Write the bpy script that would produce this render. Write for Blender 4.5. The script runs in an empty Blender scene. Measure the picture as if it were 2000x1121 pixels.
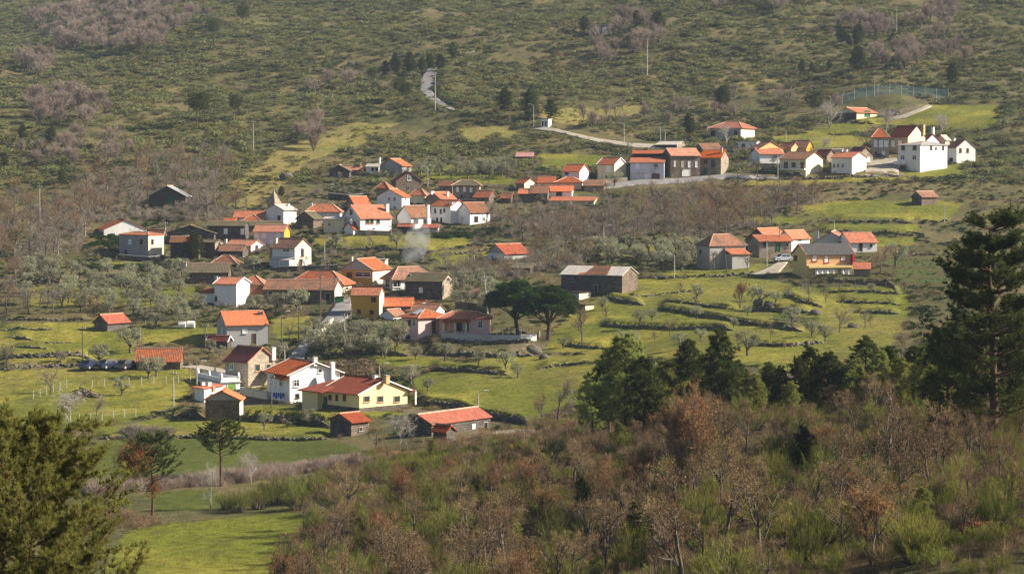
import bpy, math, random
import numpy as np
from mathutils import Vector, Matrix

# ------------------------------------------------------------------ camera, sky, sun, exposure
SC = bpy.context.scene
COL = SC.collection
W_PX, H_PX, F_PX = 2000.0, 1121.0, 4510.0        # photograph size and focal length in its pixels
PITCH = math.radians(2.92)
cam_d = bpy.data.cameras.new('camera')
cam_d.sensor_width = 36.0
cam_d.lens = 36.0 * F_PX / W_PX
cam_d.clip_start = 0.5
cam_d.clip_end = 6000
cam = bpy.data.objects.new('camera', cam_d)
COL.objects.link(cam)
cam.location = (0, 0, 0)
cam.rotation_euler = (math.radians(90) - PITCH, 0, 0)
SC.camera = cam

SUN_AZ, SUN_EL = math.radians(88), math.radians(31)      # azimuth clockwise from +Y (the viewing direction)
world = bpy.data.worlds.new('World')
SC.world = world
world.use_nodes = True
wn = world.node_tree
bg = wn.nodes['Background']
sky = wn.nodes.new('ShaderNodeTexSky')
sky.sky_type = 'NISHITA'
sky.sun_disc = False
sky.sun_elevation = SUN_EL
sky.sun_rotation = SUN_AZ
sky.air_density = 1.0
sky.dust_density = 1.5
wn.links.new(sky.outputs[0], bg.inputs[0])
bg.inputs[1].default_value = 0.052
sun_d = bpy.data.lights.new('sun', 'SUN')
sun_d.energy = 5.0
sun_d.angle = math.radians(0.55)
sun_d.color = (1.0, 0.89, 0.75)
sun = bpy.data.objects.new('sun', sun_d)
COL.objects.link(sun)
to_sun = Vector((math.sin(SUN_AZ) * math.cos(SUN_EL), math.cos(SUN_AZ) * math.cos(SUN_EL), math.sin(SUN_EL)))
sun.rotation_euler = to_sun.to_track_quat('Z', 'Y').to_euler()
sun.location = (200, 100, 200)
vs = SC.view_settings
vs.view_transform = 'Standard'
vs.look = 'None'
vs.gamma = 1.0
vs.use_curve_mapping = False
vs.exposure = 1.14
SC.cycles.max_bounces = 5
SC.cycles.diffuse_bounces = 3
SC.cycles.transparent_max_bounces = 8
SC.cycles.volume_bounces = 0

# ------------------------------------------------------------------ pixel <-> direction
CP, SP = math.cos(PITCH), math.sin(PITCH)
def px_dir(x, y):
    """pixel -> (u, s): direction (u, 1, s)"""
    a = (np.asarray(x, float) - W_PX / 2) / F_PX
    b = -(np.asarray(y, float) - H_PX / 2) / F_PX
    den = CP + b * SP
    return a / den, (b * CP - SP) / den
def to_px(X, Y, Z):
    d = Y * CP - Z * SP
    v = Y * SP + Z * CP
    return W_PX / 2 + F_PX * X / d, H_PX / 2 - F_PX * v / d

# ------------------------------------------------------------------ noise (numpy value noise)
def vnoise(x, y, seed=0):
    x = np.asarray(x, float); y = np.asarray(y, float)
    xi = np.floor(x).astype(np.int64); yi = np.floor(y).astype(np.int64)
    fx = x - xi; fy = y - yi
    fx = fx * fx * (3 - 2 * fx); fy = fy * fy * (3 - 2 * fy)
    def h(a, b):
        n = (a * 374761393 + b * 668265263 + seed * 974711) & 0x7fffffff
        n = ((n ^ (n >> 13)) * 1274126177) & 0x7fffffff
        return ((n ^ (n >> 16)) & 0xffff) / 65535.0
    return (h(xi, yi) * (1 - fx) + h(xi + 1, yi) * fx) * (1 - fy) + (h(xi, yi + 1) * (1 - fx) + h(xi + 1, yi + 1) * fx) * fy
def fbm(x, y, seed=0, o=4):
    t = 0.0; a = 0.5
    for k in range(o):
        t = t + a * vnoise(x * 2 ** k, y * 2 ** k, seed + k * 17); a *= 0.5
    return t
def sstep(a, b, x):
    t = np.clip((x - a) / (b - a), 0, 1)
    return t * t * (3 - 2 * t)
def inpoly(x, y, poly):
    x = np.asarray(x); y = np.asarray(y)
    r = np.zeros(x.shape, bool)
    n = len(poly)
    for i in range(n):
        x0, y0 = poly[i]; x1, y1 = poly[(i + 1) % n]
        if y0 == y1:
            continue
        c = ((y0 > y) != (y1 > y)) & (x < (x1 - x0) * (y - y0) / (y1 - y0) + x0)
        r ^= c
    return r
def anypoly(x, y, polys):
    r = np.zeros(np.asarray(x).shape, bool)
    for p in polys:
        r |= inpoly(x, y, p)
    return r

# ------------------------------------------------------------------ terrain heightfield over (u = X/Y, Y)
UP = [(500, 462), (430, 503), (340, 562), (280, 610), (220, 660)]
COLS = {
    -900: [(1090, 182), (1060, 190), (1000, 212), (930, 245), (860, 282), (800, 325), (700, 368), (600, 412)] + UP + [(150, 800), (80, 1000), (0, 1200), (-150, 1500)],
    0: [(1121, 172), (1060, 190), (1000, 212), (930, 245), (860, 282), (800, 325), (700, 368), (600, 412)] + UP + [(150, 760), (80, 930), (0, 1130), (-150, 1450)],
    500: [(1121, 170), (1060, 188), (1000, 210), (930, 245), (860, 282), (800, 325), (700, 368), (600, 412)] + UP + [(100, 800), (0, 980), (-150, 1300)],
    1000: [(1121, 150), (1060, 162), (1000, 180), (930, 208), (860, 262), (800, 312), (700, 364), (600, 412)] + UP + [(100, 770), (0, 890), (-150, 1150)],
    1500: [(1121, 118), (1060, 130), (1000, 145), (930, 165), (860, 190), (800, 220), (740, 268), (700, 322), (640, 372), (600, 400)] + UP + [(100, 760), (0, 870), (-150, 1120)],
    2000: [(1121, 105), (1060, 116), (1000, 130), (930, 150), (860, 175), (800, 205), (740, 248), (700, 300), (640, 358), (600, 392)] + UP + [(100, 750), (0, 860), (-150, 1100)],
    3000: [(1121, 105), (1060, 116), (1000, 130), (930, 150), (860, 175), (800, 205), (740, 248), (700, 300), (640, 358), (600, 392)] + UP + [(100, 750), (0, 860), (-150, 1100)],
}
NU = 420
U = np.linspace(-0.30, 0.34, NU)
D = np.concatenate([np.linspace(1, 95, 24), np.geomspace(97, 1250, 880)])
ND = len(D)
DMAX = D[-1]
def build_base():
    cx = sorted(COLS)
    prof = []
    for x in cx:
        pts = COLS[x]
        d = [0.0, 30, 70]
        z = [-1.8, -9.0, -19.5]
        for (y, dd) in pts:
            _, s = px_dir(1000, y)
            d.append(dd); z.append(float(s) * dd)
        prof.append(np.interp(D, d, z))
    prof = np.array(prof)
    cu = np.array([float(px_dir(x, 560)[0]) for x in cx])
    G = np.empty((NU, ND))
    k = np.clip(np.searchsorted(cu, U) - 1, 0, len(cu) - 2)
    t = np.clip((U - cu[k]) / (cu[k + 1] - cu[k]), 0, 1)
    t = t * t * (3 - 2 * t)
    G = prof[k] * (1 - t)[:, None] + prof[k + 1] * t[:, None]
    ker = np.hanning(31); ker /= ker.sum()
    P = np.pad(G, ((0, 0), (15, 15)), mode='edge')
    G2 = np.array([np.convolve(r, ker, 'valid') for r in P])
    w = sstep(60, 110, D)[None, :]
    return G * (1 - w) + G2 * w
GZ = build_base()
UU, DD = np.meshgrid(U, D, indexing='ij')
XX = UU * DD
hill = sstep(545, 680, DD)
GZ += hill * ((fbm(XX / 70, DD / 90, 3) - 0.47) * 13.0 + (fbm(XX / 22, DD / 26, 9) - 0.47) * 3.4)
low = sstep(110, 150, DD) * (1 - hill)
GZ += low * ((fbm(XX / 30, DD / 34, 21) - 0.47) * 1.5 + (fbm(XX / 7, DD / 8, 22) - 0.47) * 0.35)

def hz(u, d):
    """terrain height, bilinear"""
    u = np.asarray(u, float); d = np.asarray(d, float)
    fu = np.clip((u - U[0]) / (U[1] - U[0]), 0, NU - 1.001)
    fd = np.clip(np.interp(d, D, np.arange(ND)), 0, ND - 1.001)
    i = fu.astype(int); j = fd.astype(int)
    a = fu - i; b = fd - j
    return (GZ[i, j] * (1 - b) + GZ[i, j + 1] * b) * (1 - a) + (GZ[i + 1, j] * (1 - b) + GZ[i + 1, j + 1] * b) * a
def ground(X, Y):
    return float(hz(X / max(Y, 1.0), Y))
DM = np.arange(96, DMAX, 0.35)
def hit(x, y):
    """first terrain point under pixel"""
    u, s = px_dir(x, y)
    z = hz(np.full(DM.shape, float(u)), DM)
    g = np.nonzero(z >= float(s) * DM)[0]
    d = DM[g[0]] if len(g) else DMAX - 5
    return Vector((float(u) * d, d, float(hz(float(u), d))))

# ------------------------------------------------------------------ terrace walls (pixel polylines), they lift the ground behind them
TERRACES = [
    ([(1181, 582), (1217, 592), (1256, 597)], 1.1, 'dark curved stone terrace wall below the long stone barn'),
    ([(1231, 584), (1284, 577), (1350, 570)], 0.5, 'low tumbled row of pale stones across the sunny field'),
    ([(1298, 595), (1357, 600), (1438, 606)], 0.8, 'short dry stone terrace wall ending at the bronze-leaved oak'),
    ([(1287, 606), (1340, 613), (1410, 625), (1462, 635), (1511, 641), (1567, 648)], 1.0, 'long slanting dry stone terrace wall below the bronze-leaved oak'),
    ([(1175, 637), (1235, 642), (1305, 644), (1375, 643), (1431, 646)], 1.1, 'long level dark terrace wall behind the bare vase-shaped tree'),
    ([(1462, 675), (1532, 678), (1606, 670)], 1.0, 'dark terrace wall above the tops of the young pines'),
    ([(1245, 544), (1319, 545), (1403, 543), (1466, 537), (1480, 533)], 0.9, 'dry stone wall beside the lane to the hip-roofed house'),
    ([(1585, 551), (1655, 555), (1725, 558), (1750, 572)], 1.2, 'thick dry stone wall below the yellow balcony house'),
    ([(1602, 571), (1690, 574), (1756, 576)], 0.8, 'second dry stone wall below the yellow balcony house'),
    ([(1637, 590), (1690, 595), (1760, 597)], 0.9, 'third dry stone wall below the yellow balcony house'),
    ([(1532, 576), (1567, 592), (1606, 600)], 0.9, 'dry stone wall descending beside the grey boulders'),
    ([(1469, 608), (1525, 611), (1585, 613)], 1.6, 'tall shaded terrace wall under the vegetable patch'),
    ([(1669, 611), (1756, 614)], 0.9, 'fourth dry stone wall below the yellow balcony house'),
    ([(1105, 676), (1150, 681), (1190, 682)], 0.8, 'pale rubble wall at the foot of the bare vase-shaped tree'),
    ([(1631, 434), (1700, 435), (1784, 437)], 1.0, 'dark terrace wall between the two upper hay meadows'),
    ([(1600, 453), (1700, 458), (1784, 461)], 1.1, 'dark terrace wall directly above the white orange-roofed cottage'),
    ([(1765, 500), (1840, 499)], 0.9, 'short terrace wall above the kitchen garden by the tall pine'),
    ([(1214, 476), (1290, 477), (1358, 477)], 1.1, 'overgrown terrace wall above the olive row'),
    ([(0, 628), (94, 628), (180, 626)], 0.8, 'pale straight stone wall running to the red-roofed field barn'),
    ([(0, 646), (60, 646), (105, 646)], 0.6, 'low broken stone wall below the pale straight wall'),
    ([(64, 674), (100, 671), (142, 669)], 0.4, 'short row of white field stones in the sunny barn meadow'),
    ([(19, 659), (66, 669)], 0.5, 'stub of dark stone wall in the barn meadow'),
    ([(34, 682), (92, 691)], 0.5, 'slanting dark stone ledge in the barn meadow'),
    ([(0, 705), (75, 705), (180, 702)], 1.3, 'dark ivy-grown stone wall above the parked cars'),
    ([(0, 724), (127, 717), (170, 714)], 0.9, 'stone wall along the edge of the car track'),
    ([(165, 500), (217, 496)], 1.2, 'pale concrete garden wall beside the grey box house'),
    ([(52, 551), (127, 558)], 1.0, 'dark terrace wall among the olives below the grey box house'),
    ([(0, 573), (70, 575), (127, 576)], 1.0, 'lower dark terrace wall among the olive orchard rows'),
    ([(472, 822), (560, 826), (648, 836)], 1.7, 'tall black retaining wall below the lawn of the cream house'),
    ([(330, 818), (395, 818)], 1.3, 'dark garden wall beside the grey-gabled stone barn'),
    ([(190, 858), (400, 855), (640, 858)], 0.6, 'low dark bank wall along the top of the green crop field'),
    ([(816, 672), (900, 675), (980, 675), (1047, 671)], 1.0, 'grey terrace wall in front of the pink house'),
    ([(830, 693), (900, 697), (960, 699), (1040, 695)], 1.3, 'rough boulder wall below the pink house terrace'),
    ([(596, 702), (640, 696), (722, 692), (800, 697)], 1.5, 'dark stone wall beside the village street below the olive grove'),
    ([(841, 724), (920, 728), (995, 734)], 1.0, 'dark terrace wall across the green slope below the pink house'),
    ([(1051, 722), (1100, 714), (1156, 709)], 0.6, 'pale rubble wall climbing towards the pine clump'),
    ([(817, 790), (897, 800), (1034, 832)], 1.3, 'dark retaining wall behind the long red-roofed barn'),
    ([(690, 488), (780, 490), (850, 492)], 0.9, 'dark terrace wall at the foot of the bright green garden field'),
    ([(850, 500), (910, 496), (960, 490)], 0.7, 'short curved terrace wall beside the chimney smoke'),
    ([(1420, 358), (1520, 352), (1640, 350), (1760, 345)], 1.2, 'long dark terrace wall below the upper row of houses'),
    ([(1195, 390), (1320, 383), (1420, 380)], 1.2, 'dark terrace wall below the upper village road'),
    ([(1560, 248), (1640, 240), (1710, 244)], 0.9, 'curved grassy terrace bank below the green-doored barn'),
    ([(1610, 265), (1690, 262)], 0.8, 'lower grassy terrace bank below the green-doored barn'),
]
TERR_D = []
for pts, h, lab in TERRACES:
    w = [hit(*p) for p in pts]
    us = np.array([p.x / p.y for p in w]); ds = np.array([p.y for p in w])
    TERR_D.append((us, ds, h))
for us, ds, h in TERR_D:
    cols = np.nonzero((U >= us[0]) & (U <= us[-1]))[0]
    for c in cols:
        dw = np.interp(U[c], us, ds)
        edge = min(1.0, (U[c] - us[0]) / 0.004 + 0.15, (us[-1] - U[c]) / 0.004 + 0.15)
        L = 13.0
        t = D - dw - 0.2
        add = np.where(t > 0, np.clip(1 - t / L, 0, 1) * np.clip(t / 0.5, 0, 1), 0) * h * edge
        GZ[c] += add

# ------------------------------------------------------------------ ground zones, pixel polygons
MEADOW = [
    [(1250, 545), (1360, 540), (1500, 545), (1560, 560), (1765, 560), (1780, 600), (1760, 650), (1720, 700), (1560, 725), (1300, 700), (1180, 695), (1060, 685), (1085, 645), (1130, 600)],
    [(960, 700), (1180, 692), (1230, 760), (1035, 815), (900, 792), (830, 780), (800, 742), (840, 728)],
    [(700, 690), (830, 698), (990, 720), (990, 740), (840, 720), (740, 712)],
    [(1560, 405), (1640, 393), (1800, 388), (1880, 398), (1850, 430), (1700, 431), (1590, 425)],
    [(1590, 437), (1790, 438), (1800, 452), (1610, 452)], [(1650, 464), (1790, 465), (1780, 480), (1720, 482)],
    [(1450, 423), (1600, 425), (1560, 436), (1470, 436)], [(1230, 478), (1370, 478), (1360, 490), (1240, 492)],
    [(1290, 520), (1500, 515), (1480, 540), (1300, 542)],
    [(675, 463), (780, 458), (925, 460), (930, 476), (850, 488), (690, 485), (610, 480), (612, 468)],
    [(840, 492), (965, 486), (930, 518), (850, 520)],
    [(1050, 302), (1190, 303), (1172, 318), (1130, 332), (1060, 328)],
    [(1500, 268), (1560, 262), (1640, 236), (1720, 230), (1800, 205), (1950, 205), (1950, 250), (1840, 250), (1700, 245), (1690, 285), (1580, 292), (1510, 278)],
    [(0, 632), (170, 630), (262, 665), (262, 705), (120, 708), (0, 708)], [(0, 650), (0, 700), (-200, 700), (-200, 640)],
    [(-100, 730), (180, 718), (362, 716), (390, 745), (350, 790), (200, 838), (60, 838), (-100, 790)],
    [(185, 512), (355, 511), (345, 523), (200, 526)], [(270, 640), (440, 640), (430, 680), (280, 672)], [(530, 625), (620, 615), (610, 660), (540, 665)],
    [(190, 838), (330, 812), (480, 822), (640, 836), (650, 853), (400, 856), (190, 858)],
    [(200, 1121), (240, 1045), (270, 1028), (560, 1000), (640, 1002), (590, 1060), (560, 1121)],
    [(620, 690), (780, 668), (780, 692), (660, 700)], [(470, 788), (600, 795), (790, 806), (800, 812), (640, 818), (480, 808)],
    [(800, 322), (900, 322), (930, 336), (1010, 350), (1000, 362), (830, 352)], [(40, 560), (380, 560), (380, 600), (60, 600)],
    [(1430, 350), (1660, 346), (1880, 320), (1880, 345), (1680, 356), (1480, 366)],
]
CROP_SHADE = [[(185, 860), (400, 857), (645, 859), (720, 880), (690, 905), (500, 922), (300, 938), (185, 945)], [(280, 962), (420, 955), (440, 990), (300, 1002)]]  # field polygons; their dark green stands in for cloud shade
DRYGRASS = [[(395, 430), (470, 345), (550, 290), (690, 243), (775, 238), (700, 285), (600, 318), (540, 372), (470, 420)], [(1050, 215), (1160, 212), (1300, 205), (1230, 230), (1120, 245), (1060, 238)],
            [(900, 245), (1000, 250), (1010, 270), (900, 280)], [(1560, 150), (1440, 165), (1460, 175)], [(0, 400), (120, 395), (200, 420), (120, 440), (0, 430)]]
GARDEN = [[(1740, 505), (1850, 505), (1860, 550), (1760, 560)], [(1510, 612), (1600, 616), (1590, 640), (1500, 640)], [(1180, 372), (1290, 370), (1290, 388), (1180, 390)]]
DIRT = [[(300, 400), (350, 396), (372, 405), (330, 418), (285, 416)], [(1685, 325), (1760, 318), (1770, 345), (1690, 348)], [(1770, 208), (1812, 206), (1760, 236), (1730, 232)],
        [(1000, 655), (1060, 668), (1060, 690), (990, 690)], [(380, 790), (470, 770), (530, 770), (520, 790), (400, 800)], [(790, 800), (840, 800), (960, 845), (1050, 835), (1060, 850), (880, 865)]]
WOOD = [[(700, 905), (740, 880), (850, 868), (1030, 835), (1110, 780), (1135, 830), (1260, 815), (1300, 740), (1500, 735), (1700, 720), (2300, 690), (2300, 1300), (520, 1300), (560, 1060), (650, 1000), (600, 960), (640, 920)]]

def paint():
    px, py = to_px(XX, DD, GZ)
    n1 = fbm(XX / 3.0, DD / 3.2, 31); n2 = fbm(XX / 11, DD / 12, 32); n3 = vnoise(XX / 0.9, DD / 1.1, 33); n4 = fbm(XX / 45, DD / 55, 34)
    jx = (n1 - 0.47) * 26; jy = (n2 - 0.47) * 14
    qx = px + jx; qy = py + jy
    def mix(a, b, t):
        return a * (1 - t)[..., None] + b * t[..., None]
    C = lambda r, g, b: np.broadcast_to(np.array([r, g, b]), XX.shape + (3,))
    soil = mix(C(.085, .086, .036), C(.145, .122, .062), sstep(.35, .62, n2))
    soil = mix(soil, C(.150, .135, .055), sstep(.50, .70, n1) * .6)
    out = soil
    m = anypoly(qx, qy, DRYGRASS).astype(float)
    dry = mix(C(.24, .20, .075), C(.19, .185, .05), sstep(.4, .6, n1))
    out = mix(out, dry, m * .9)
    m = anypoly(px + jx * .5, py + jy * .45, MEADOW).astype(float)
    g = mix(C(.140, .156, .022), C(.228, .210, .038), sstep(.38, .62, n2))
    g = mix(g, C(.110, .120, .030), sstep(.54, .66, n1) * .65)
    g = mix(g, C(.20, .165, .06), sstep(.55, .72, n4) * .5)
    out = mix(out, g, m)
    m = anypoly(px + jx * .2, py + jy * .25, CROP_SHADE).astype(float)
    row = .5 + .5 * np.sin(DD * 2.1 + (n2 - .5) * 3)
    out = mix(out, mix(C(.072, .092, .020), C(.098, .112, .024), row * .5 + n2 * .5), m)  # dark crop rows, cloud shade put into the colour
    m = anypoly(qx, qy, GARDEN).astype(float)
    out = mix(out, mix(C(.085, .075, .035), C(.075, .105, .026), sstep(.38, .55, n1)), m)
    m = anypoly(px + jx * .4, py + jy * .3, DIRT).astype(float)
    out = mix(out, mix(C(.20, .165, .115), C(.15, .13, .08), n1), m)
    m = anypoly(qx, qy, WOOD).astype(float)
    out = mix(out, mix(C(.085, .060, .032), C(.06, .062, .02), sstep(.4, .6, n1)), m)
    return out * (0.82 + 0.36 * n3)[..., None]

def mk_mesh(name, verts, faces, uvs=None, smooth=False):
    """verts (n,3), faces (m,k) arrays of one face size, or a list of arrays"""
    me = bpy.data.meshes.new(name)
    verts = np.ascontiguousarray(verts, dtype=np.float32)
    fl = faces if isinstance(faces, list) else [faces]
    fl = [np.asarray(f, np.int32) for f in fl if len(f)]
    loops = np.concatenate([f.ravel() for f in fl])
    sizes = np.concatenate([np.full(len(f), f.shape[1], np.int32) for f in fl])
    starts = np.concatenate([[0], np.cumsum(sizes)[:-1]]).astype(np.int32)
    me.vertices.add(len(verts)); me.vertices.foreach_set('co', verts.ravel())
    me.loops.add(len(loops)); me.loops.foreach_set('vertex_index', loops)
    me.polygons.add(len(sizes)); me.polygons.foreach_set('loop_start', starts); me.polygons.foreach_set('loop_total', sizes)
    if smooth:
        me.polygons.foreach_set('use_smooth', np.ones(len(sizes), bool))
    me.update(calc_edges=True)
    return me
def link(name, me, mat=None, parent=None, **props):
    o = bpy.data.objects.new(name, me)
    COL.objects.link(o)
    if mat is not None and me is not None and not me.materials:
        me.materials.append(mat)
    if parent is not None:
        o.parent = parent
    for k, v in props.items():
        o[k] = v
    return o

# ------------------------------------------------------------------ materials
MATS = {}
def new_mat(name):
    m = bpy.data.materials.new(name); m.use_nodes = True
    nt = m.node_tree; nt.nodes.clear()
    out = nt.nodes.new('ShaderNodeOutputMaterial')
    MATS[name] = m
    return m, nt, out
def N(nt, t, **kw):
    n = nt.nodes.new(t)
    for k, v in kw.items():
        setattr(n, k, v)
    return n
def mixc(nt, fac, a, b, mode='MIX'):
    n = N(nt, 'ShaderNodeMix', data_type='RGBA', blend_type=mode)
    for sock, v in ((n.inputs[0], fac), (n.inputs[6], a), (n.inputs[7], b)):
        if hasattr(v, 'is_output'):
            nt.links.new(v, sock)
        elif isinstance(v, (int, float)):
            sock.default_value = v
        else:
            sock.default_value = (*v, 1)
    return n.outputs[2]
def ramp(nt, src, lo, hi):
    n = N(nt, 'ShaderNodeMapRange'); n.interpolation_type = 'SMOOTHSTEP'
    nt.links.new(src, n.inputs[0]); n.inputs[1].default_value = lo; n.inputs[2].default_value = hi
    return n.outputs[0]
def noise(nt, vec, scale, detail=3, rough=.55):
    n = N(nt, 'ShaderNodeTexNoise'); n.inputs['Scale'].default_value = scale; n.inputs['Detail'].default_value = detail; n.inputs['Roughness'].default_value = rough
    if vec is not None:
        nt.links.new(vec, n.inputs['Vector'])
    return n.outputs['Fac']
def bsdf(nt, out, col, rough=.85, bump=None, bstr=.4, bdist=.05, spec=.25, metal=0):
    p = N(nt, 'ShaderNodeBsdfPrincipled')
    p.inputs['Roughness'].default_value = rough
    p.inputs['Specular IOR Level'].default_value = spec
    p.inputs['Metallic'].default_value = metal
    if hasattr(col, 'is_output'):
        nt.links.new(col, p.inputs['Base Color'])
    else:
        p.inputs['Base Color'].default_value = (*col, 1)
    if bump is not None:
        b = N(nt, 'ShaderNodeBump'); b.inputs['Strength'].default_value = bstr; b.inputs['Distance'].default_value = bdist
        nt.links.new(bump, b.inputs['Height']); nt.links.new(b.outputs[0], p.inputs['Normal'])
    nt.links.new(p.outputs[0], out.inputs[0])
    return p

m, nt, out = new_mat('ground_soil_and_grass')
at = N(nt, 'ShaderNodeVertexColor', layer_name='ground_colour')
geo = N(nt, 'ShaderNodeNewGeometry')
na = noise(nt, geo.outputs['Position'], 1.3, 5, .65)
nb = noise(nt, geo.outputs['Position'], 5.0, 3, .6)
c = mixc(nt, ramp(nt, na, .35, .65), at.outputs[0], (.62, .60, .50), 'MULTIPLY')
c2 = mixc(nt, ramp(nt, nb, .40, .66), c, (1.25, 1.22, 1.05), 'MULTIPLY')
bsdf(nt, out, c2, .95, nb, .7, .25, .1)

def build_terrain():
    V = np.stack([XX, DD, GZ], -1).reshape(-1, 3)
    i, j = np.meshgrid(np.arange(NU - 1), np.arange(ND - 1), indexing='ij')
    a = (i * ND + j).ravel()
    F = np.stack([a, a + ND, a + ND + 1, a + 1], -1)
    me = mk_mesh('ground', V, F, smooth=True)
    ca = me.color_attributes.new('ground_colour', 'FLOAT_COLOR', 'POINT')
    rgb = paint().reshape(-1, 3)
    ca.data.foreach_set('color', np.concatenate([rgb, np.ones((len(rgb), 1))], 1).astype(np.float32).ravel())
    link('ground', me, MATS['ground_soil_and_grass'], kind='structure', label='winter hillside of meadows, terraces and scrub')
build_terrain()

# ------------------------------------------------------------------ building materials
def plaster(name, col, dirt=(.35, .32, .28), amt=.35):
    m, nt, out = new_mat(name)
    tc = N(nt, 'ShaderNodeTexCoord'); oi = N(nt, 'ShaderNodeObjectInfo')
    uv = tc.outputs['UV']
    mp = N(nt, 'ShaderNodeMapping'); nt.links.new(uv, mp.inputs[0]); mp.inputs[3].default_value = (1, .22, 1)
    off = N(nt, 'ShaderNodeVectorMath', operation='ADD'); nt.links.new(mp.outputs[0], off.inputs[0]); nt.links.new(oi.outputs['Location'], off.inputs[1])
    streak = noise(nt, off.outputs[0], 1.6, 4, .6)
    blotch = noise(nt, off.outputs[0], .55, 4, .6)
    fine = noise(nt, uv, 9, 2)
    c = mixc(nt, ramp(nt, streak, .52, .80), col, [col[k] * (1 - amt) + dirt[k] * amt for k in range(3)])
    c = mixc(nt, ramp(nt, blotch, .50, .72), c, [col[k] * (1 - amt * .7) + dirt[k] * amt * .7 for k in range(3)])
    bsdf(nt, out, c, .9, fine, .25, .02, .15)
    return m
plaster('white_plaster', (.79, .78, .76), (.36, .34, .30), .42)
plaster('old_white_plaster', (.70, .69, .66), (.28, .26, .22), .50)
plaster('lilac_white_plaster', (.62, .61, .66), (.40, .38, .38), .35)
plaster('cream_plaster', (.68, .61, .44), (.33, .29, .22), .48)
plaster('pale_yellow_plaster', (.75, .61, .33), (.50, .40, .25), .22)
plaster('yellow_plaster', (.66, .50, .20), (.40, .32, .18), .25)
plaster('ochre_plaster', (.52, .30, .045), (.34, .22, .07), .22)
plaster('peach_plaster', (.62, .38, .20), (.42, .30, .18), .25)
plaster('pink_plaster', (.74, .47, .43), (.50, .34, .31), .25)
plaster('grey_render', (.33, .32, .31), (.17, .16, .14), .45)
plaster('concrete_grey', (.40, .40, .39), (.24, .23, .21), .40)
plaster('dark_timber', (.075, .06, .055), (.04, .035, .03), .5)
plaster('brown_render', (.24, .18, .13), (.13, .10, .08), .5)
plaster('white_paint', (.80, .80, .78), (.55, .53, .5), .12)
plaster('brown_paint', (.13, .055, .035), (.07, .04, .03), .3)
plaster('green_paint', (.035, .125, .06), (.04, .1, .05), .3)
plaster('garage_green', (.20, .36, .07), (.16, .25, .08), .2)
plaster('red_paint', (.38, .035, .03), (.2, .03, .03), .3)
plaster('dark_green_shutter', (.020, .045, .040), (.03, .04, .035), .3)
plaster('blue_cloth', (.03, .05, .35), (.02, .03, .2), .4)
plaster('lit_niche_orange', (.75, .30, .08), (.6, .25, .08), .3)  # orange light on the arch niche put into the base colour
def stone(name, c1, c2, mortar, sc=2.6, msize=.03):
    m, nt, out = new_mat(name)
    tc = N(nt, 'ShaderNodeTexCoord')
    nv = N(nt, 'ShaderNodeTexNoise'); nv.inputs['Scale'].default_value = 1.7; nt.links.new(tc.outputs['UV'], nv.inputs['Vector'])
    vm = N(nt, 'ShaderNodeVectorMath', operation='MULTIPLY_ADD'); nt.links.new(nv.outputs['Color'], vm.inputs[0]); vm.inputs[1].default_value = (.30, .30, 0); nt.links.new(tc.outputs['UV'], vm.inputs[2])
    br = N(nt, 'ShaderNodeTexBrick'); nt.links.new(vm.outputs[0], br.inputs['Vector'])
    br.inputs['Scale'].default_value = 1.0; br.inputs['Brick Width'].default_value = 1.55 / sc; br.inputs['Row Height'].default_value = .92 / sc; br.inputs['Mortar Size'].default_value = msize; br.inputs['Mortar Smooth'].default_value = .5; br.inputs['Bias'].default_value = 0
    br.inputs['Color1'].default_value = (*c1, 1); br.inputs['Color2'].default_value = (*c2, 1); br.inputs['Mortar'].default_value = (*mortar, 1)
    big = noise(nt, tc.outputs['UV'], .5, 4, .6)
    fine = noise(nt, tc.outputs['UV'], 4.5, 3, .6)
    c = mixc(nt, ramp(nt, fine, .3, .7), br.outputs['Color'], (.58, .56, .54), 'MULTIPLY')
    c = mixc(nt, ramp(nt, big, .45, .68), c, (.66, .62, .55), 'MULTIPLY')
    inv = N(nt, 'ShaderNodeMath', operation='SUBTRACT'); inv.inputs[0].default_value = 1; nt.links.new(br.outputs['Fac'], inv.inputs[1])
    bsdf(nt, out, c, .95, inv.outputs[0], .8, .06, .1)
stone('granite_blocks', (.62, .52, .37), (.40, .36, .31), (.68, .59, .45), 2.3, .035)
stone('dark_granite', (.20, .175, .15), (.12, .11, .105), (.07, .062, .055), 2.8, .03)
stone('brown_granite', (.29, .225, .165), (.19, .155, .13), (.10, .085, .07), 2.8, .03)
stone('pale_granite', (.50, .43, .32), (.36, .31, .25), (.27, .23, .18), 2.8, .03)
stone('old_brick', (.26, .12, .08), (.20, .10, .07), (.2, .17, .14), 7.0, .02)

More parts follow.
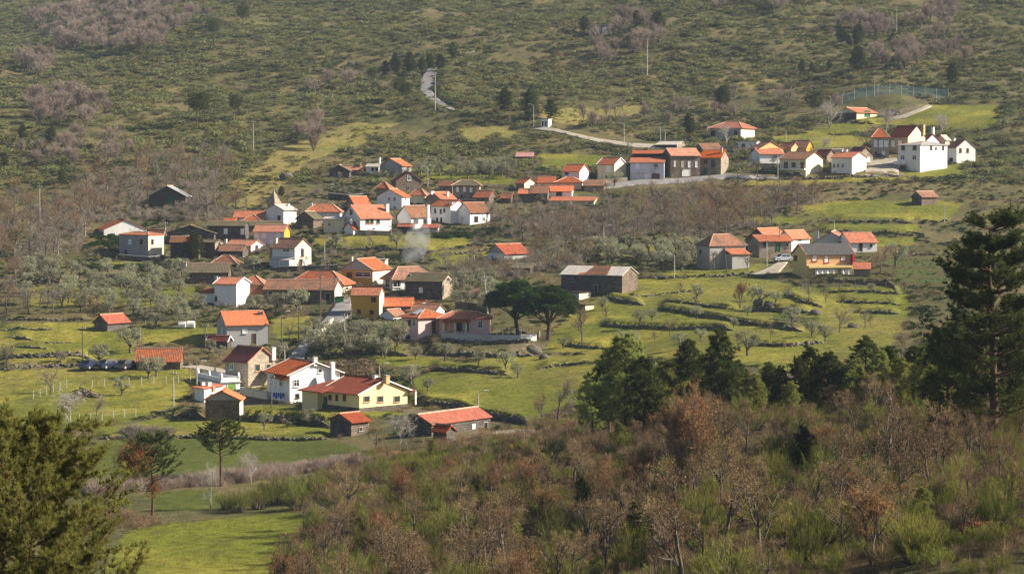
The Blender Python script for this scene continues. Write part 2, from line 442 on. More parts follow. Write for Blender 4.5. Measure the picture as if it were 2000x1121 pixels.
def tiles(name, base, alt, moss, mossamt, alt_lo=.50, alt_hi=.66):
    m, nt, out = new_mat(name)
    tc = N(nt, 'ShaderNodeTexCoord'); oi = N(nt, 'ShaderNodeObjectInfo')
    uv = tc.outputs['UV']
    sep = N(nt, 'ShaderNodeSeparateXYZ'); nt.links.new(uv, sep.inputs[0])
    wx = N(nt, 'ShaderNodeMath', operation='MULTIPLY'); nt.links.new(sep.outputs[0], wx.inputs[0]); wx.inputs[1].default_value = 2 * math.pi / .27
    sx = N(nt, 'ShaderNodeMath', operation='SINE'); nt.links.new(wx.outputs[0], sx.inputs[0])
    cell = N(nt, 'ShaderNodeTexVoronoi'); mp = N(nt, 'ShaderNodeMapping'); nt.links.new(uv, mp.inputs[0]); mp.inputs[3].default_value = (3.7, 2.4, 1); nt.links.new(mp.outputs[0], cell.inputs['Vector']); cell.inputs['Scale'].default_value = 1
    off = N(nt, 'ShaderNodeVectorMath', operation='ADD'); nt.links.new(uv, off.inputs[0]); nt.links.new(oi.outputs['Location'], off.inputs[1])
    big = noise(nt, off.outputs[0], .45, 5, .65)
    mid = noise(nt, off.outputs[0], 1.9, 4, .6)
    sc = N(nt, 'ShaderNodeSeparateColor'); nt.links.new(cell.outputs['Color'], sc.inputs[0])
    c = mixc(nt, ramp(nt, mid, alt_lo - .12, alt_hi), base, alt)
    c = mixc(nt, sc.outputs[0], c, (.72, .70, .68), 'MULTIPLY')
    c = mixc(nt, ramp(nt, big, .62 - mossamt * .3, .80 - mossamt * .25), c, moss)
    vr = N(nt, 'ShaderNodeMapRange'); nt.links.new(oi.outputs['Random'], vr.inputs[0]); vr.inputs[3].default_value = .70; vr.inputs[4].default_value = 1.08
    sr = N(nt, 'ShaderNodeMapRange'); nt.links.new(oi.outputs['Random'], sr.inputs[0]); sr.inputs[3].default_value = 1.12; sr.inputs[4].default_value = .92
    hs = N(nt, 'ShaderNodeHueSaturation'); nt.links.new(c, hs.inputs['Color']); nt.links.new(vr.outputs[0], hs.inputs['Value']); nt.links.new(sr.outputs[0], hs.inputs['Saturation']); c = hs.outputs[0]
    sh = N(nt, 'ShaderNodeMapRange'); nt.links.new(sx.outputs[0], sh.inputs[0]); sh.inputs[1].default_value = -1; sh.inputs[2].default_value = 1
    bsdf(nt, out, c, .85, sh.outputs[0], .55, .05, .2)
tiles('orange_tiles', (.55, .175, .075), (.39, .120, .058), (.20, .11, .07), .42)
tiles('bright_orange_tiles', (.68, .180, .052), (.54, .135, .045), (.32, .12, .06), .20)
tiles('red_tiles', (.40, .105, .052), (.29, .075, .042), (.17, .07, .045), .25)
tiles('dark_red_tiles', (.24, .055, .04), (.17, .045, .035), (.11, .05, .04), .3)
tiles('salmon_tiles', (.62, .26, .15), (.48, .19, .11), (.28, .16, .10), .25)
tiles('brown_tiles', (.34, .155, .085), (.24, .115, .07), (.13, .09, .06), .5)
tiles('mossy_tiles', (.19, .14, .09), (.145, .12, .075), (.10, .095, .05), .8)
tiles('slate_grey_tiles', (.125, .12, .12), (.10, .10, .10), (.09, .085, .075), .3)
tiles('pale_sheet_roof', (.56, .52, .46), (.47, .43, .38), (.33, .28, .22), .3)
tiles('grey_sheet_roof', (.36, .36, .36), (.30, .30, .30), (.22, .21, .19), .3)
tiles('pink_sheet_roof', (.52, .26, .24), (.45, .22, .21), (.35, .2, .18), .2)
tiles('pale_ridge', (.66, .42, .30), (.55, .34, .24), (.4, .26, .18), .2)
m, nt, out = new_mat('window_glass')
bsdf(nt, out, (.018, .022, .028), .12, spec=.5)
m, nt, out = new_mat('glass_panel')
bsdf(nt, out, (.42, .45, .5), .25, spec=.5)
m, nt, out = new_mat('dark_opening')
bsdf(nt, out, (.02, .018, .016), .9)
m, nt, out = new_mat('galvanised_metal')
bsdf(nt, out, (.45, .45, .44), .5, metal=.4)
m, nt, out = new_mat('pole_concrete')
g = N(nt, 'ShaderNodeNewGeometry'); bsdf(nt, out, mixc(nt, noise(nt, g.outputs['Position'], 2), (.50, .47, .42), (.36, .34, .30)), .9)
m, nt, out = new_mat('pole_timber')
g = N(nt, 'ShaderNodeNewGeometry'); bsdf(nt, out, mixc(nt, noise(nt, g.outputs['Position'], 2), (.16, .12, .09), (.10, .08, .06)), .9)
m, nt, out = new_mat('asphalt')
g = N(nt, 'ShaderNodeNewGeometry')
bsdf(nt, out, mixc(nt, ramp(nt, noise(nt, g.outputs['Position'], .5, 5, .65), .35, .7), (.23, .22, .215), (.16, .152, .148)), .9, noise(nt, g.outputs['Position'], 8), .3)
m, nt, out = new_mat('pale_track')
g = N(nt, 'ShaderNodeNewGeometry')
bsdf(nt, out, mixc(nt, ramp(nt, noise(nt, g.outputs['Position'], .6, 5, .65), .35, .7), (.36, .32, .26), (.25, .21, .15)), .95, noise(nt, g.outputs['Position'], 6), .4)
M = MATS

# ------------------------------------------------------------------ poly builder with metric UVs
class PB:
    def __init__(s):
        s.v = []; s.f = []; s.mi = []
    def poly(s, pts, mi=0):
        n = len(s.v); s.v += [tuple(p) for p in pts]; s.f.append(list(range(n, n + len(pts)))); s.mi.append(mi)
    def box(s, x0, x1, y0, y1, z0, z1, mi=0, bottom=True):
        p = [(x0, y0, z0), (x1, y0, z0), (x1, y1, z0), (x0, y1, z0), (x0, y0, z1), (x1, y0, z1), (x1, y1, z1), (x0, y1, z1)]
        for q in ((0, 1, 5, 4), (1, 2, 6, 5), (2, 3, 7, 6), (3, 0, 4, 7), (4, 5, 6, 7)) + (((3, 2, 1, 0),) if bottom else ()):
            s.poly([p[k] for k in q], mi)
    def tube(s, path, radii, n=6, cap=True):
        rings = []
        for k, (p, r) in enumerate(zip(path, radii)):
            p = Vector(p)
            d = Vector(path[min(k + 1, len(path) - 1)]) - Vector(path[max(k - 1, 0)])
            d.normalize()
            a = d.orthogonal().normalized(); b = d.cross(a)
            rings.append([p + (a * math.cos(t) + b * math.sin(t)) * r for t in [2 * math.pi * i / n for i in range(n)]])
        for k in range(len(rings) - 1):
            for i in range(n):
                s.poly([rings[k][i], rings[k][(i + 1) % n], rings[k + 1][(i + 1) % n], rings[k + 1][i]])
        if cap:
            s.poly(list(reversed(rings[0]))); s.poly(rings[-1])
    def build(s, name, mats, parent=None, smooth=False, **props):
        me = bpy.data.meshes.new(name)
        me.from_pydata(s.v, [], s.f)
        uv = me.uv_layers.new(name='UVMap')
        me.update()
        for p in me.polygons:
            n = p.normal
            e = Vector((-n.y, n.x, 0))
            if e.length < .05:
                e = Vector((1, 0, 0))
            e.normalize(); w = n.cross(e)
            for li in p.loop_indices:
                co = me.vertices[me.loops[li].vertex_index].co
                uv.data[li].uv = (co.dot(e), co.dot(w))
            p.use_smooth = smooth
        if not isinstance(mats, (list, tuple)):
            mats = [mats]
        for mm in mats:
            me.materials.append(M[mm])
        if len(mats) > 1:
            me.polygons.foreach_set('material_index', s.mi)
        return link(name, me, None, parent, **props)

HOUSES = []      # (X, Y, radius) footprints kept free of scrub
LABELS = {}
def thing(name, loc, rz, label, category, group=None):
    o = bpy.data.objects.new(name, None); COL.objects.link(o)
    o.empty_display_size = .5
    o.location = loc; o.rotation_euler = (0, 0, rz); o['label'] = label; o['category'] = category; o['kind'] = 'thing'
    if group:
        o['group'] = group
    return o

def house(label, xl, xc, xr, yb, ye, yr, r=15, ridge='L', wall='white_plaster', roof='orange_tiles', hip=0, dm=7.0, wins=(), chim=(), over=.35,
          wall2=None, gablemat=None, verge=None, cap='pale_ridge', plinth=None, name='house', category='house', parapet=0, back=0.0, extra=None):
    """a building from its near corner column xc; left face ends at column xl, right face at xr. yb / ye / yr: base, eave and ridge rows."""
    C0 = hit(xc, yb)
    if back:
        u = C0.x / C0.y; d = C0.y + back; s = float(px_dir(xc, yb)[1]); C0 = Vector((u * d, d, s * d))
    a = math.radians(r)
    aL = (-math.cos(a), math.sin(a)); aR = (math.sin(a), math.cos(a))
    def span(xp, v):
        u = float(px_dir(xp, (yb + ye) / 2)[0])
        return (u * C0.y - C0.x) / (v[0] - u * v[1])
    def both():
        return (span(xl, aL) if xl < xc - 1 else dm), (span(xr, aR) if xr > xc + 1 else dm)
    WL, WR = both()
    for _ in range(60):          # turn the house until both visible faces have a believable length
        if (xr - xl) * C0.y / F_PX < 4.8: break
        if r < 45 and xr > xc + 1 and not (3.8 < WR < 40) and r > -14: r -= 1
        elif r > 45 and xl < xc - 1 and not (3.2 < WL < 40) and r < 102: r += 1
        else: break
        a = math.radians(r); aL = (-math.cos(a), math.sin(a)); aR = (math.sin(a), math.cos(a)); WL, WR = both()
    if not (1.2 < WR < 40): WR = dm
    if not (1.2 < WL < 40): WL = dm
    slope = lambda y: float(px_dir(xc, y)[1])
    H = slope(ye) * C0.y - C0.z
    if ridge == 'L':
        ry = C0.y + WR / 2 * aR[1]; half = WR / 2
    else:
        ry = C0.y + WL / 2 * aL[1]; half = WL / 2
    rise = max(.25, min(slope(yr) * ry - C0.z - H, half * .85))
    root = thing(name, C0, -a, label, category)
    cx = C0.x + aL[0] * WL / 2 + aR[0] * WR / 2; cy = C0.y + aL[1] * WL / 2 + aR[1] * WR / 2
    HOUSES.append((cx, cy, math.hypot(WL, WR) / 2))
    Z0 = -2.6
    t = .13
    # ---- walls
    b = PB()
    g = gablemat is not None
    T = H - .02
    R = H + rise - .03
    flat = ridge == 'flat'
    if ridge == 'L' and not hip:
        b.poly([(-WL, 0, Z0), (0, 0, Z0), (0, 0, T), (-WL, 0, T)], 0)
        b.poly([(0, WR, Z0), (-WL, WR, Z0), (-WL, WR, T), (0, WR, T)], 0)
        b.poly([(0, 0, Z0), (0, WR, Z0), (0, WR, T), (0, 0, T)], 1)
        b.poly([(0, 0, T), (0, WR, T), (0, WR / 2, R)], 2)
        b.poly([(-WL, WR, Z0), (-WL, 0, Z0), (-WL, 0, T), (-WL, WR, T)], 0)
        b.poly([(-WL, WR, T), (-WL, 0, T), (-WL, WR / 2, R)], 2)
    elif ridge == 'R' and not hip:
        b.poly([(-WL, 0, Z0), (0, 0, Z0), (0, 0, T), (-WL, 0, T)], 0)
        b.poly([(-WL, 0, T), (0, 0, T), (-WL / 2, 0, R)], 2)
        b.poly([(0, WR, Z0), (-WL, WR, Z0), (-WL, WR, T), (0, WR, T)], 0)
        b.poly([(0, WR, T), (-WL, WR, T), (-WL / 2, WR, R)], 2)
        b.poly([(0, 0, Z0), (0, WR, Z0), (0, WR, T), (0, 0, T)], 1)
        b.poly([(-WL, WR, Z0), (-WL, 0, Z0), (-WL, 0, T), (-WL, WR, T)], 0)
    else:
        b.poly([(-WL, 0, Z0), (0, 0, Z0), (0, 0, T), (-WL, 0, T)], 0)
        b.poly([(0, WR, Z0), (-WL, WR, Z0), (-WL, WR, T), (0, WR, T)], 0)
        b.poly([(0, 0, Z0), (0, WR, Z0), (0, WR, T), (0, 0, T)], 1)
        b.poly([(-WL, WR, Z0), (-WL, 0, Z0), (-WL, 0, T), (-WL, WR, T)], 0)
    w2 = wall2 or wall  # right face colour; some houses paint sunlight with a brighter one
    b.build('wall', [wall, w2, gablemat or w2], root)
    if plinth:
        p = PB(); e = .05
        p.box(-WL - e, e, -e, WR + e, Z0, .55); p.build('plinth', plinth, root)
    # ---- roof: profile function z(x, y) of the upper surface
    o = over
    if ridge == 'L':
        k = rise / half
        zf = lambda x, y: H + t + rise - k * abs(y - WR / 2)
    elif ridge == 'R':
        k = rise / half
        zf = lambda x, y: H + t + rise - k * abs(x + WL / 2)
    else:
        k = 0
        zf = lambda x, y: H + t
    rb = PB()
    def slab(pts):
        """closed slab under the given upper polygon"""
        lo = [(p[0], p[1], p[2] - t) for p in pts]
        rb.poly(pts); rb.poly(list(reversed(lo)))
        for i in range(len(pts)):
            j = (i + 1) % len(pts)
            rb.poly([lo[i], lo[j], pts[j], pts[i]])
    Pz = lambda x, y: (x, y, zf(x, y))
    og = o * .6
    caps = PB(); vg = []; hcs = []
    if hip and ridge in 'LR':
        if ridge == 'L':
            h0 = min(half, WL * .48) * hip
            e0, e1, y0, y1, ym = -WL - o, o, -o, WR + o, WR / 2
            ze = H + t - k * o; zr = H + t + rise
            A, B, Cc, Dd = (e0, y0, ze), (e1, y0, ze), (e1, y1, ze), (e0, y1, ze)
            E, Fp = (e0 + h0 + o, ym, zr), (e1 - h0 - o, ym, zr)
        else:
            h0 = min(half, WR * .48) * hip
            x0, x1, e0, e1, xm = -WL - o, o, -o, WR + o, -WL / 2
            ze = H + t - k * o; zr = H + t + rise
            B, Cc, Dd, A = (x1, e0, ze), (x1, e1, ze), (x0, e1, ze), (x0, e0, ze)
            E, Fp = (xm, e0 + h0 + o, zr), (xm, e1 - h0 - o, zr)
        if ridge == 'L':
            faces = [(A, B, Fp, E), (B, Cc, Fp), (Cc, Dd, E, Fp), (Dd, A, E)]
            hips = [(A, E), (Dd, E), (B, Fp), (Cc, Fp), (E, Fp)]
        else:
            faces = [(A, B, E), (B, Cc, Fp, E), (Cc, Dd, Fp), (Dd, A, E, Fp)]
            hips = [(A, E), (B, E), (Cc, Fp), (Dd, Fp), (E, Fp)]
        for f in faces:
            rb.poly(f)
        lo = [(p[0], p[1], p[2] - t) for p in (A, B, Cc, Dd)]
        up = [A, B, Cc, Dd]
        rb.poly(list(reversed(lo)))
        for i in range(4):
            j = (i + 1) % 4
            rb.poly([lo[i], lo[j], up[j], up[i]])
        for p, q in hips:
            hc = PB(); hc.tube([p, q], [.11, .11], 5); hcs.append(hc)
    elif ridge == 'L':
        slab([Pz(-WL - og, -o), Pz(og, -o), Pz(og, WR / 2), Pz(-WL - og, WR / 2)])
        slab([Pz(-WL - og, WR / 2 + .002), Pz(og, WR / 2 + .002), Pz(og, WR + o), Pz(-WL - og, WR + o)])
        caps.tube([Pz(-WL - og, WR / 2), Pz(og, WR / 2)], [.12, .12], 6)
        for xx in (og, -WL - og):
            for y0, y1 in ((-o, WR / 2), (WR / 2, WR + o)):
                p, q = Pz(xx, y0), Pz(xx, y1)
                vb = PB(); vb.tube([(p[0], p[1], p[2] - .04), (q[0], q[1], q[2] - .04)], [.10, .10], 4); vg.append(vb)
    elif ridge == 'R':
        slab([Pz(-WL / 2, -og), Pz(o, -og), Pz(o, WR + og), Pz(-WL / 2, WR + og)])
        slab([Pz(-WL - o, -og), Pz(-WL / 2 - .002, -og), Pz(-WL / 2 - .002, WR + og), Pz(-WL - o, WR + og)])
        caps.tube([Pz(-WL / 2, -og), Pz(-WL / 2, WR + og)], [.12, .12], 6)
        for yy in (-og, WR + og):
            for x0, x1 in ((o, -WL / 2), (-WL / 2, -WL - o)):
                p, q = Pz(x0, yy), Pz(x1, yy)
                vb = PB(); vb.tube([(p[0], p[1], p[2] - .04), (q[0], q[1], q[2] - .04)], [.10, .10], 4); vg.append(vb)
    elif ridge == 'mono':      # one slope rising away from the left face
        zf = lambda x, y: H + t + rise * y / WR
        slab([Pz(-WL - og, -o), Pz(og, -o), Pz(og, WR + og), Pz(-WL - og, WR + og)])
        b2 = PB(); b2.poly([(0, 0, T), (0, WR, T), (0, WR, T + rise)]); b2.poly([(-WL, WR, T), (-WL, 0, T), (-WL, WR, T + rise)]); b2.poly([(0, WR, T), (-WL, WR, T), (-WL, WR, T + rise), (0, WR, T + rise)])
        b2.build('gable', w2, root)
    else:
        rb.box(-WL - og, og, -og, WR + og, H, H + .16)
    ro = rb.build('roof', roof, root)
    for hc in hcs if cap else ():
        hc.build('hip_cap', cap, ro)
    if caps.f and cap:
        caps.build('ridge_cap', cap, ro)
    if verge:
        for vb in vg:
            vb.build('verge_board', verge, ro)
    if parapet:
        pp = PB(); e = .12
        pp.box(-WL, 0, 0, e, H + .16, H + parapet); pp.box(-e, 0, e, WR, H + .16, H + parapet); pp.box(-WL, -WL + e, e, WR, H + .16, H + parapet); pp.box(-WL + e, -e, WR - e, WR, H + .16, H + parapet)
        pp.build('parapet', wall, root)
    # ---- chimneys (x, ytop, width px, material[, offset of plane])
    inv = Matrix.Translation(C0) @ Matrix.Rotation(-a, 4, 'Z'); inv = inv.inverted()
    camL = inv @ Vector((0, 0, 0))
    def ray(x, y):
        u, s = px_dir(x, y); return (inv.to_3x3() @ Vector((float(u), 1, float(s))))
    sc = F_PX / C0.y
    for ch in chim:
        x, yt, wpx, mat = ch[:4]
        fr = ch[4] if len(ch) > 4 else .5
        d = ray(x, yt)
        if ridge == 'R':
            tt = (-WL * fr - camL.x) / d.x if abs(d.x) > 1e-4 else 0
            ty = (WR * fr - camL.y) / d.y
            px_ = camL + d * tt
            if not (-.5 < px_.y < WR + .5):
                px_ = camL + d * ty
        else:
            px_ = camL + d * ((WR * fr - camL.y) / d.y)
        hw = max(.22, wpx / sc / 2)
        cb = PB()
        zb = min(zf(px_.x, px_.y) - .6, px_.z - .5)
        if fr < 0: zb = -1.0
        cb.box(px_.x - hw, px_.x + hw, px_.y - hw, px_.y + hw, zb, px_.z - .22, 0)
        cb.box(px_.x - hw - .06, px_.x + hw + .06, px_.y - hw - .06, px_.y + hw + .06, px_.z - .22, px_.z - .13, 0)
        for sx in (-1, 1):
            for sy in (-1, 1):
                cb.box(px_.x + sx * hw * .75 - .05, px_.x + sx * hw * .75 + .05, px_.y + sy * hw * .75 - .05, px_.y + sy * hw * .75 + .05, px_.z - .13, px_.z - .02, 0)
        cb.box(px_.x - hw - .04, px_.x + hw + .04, px_.y - hw - .04, px_.y + hw + .04, px_.z - .02, px_.z + .05, 1)
        cb.build('chimney', [mat, 'grey_render'], ro)
    # ---- openings (face, x, y, w, h, kind)
    for wn_ in wins:
        face, x, y, wp, hp, kind = wn_
        d = ray(x, y)
        if face == 'L':
            P = camL + d * (-camL.y / d.y); cxl = P.x; fs = math.cos(a)
        else:
            P = camL + d * (-camL.x / d.x); cxl = P.y; fs = math.sin(a)
        fs = max(.12, abs(fs))
        w = wp / sc / fs / 2; h = hp / sc / 2; z = P.z
        lim = WL if face == 'L' else WR
        if face == 'L': cxl = min(max(cxl, -WL + w + .1), -w - .1)
        else: cxl = min(max(cxl, w + .1), WR - w - .1)
        opening(root, face, cxl, z, w, h, kind)
    if extra:
        extra(root, WL, WR, H, rise, sc)
    return root, WL, WR, H, rise

def facebox(pb, face, c0, c1, d0, d1, z0, z1, mi=0):
    """box on a wall face: c along the wall, d outwards from it"""
    if face == 'L':
        pb.box(c0, c1, -d1, -d0, z0, z1, mi)
    else:
        pb.box(d0, d1, c0, c1, z0, z1, mi)
OPEN = {   # kind: (object name, frame material, leaf material)
    'd': ('window', 'white_paint', 'window_glass'), 'b': ('window', 'brown_paint', 'window_glass'), 's': ('window', 'pale_ridge', 'dark_green_shutter'),
    'w': ('window', 'white_paint', 'white_paint'), 'k': ('window', 'grey_render', 'dark_opening'), 'B': ('door', 'brown_paint', 'brown_paint'),
    'G': ('door', 'green_paint', 'green_paint'), 'V': ('garage_door', 'white_paint', 'garage_green'), 'K': ('door', 'grey_render', 'dark_opening'), 'W': ('door', 'white_paint', 'white_paint'),
    'O': ('window', 'white_paint', 'lit_niche_orange'), 'r': ('window', 'red_paint', 'white_paint'), 'N': ('window', 'brown_paint', 'brown_paint'), 'g': ('window', 'pale_granite', 'window_glass')}  # kind O is the arch niche, its orange light painted on
def opening(root, face, c, z, w, h, kind):
    nm, fm, lm = OPEN[kind]
    f = PB(); e = .09 if w > .3 else .06
    facebox(f, face, c - w - e, c - w, .004, .07, z - h - e, z + h + e)
    facebox(f, face, c + w, c + w + e, .004, .07, z - h - e, z + h + e)
    facebox(f, face, c - w, c + w, .004, .07, z + h, z + h + e)
    if nm == 'window':
        facebox(f, face, c - w, c + w, .004, .07, z - h - e, z - h)
        facebox(f, face, c - w - .15, c + w + .15, .004, .14, z - h - e - .07, z - h - e - .003)
    o = f.build(nm, fm, root)
    p = PB()
    facebox(p, face, c - w, c + w, .003, .03, z - h, z + h)
    p.build('pane' if nm == 'window' else 'panel', lm, o)
    if kind in 'db' and w > .28:
        q = PB()
        facebox(q, face, c - .03, c + .03, .031, .055, z - h, z + h)
        facebox(q, face, c - w, c - .031, .031, .052, z + h * .25, z + h * .25 + .05); facebox(q, face, c + .031, c + w, .031, .052, z + h * .25, z + h * .25 + .05)
        q.build('glazing_bar', fm, o)

# ------------------------------------------------------------------ the village
S, Wh = 'granite_blocks', 'white_paint'
# --- lowest row
def porch1(root, WL, WR, H, rise, sc):
    p = PB()
    p.poly([(.02, 2.3, 2.55), (1.9, 2.3, 2.0), (1.9, 4.9, 2.0), (.02, 4.9, 2.55)]); p.poly([(.02, 4.9, 2.45), (1.9, 4.9, 1.9), (1.9, 2.3, 1.9), (.02, 2.3, 2.45)])
    p.poly([(1.9, 2.3, 1.9), (1.9, 4.9, 1.9), (1.9, 4.9, 2.0), (1.9, 2.3, 2.0)]); p.poly([(.02, 2.3, 2.45), (1.9, 2.3, 1.9), (1.9, 2.3, 2.0), (.02, 2.3, 2.55)])
    o = p.build('porch_roof', 'dark_red_tiles', root)
    for y in (2.4, 4.75):
        q = PB(); q.tube([(1.75, y, -1), (1.75, y, 1.95)], [.11, .11], 8); q.build('porch_post', 'white_paint', o)
house('granite house with dark red tiled roof and white-framed windows', 440, 485, 538, 758, 706, 680, 46, 'L', S, 'dark_red_tiles', verge='salmon_tiles', cap='salmon_tiles',
      wins=[('L', 453, 716, 7, 10, 'd'), ('R', 503, 718, 7, 12, 's'), ('R', 524, 717.5, 7, 12, 's'), ('L', 466, 742, 5, 8, 'k')], chim=[(533, 678, 8, 'white_plaster', .9)], extra=porch1)
def white_extra(root, WL, WR, H, rise, sc):
    # tall free chimney stack standing against the gable
    p = PB(); p.box(.02, .55, WR * .80, WR * .80 + .55, -1, H + rise * .9); p.box(-.02, .60, WR * .80 - .05, WR * .80 + .60, H + rise * .9, H + rise * .9 + .12); p.build('chimney_stack', 'white_plaster', root)
    p = PB(); p.poly([(.25, WR * .50, H - .6), (.95, WR * .50, H - 1.6), (.95, WR * .66, H - 1.6), (.25, WR * .66, H - .6)]); p.poly([(.25, WR * .50, H - .66), (.25, WR * .66, H - .66), (.95, WR * .66, H - 1.66), (.95, WR * .50, H - 1.66)])
    p.box(.02, .3, WR * .50, WR * .66, H - .66, H - .62); p.build('solar_heater', 'glass_panel', root)
    p = PB(); p.poly([(-WL * .62, -.02, H - .35), (-WL * .62, -.85, H - .75), (.25, -.85, H - .75), (.25, -.02, H - .35)]); p.poly([(-WL * .62, -.02, H - .45), (.25, -.02, H - .45), (.25, -.85, H - .85), (-WL * .62, -.85, H - .85)])
    p.poly([(-WL * .62, -.85, H - .85), (.25, -.85, H - .85), (.25, -.85, H - .75), (-WL * .62, -.85, H - .75)]); p.build('canopy_roof', 'bright_orange_tiles', root)
house('two-storey white house with bright orange roof and tall white chimney', 522, 566, 664, 788, 731, 708, 60, 'L', 'white_plaster', 'bright_orange_tiles', verge=Wh, over=.6,
      wins=[('L', 549, 746, 6, 15, 'd'), ('L', 549, 769, 4, 6, 'd'), ('R', 579, 748, 9, 12, 'd'), ('R', 581, 773, 5, 7, 'b'), ('R', 625, 724, 6, 6, 'd'), ('R', 640, 775, 6, 7, 'd')], chim=[(615, 697, 7.5, 'white_plaster')], extra=white_extra)
def yellow_extra(root, WL, WR, H, rise, sc):
    w = PB(); x0, x1 = -WL - 3.4, -WL + .02
    w.box(x0, -WL - .003, -.9, WR * .7, -2.6, H - .25); o = w.build('wing_wall', 'pale_yellow_plaster', root)
    r_ = PB(); k = .30; ym = WR * .36
    for (ya, yb_) in ((-1.4, ym), (WR * .72 + .3, ym)):
        za, zb = H - .25 + .1 - .0, H - .25 + k * (ym + 1.4)
        pts = [(x0 - .4, ya, za), (x1 + 1.4 if ya < 0 else x1, ya, za), (x1 + 1.4 if ya < 0 else x1, yb_, zb), (x0 + 1.8, yb_, zb)]
        r_.poly(pts); r_.poly([(p[0], p[1], p[2] - .14) for p in reversed(pts)])
        for i in range(4):
            j = (i + 1) % 4
            r_.poly([(pts[i][0], pts[i][1], pts[i][2] - .14), (pts[j][0], pts[j][1], pts[j][2] - .14), pts[j], pts[i]])
    r_.poly([(x0 - .4, -1.4, H - .15), (x0 + 1.8, ym, H - .25 + k * (ym + 1.4)), (x0 - .4, WR * .72 + .3, H - .15)])
    r_.build('wing_roof', 'red_tiles', root)
    p = PB(); p.poly([(-.5, WR - .1, H - .02), (.9, WR - .1, H - .12), (.9, WR + 1.1, H - .12), (-.5, WR + 1.1, H - .02)]); p.build('porch_roof', 'red_tiles', root)
    for y in (WR + .8,):
        q = PB(); q.box(.55, .75, y, y + .2, -1.5, H - .1); q.build('porch_pillar', 'white_plaster', root)
house('long pale yellow bungalow with red roof and dark green shutters', 630, 702, 796, 805, 769, 742, 46, 'L', 'pale_yellow_plaster', 'red_tiles', verge=Wh, over=.55, plinth='dark_granite', cap='red_tiles',
      wins=[('R', 716, 779, 10, 10, 's'), ('R', 742.5, 779, 10, 10, 's'), ('R', 775, 779, 10, 10, 's'), ('L', 636, 786, 6, 22, 'G'), ('L', 645, 776, 6.5, 10, 's'), ('L', 658, 776, 4, 10, 'N'), ('L', 673, 776, 5, 10, 'N')],
      chim=[(732.5, 733, 8, 'white_plaster'), (755, 733, 9, 'peach_plaster')], extra=yellow_extra)
def finials(root, WL, WR, H, rise, sc):
    for (x, y) in ((-WL + .15, .15), (-.15, .15), (-.15, WR - .15), (-WL * .5, .1), (-WL + .15, WR - .15)):
        q = PB(); z = H + .7
        q.poly([(x - .3, y - .12, z), (x + .3, y - .12, z), (x, y - .12, z + .75)]); q.poly([(x + .3, y + .12, z), (x - .3, y + .12, z), (x, y + .12, z + .75)])
        q.poly([(x + .3, y - .12, z), (x + .3, y + .12, z), (x, y + .12, z + .75), (x, y - .12, z + .75)]); q.poly([(x - .3, y + .12, z), (x - .3, y - .12, z), (x, y - .12, z + .75), (x, y + .12, z + .75)])
        q.build('finial', 'white_plaster', root)
house('white walled garage yard with pointed corner finials and green door', 385, 432, 469, 768, 748, 747, 62, 'flat', 'white_plaster', 'concrete_grey', wins=[('R', 452, 757, 15, 15, 'V')], parapet=.75, extra=finials, name='garage', category='garage', dm=4)
house('small white annex with flat orange roof and two capped chimneys', 380, 399, 434, 787, 759, 756, 50, 'mono', 'white_plaster', 'bright_orange_tiles', wins=[('R', 413, 772, 5, 6, 'd')],
      chim=[(396, 746, 6, 'white_plaster', .4), (408, 746, 7, 'white_plaster', .5), (417, 756, 3, 'peach_plaster', .2)])
house('small granite barn with grey sheet gable and orange roof edge', 401, 468, 475, 820, 781, 765, 12, 'R', 'brown_granite', 'bright_orange_tiles', gablemat='grey_render', wall2='cream_plaster', name='barn', category='barn', cap='bright_orange_tiles')  # cream on the right side puts its sunlight into the wall colour
house('small stone shed with plain red roof beside the mown field', 645, 686, 721, 852, 824, 809, 46, 'R', 'dark_granite', 'red_tiles', wall2='brown_granite', name='shed', category='shed', wins=[('R', 704, 838, 5, 6, 'k')])
house('long low granite barn with wavy red roof and white door', 836, 843, 958, 852, 829, 811, 38, 'R', 'dark_granite', 'red_tiles', wins=[('R', 925, 836, 5, 16, 'W'), ('R', 948, 833, 7, 17, 'K'), ('R', 882, 840, 4, 6, 'k')], name='barn', category='barn', dm=4.2, over=.2)
house('little lean-to with red tiles at the end of the long barn', 846, 872, 888, 861, 842, 832, 38, 'L', 'dark_granite', 'red_tiles', name='shed', category='shed', dm=3)
# --- western fields
house('stone field barn with red roof beside the pale wall', 184, 210, 252, 648, 630, 616, 36, 'R', 'brown_granite', 'red_tiles', name='barn', category='barn', wall2='dark_granite')
house('stone shed with broad orange roof beside the parked cars', 266, 352, 358, 722, 704, 677, 8, 'L', 'brown_granite', 'orange_tiles', name='barn', category='barn', wins=[('L', 285, 714, 5, 8, 'k')])
house('grey rendered house with bright orange roof and brick chimney', 424, 443, 523, 678, 635, 609, 74, 'R', 'concrete_grey', 'bright_orange_tiles', wins=[('R', 478, 646, 7, 8, 'w'), ('R', 497, 664, 5, 24, 'N'), ('L', 434, 645, 4, 9, 'w')], chim=[(509, 608, 8, 'brown_granite', .35)])
house('dark lean-to shed with white-edged brown roof', 405, 444, 452, 682, 665, 653, 20, 'L', 'dark_timber', 'dark_red_tiles', name='shed', category='shed', verge=Wh, dm=4)
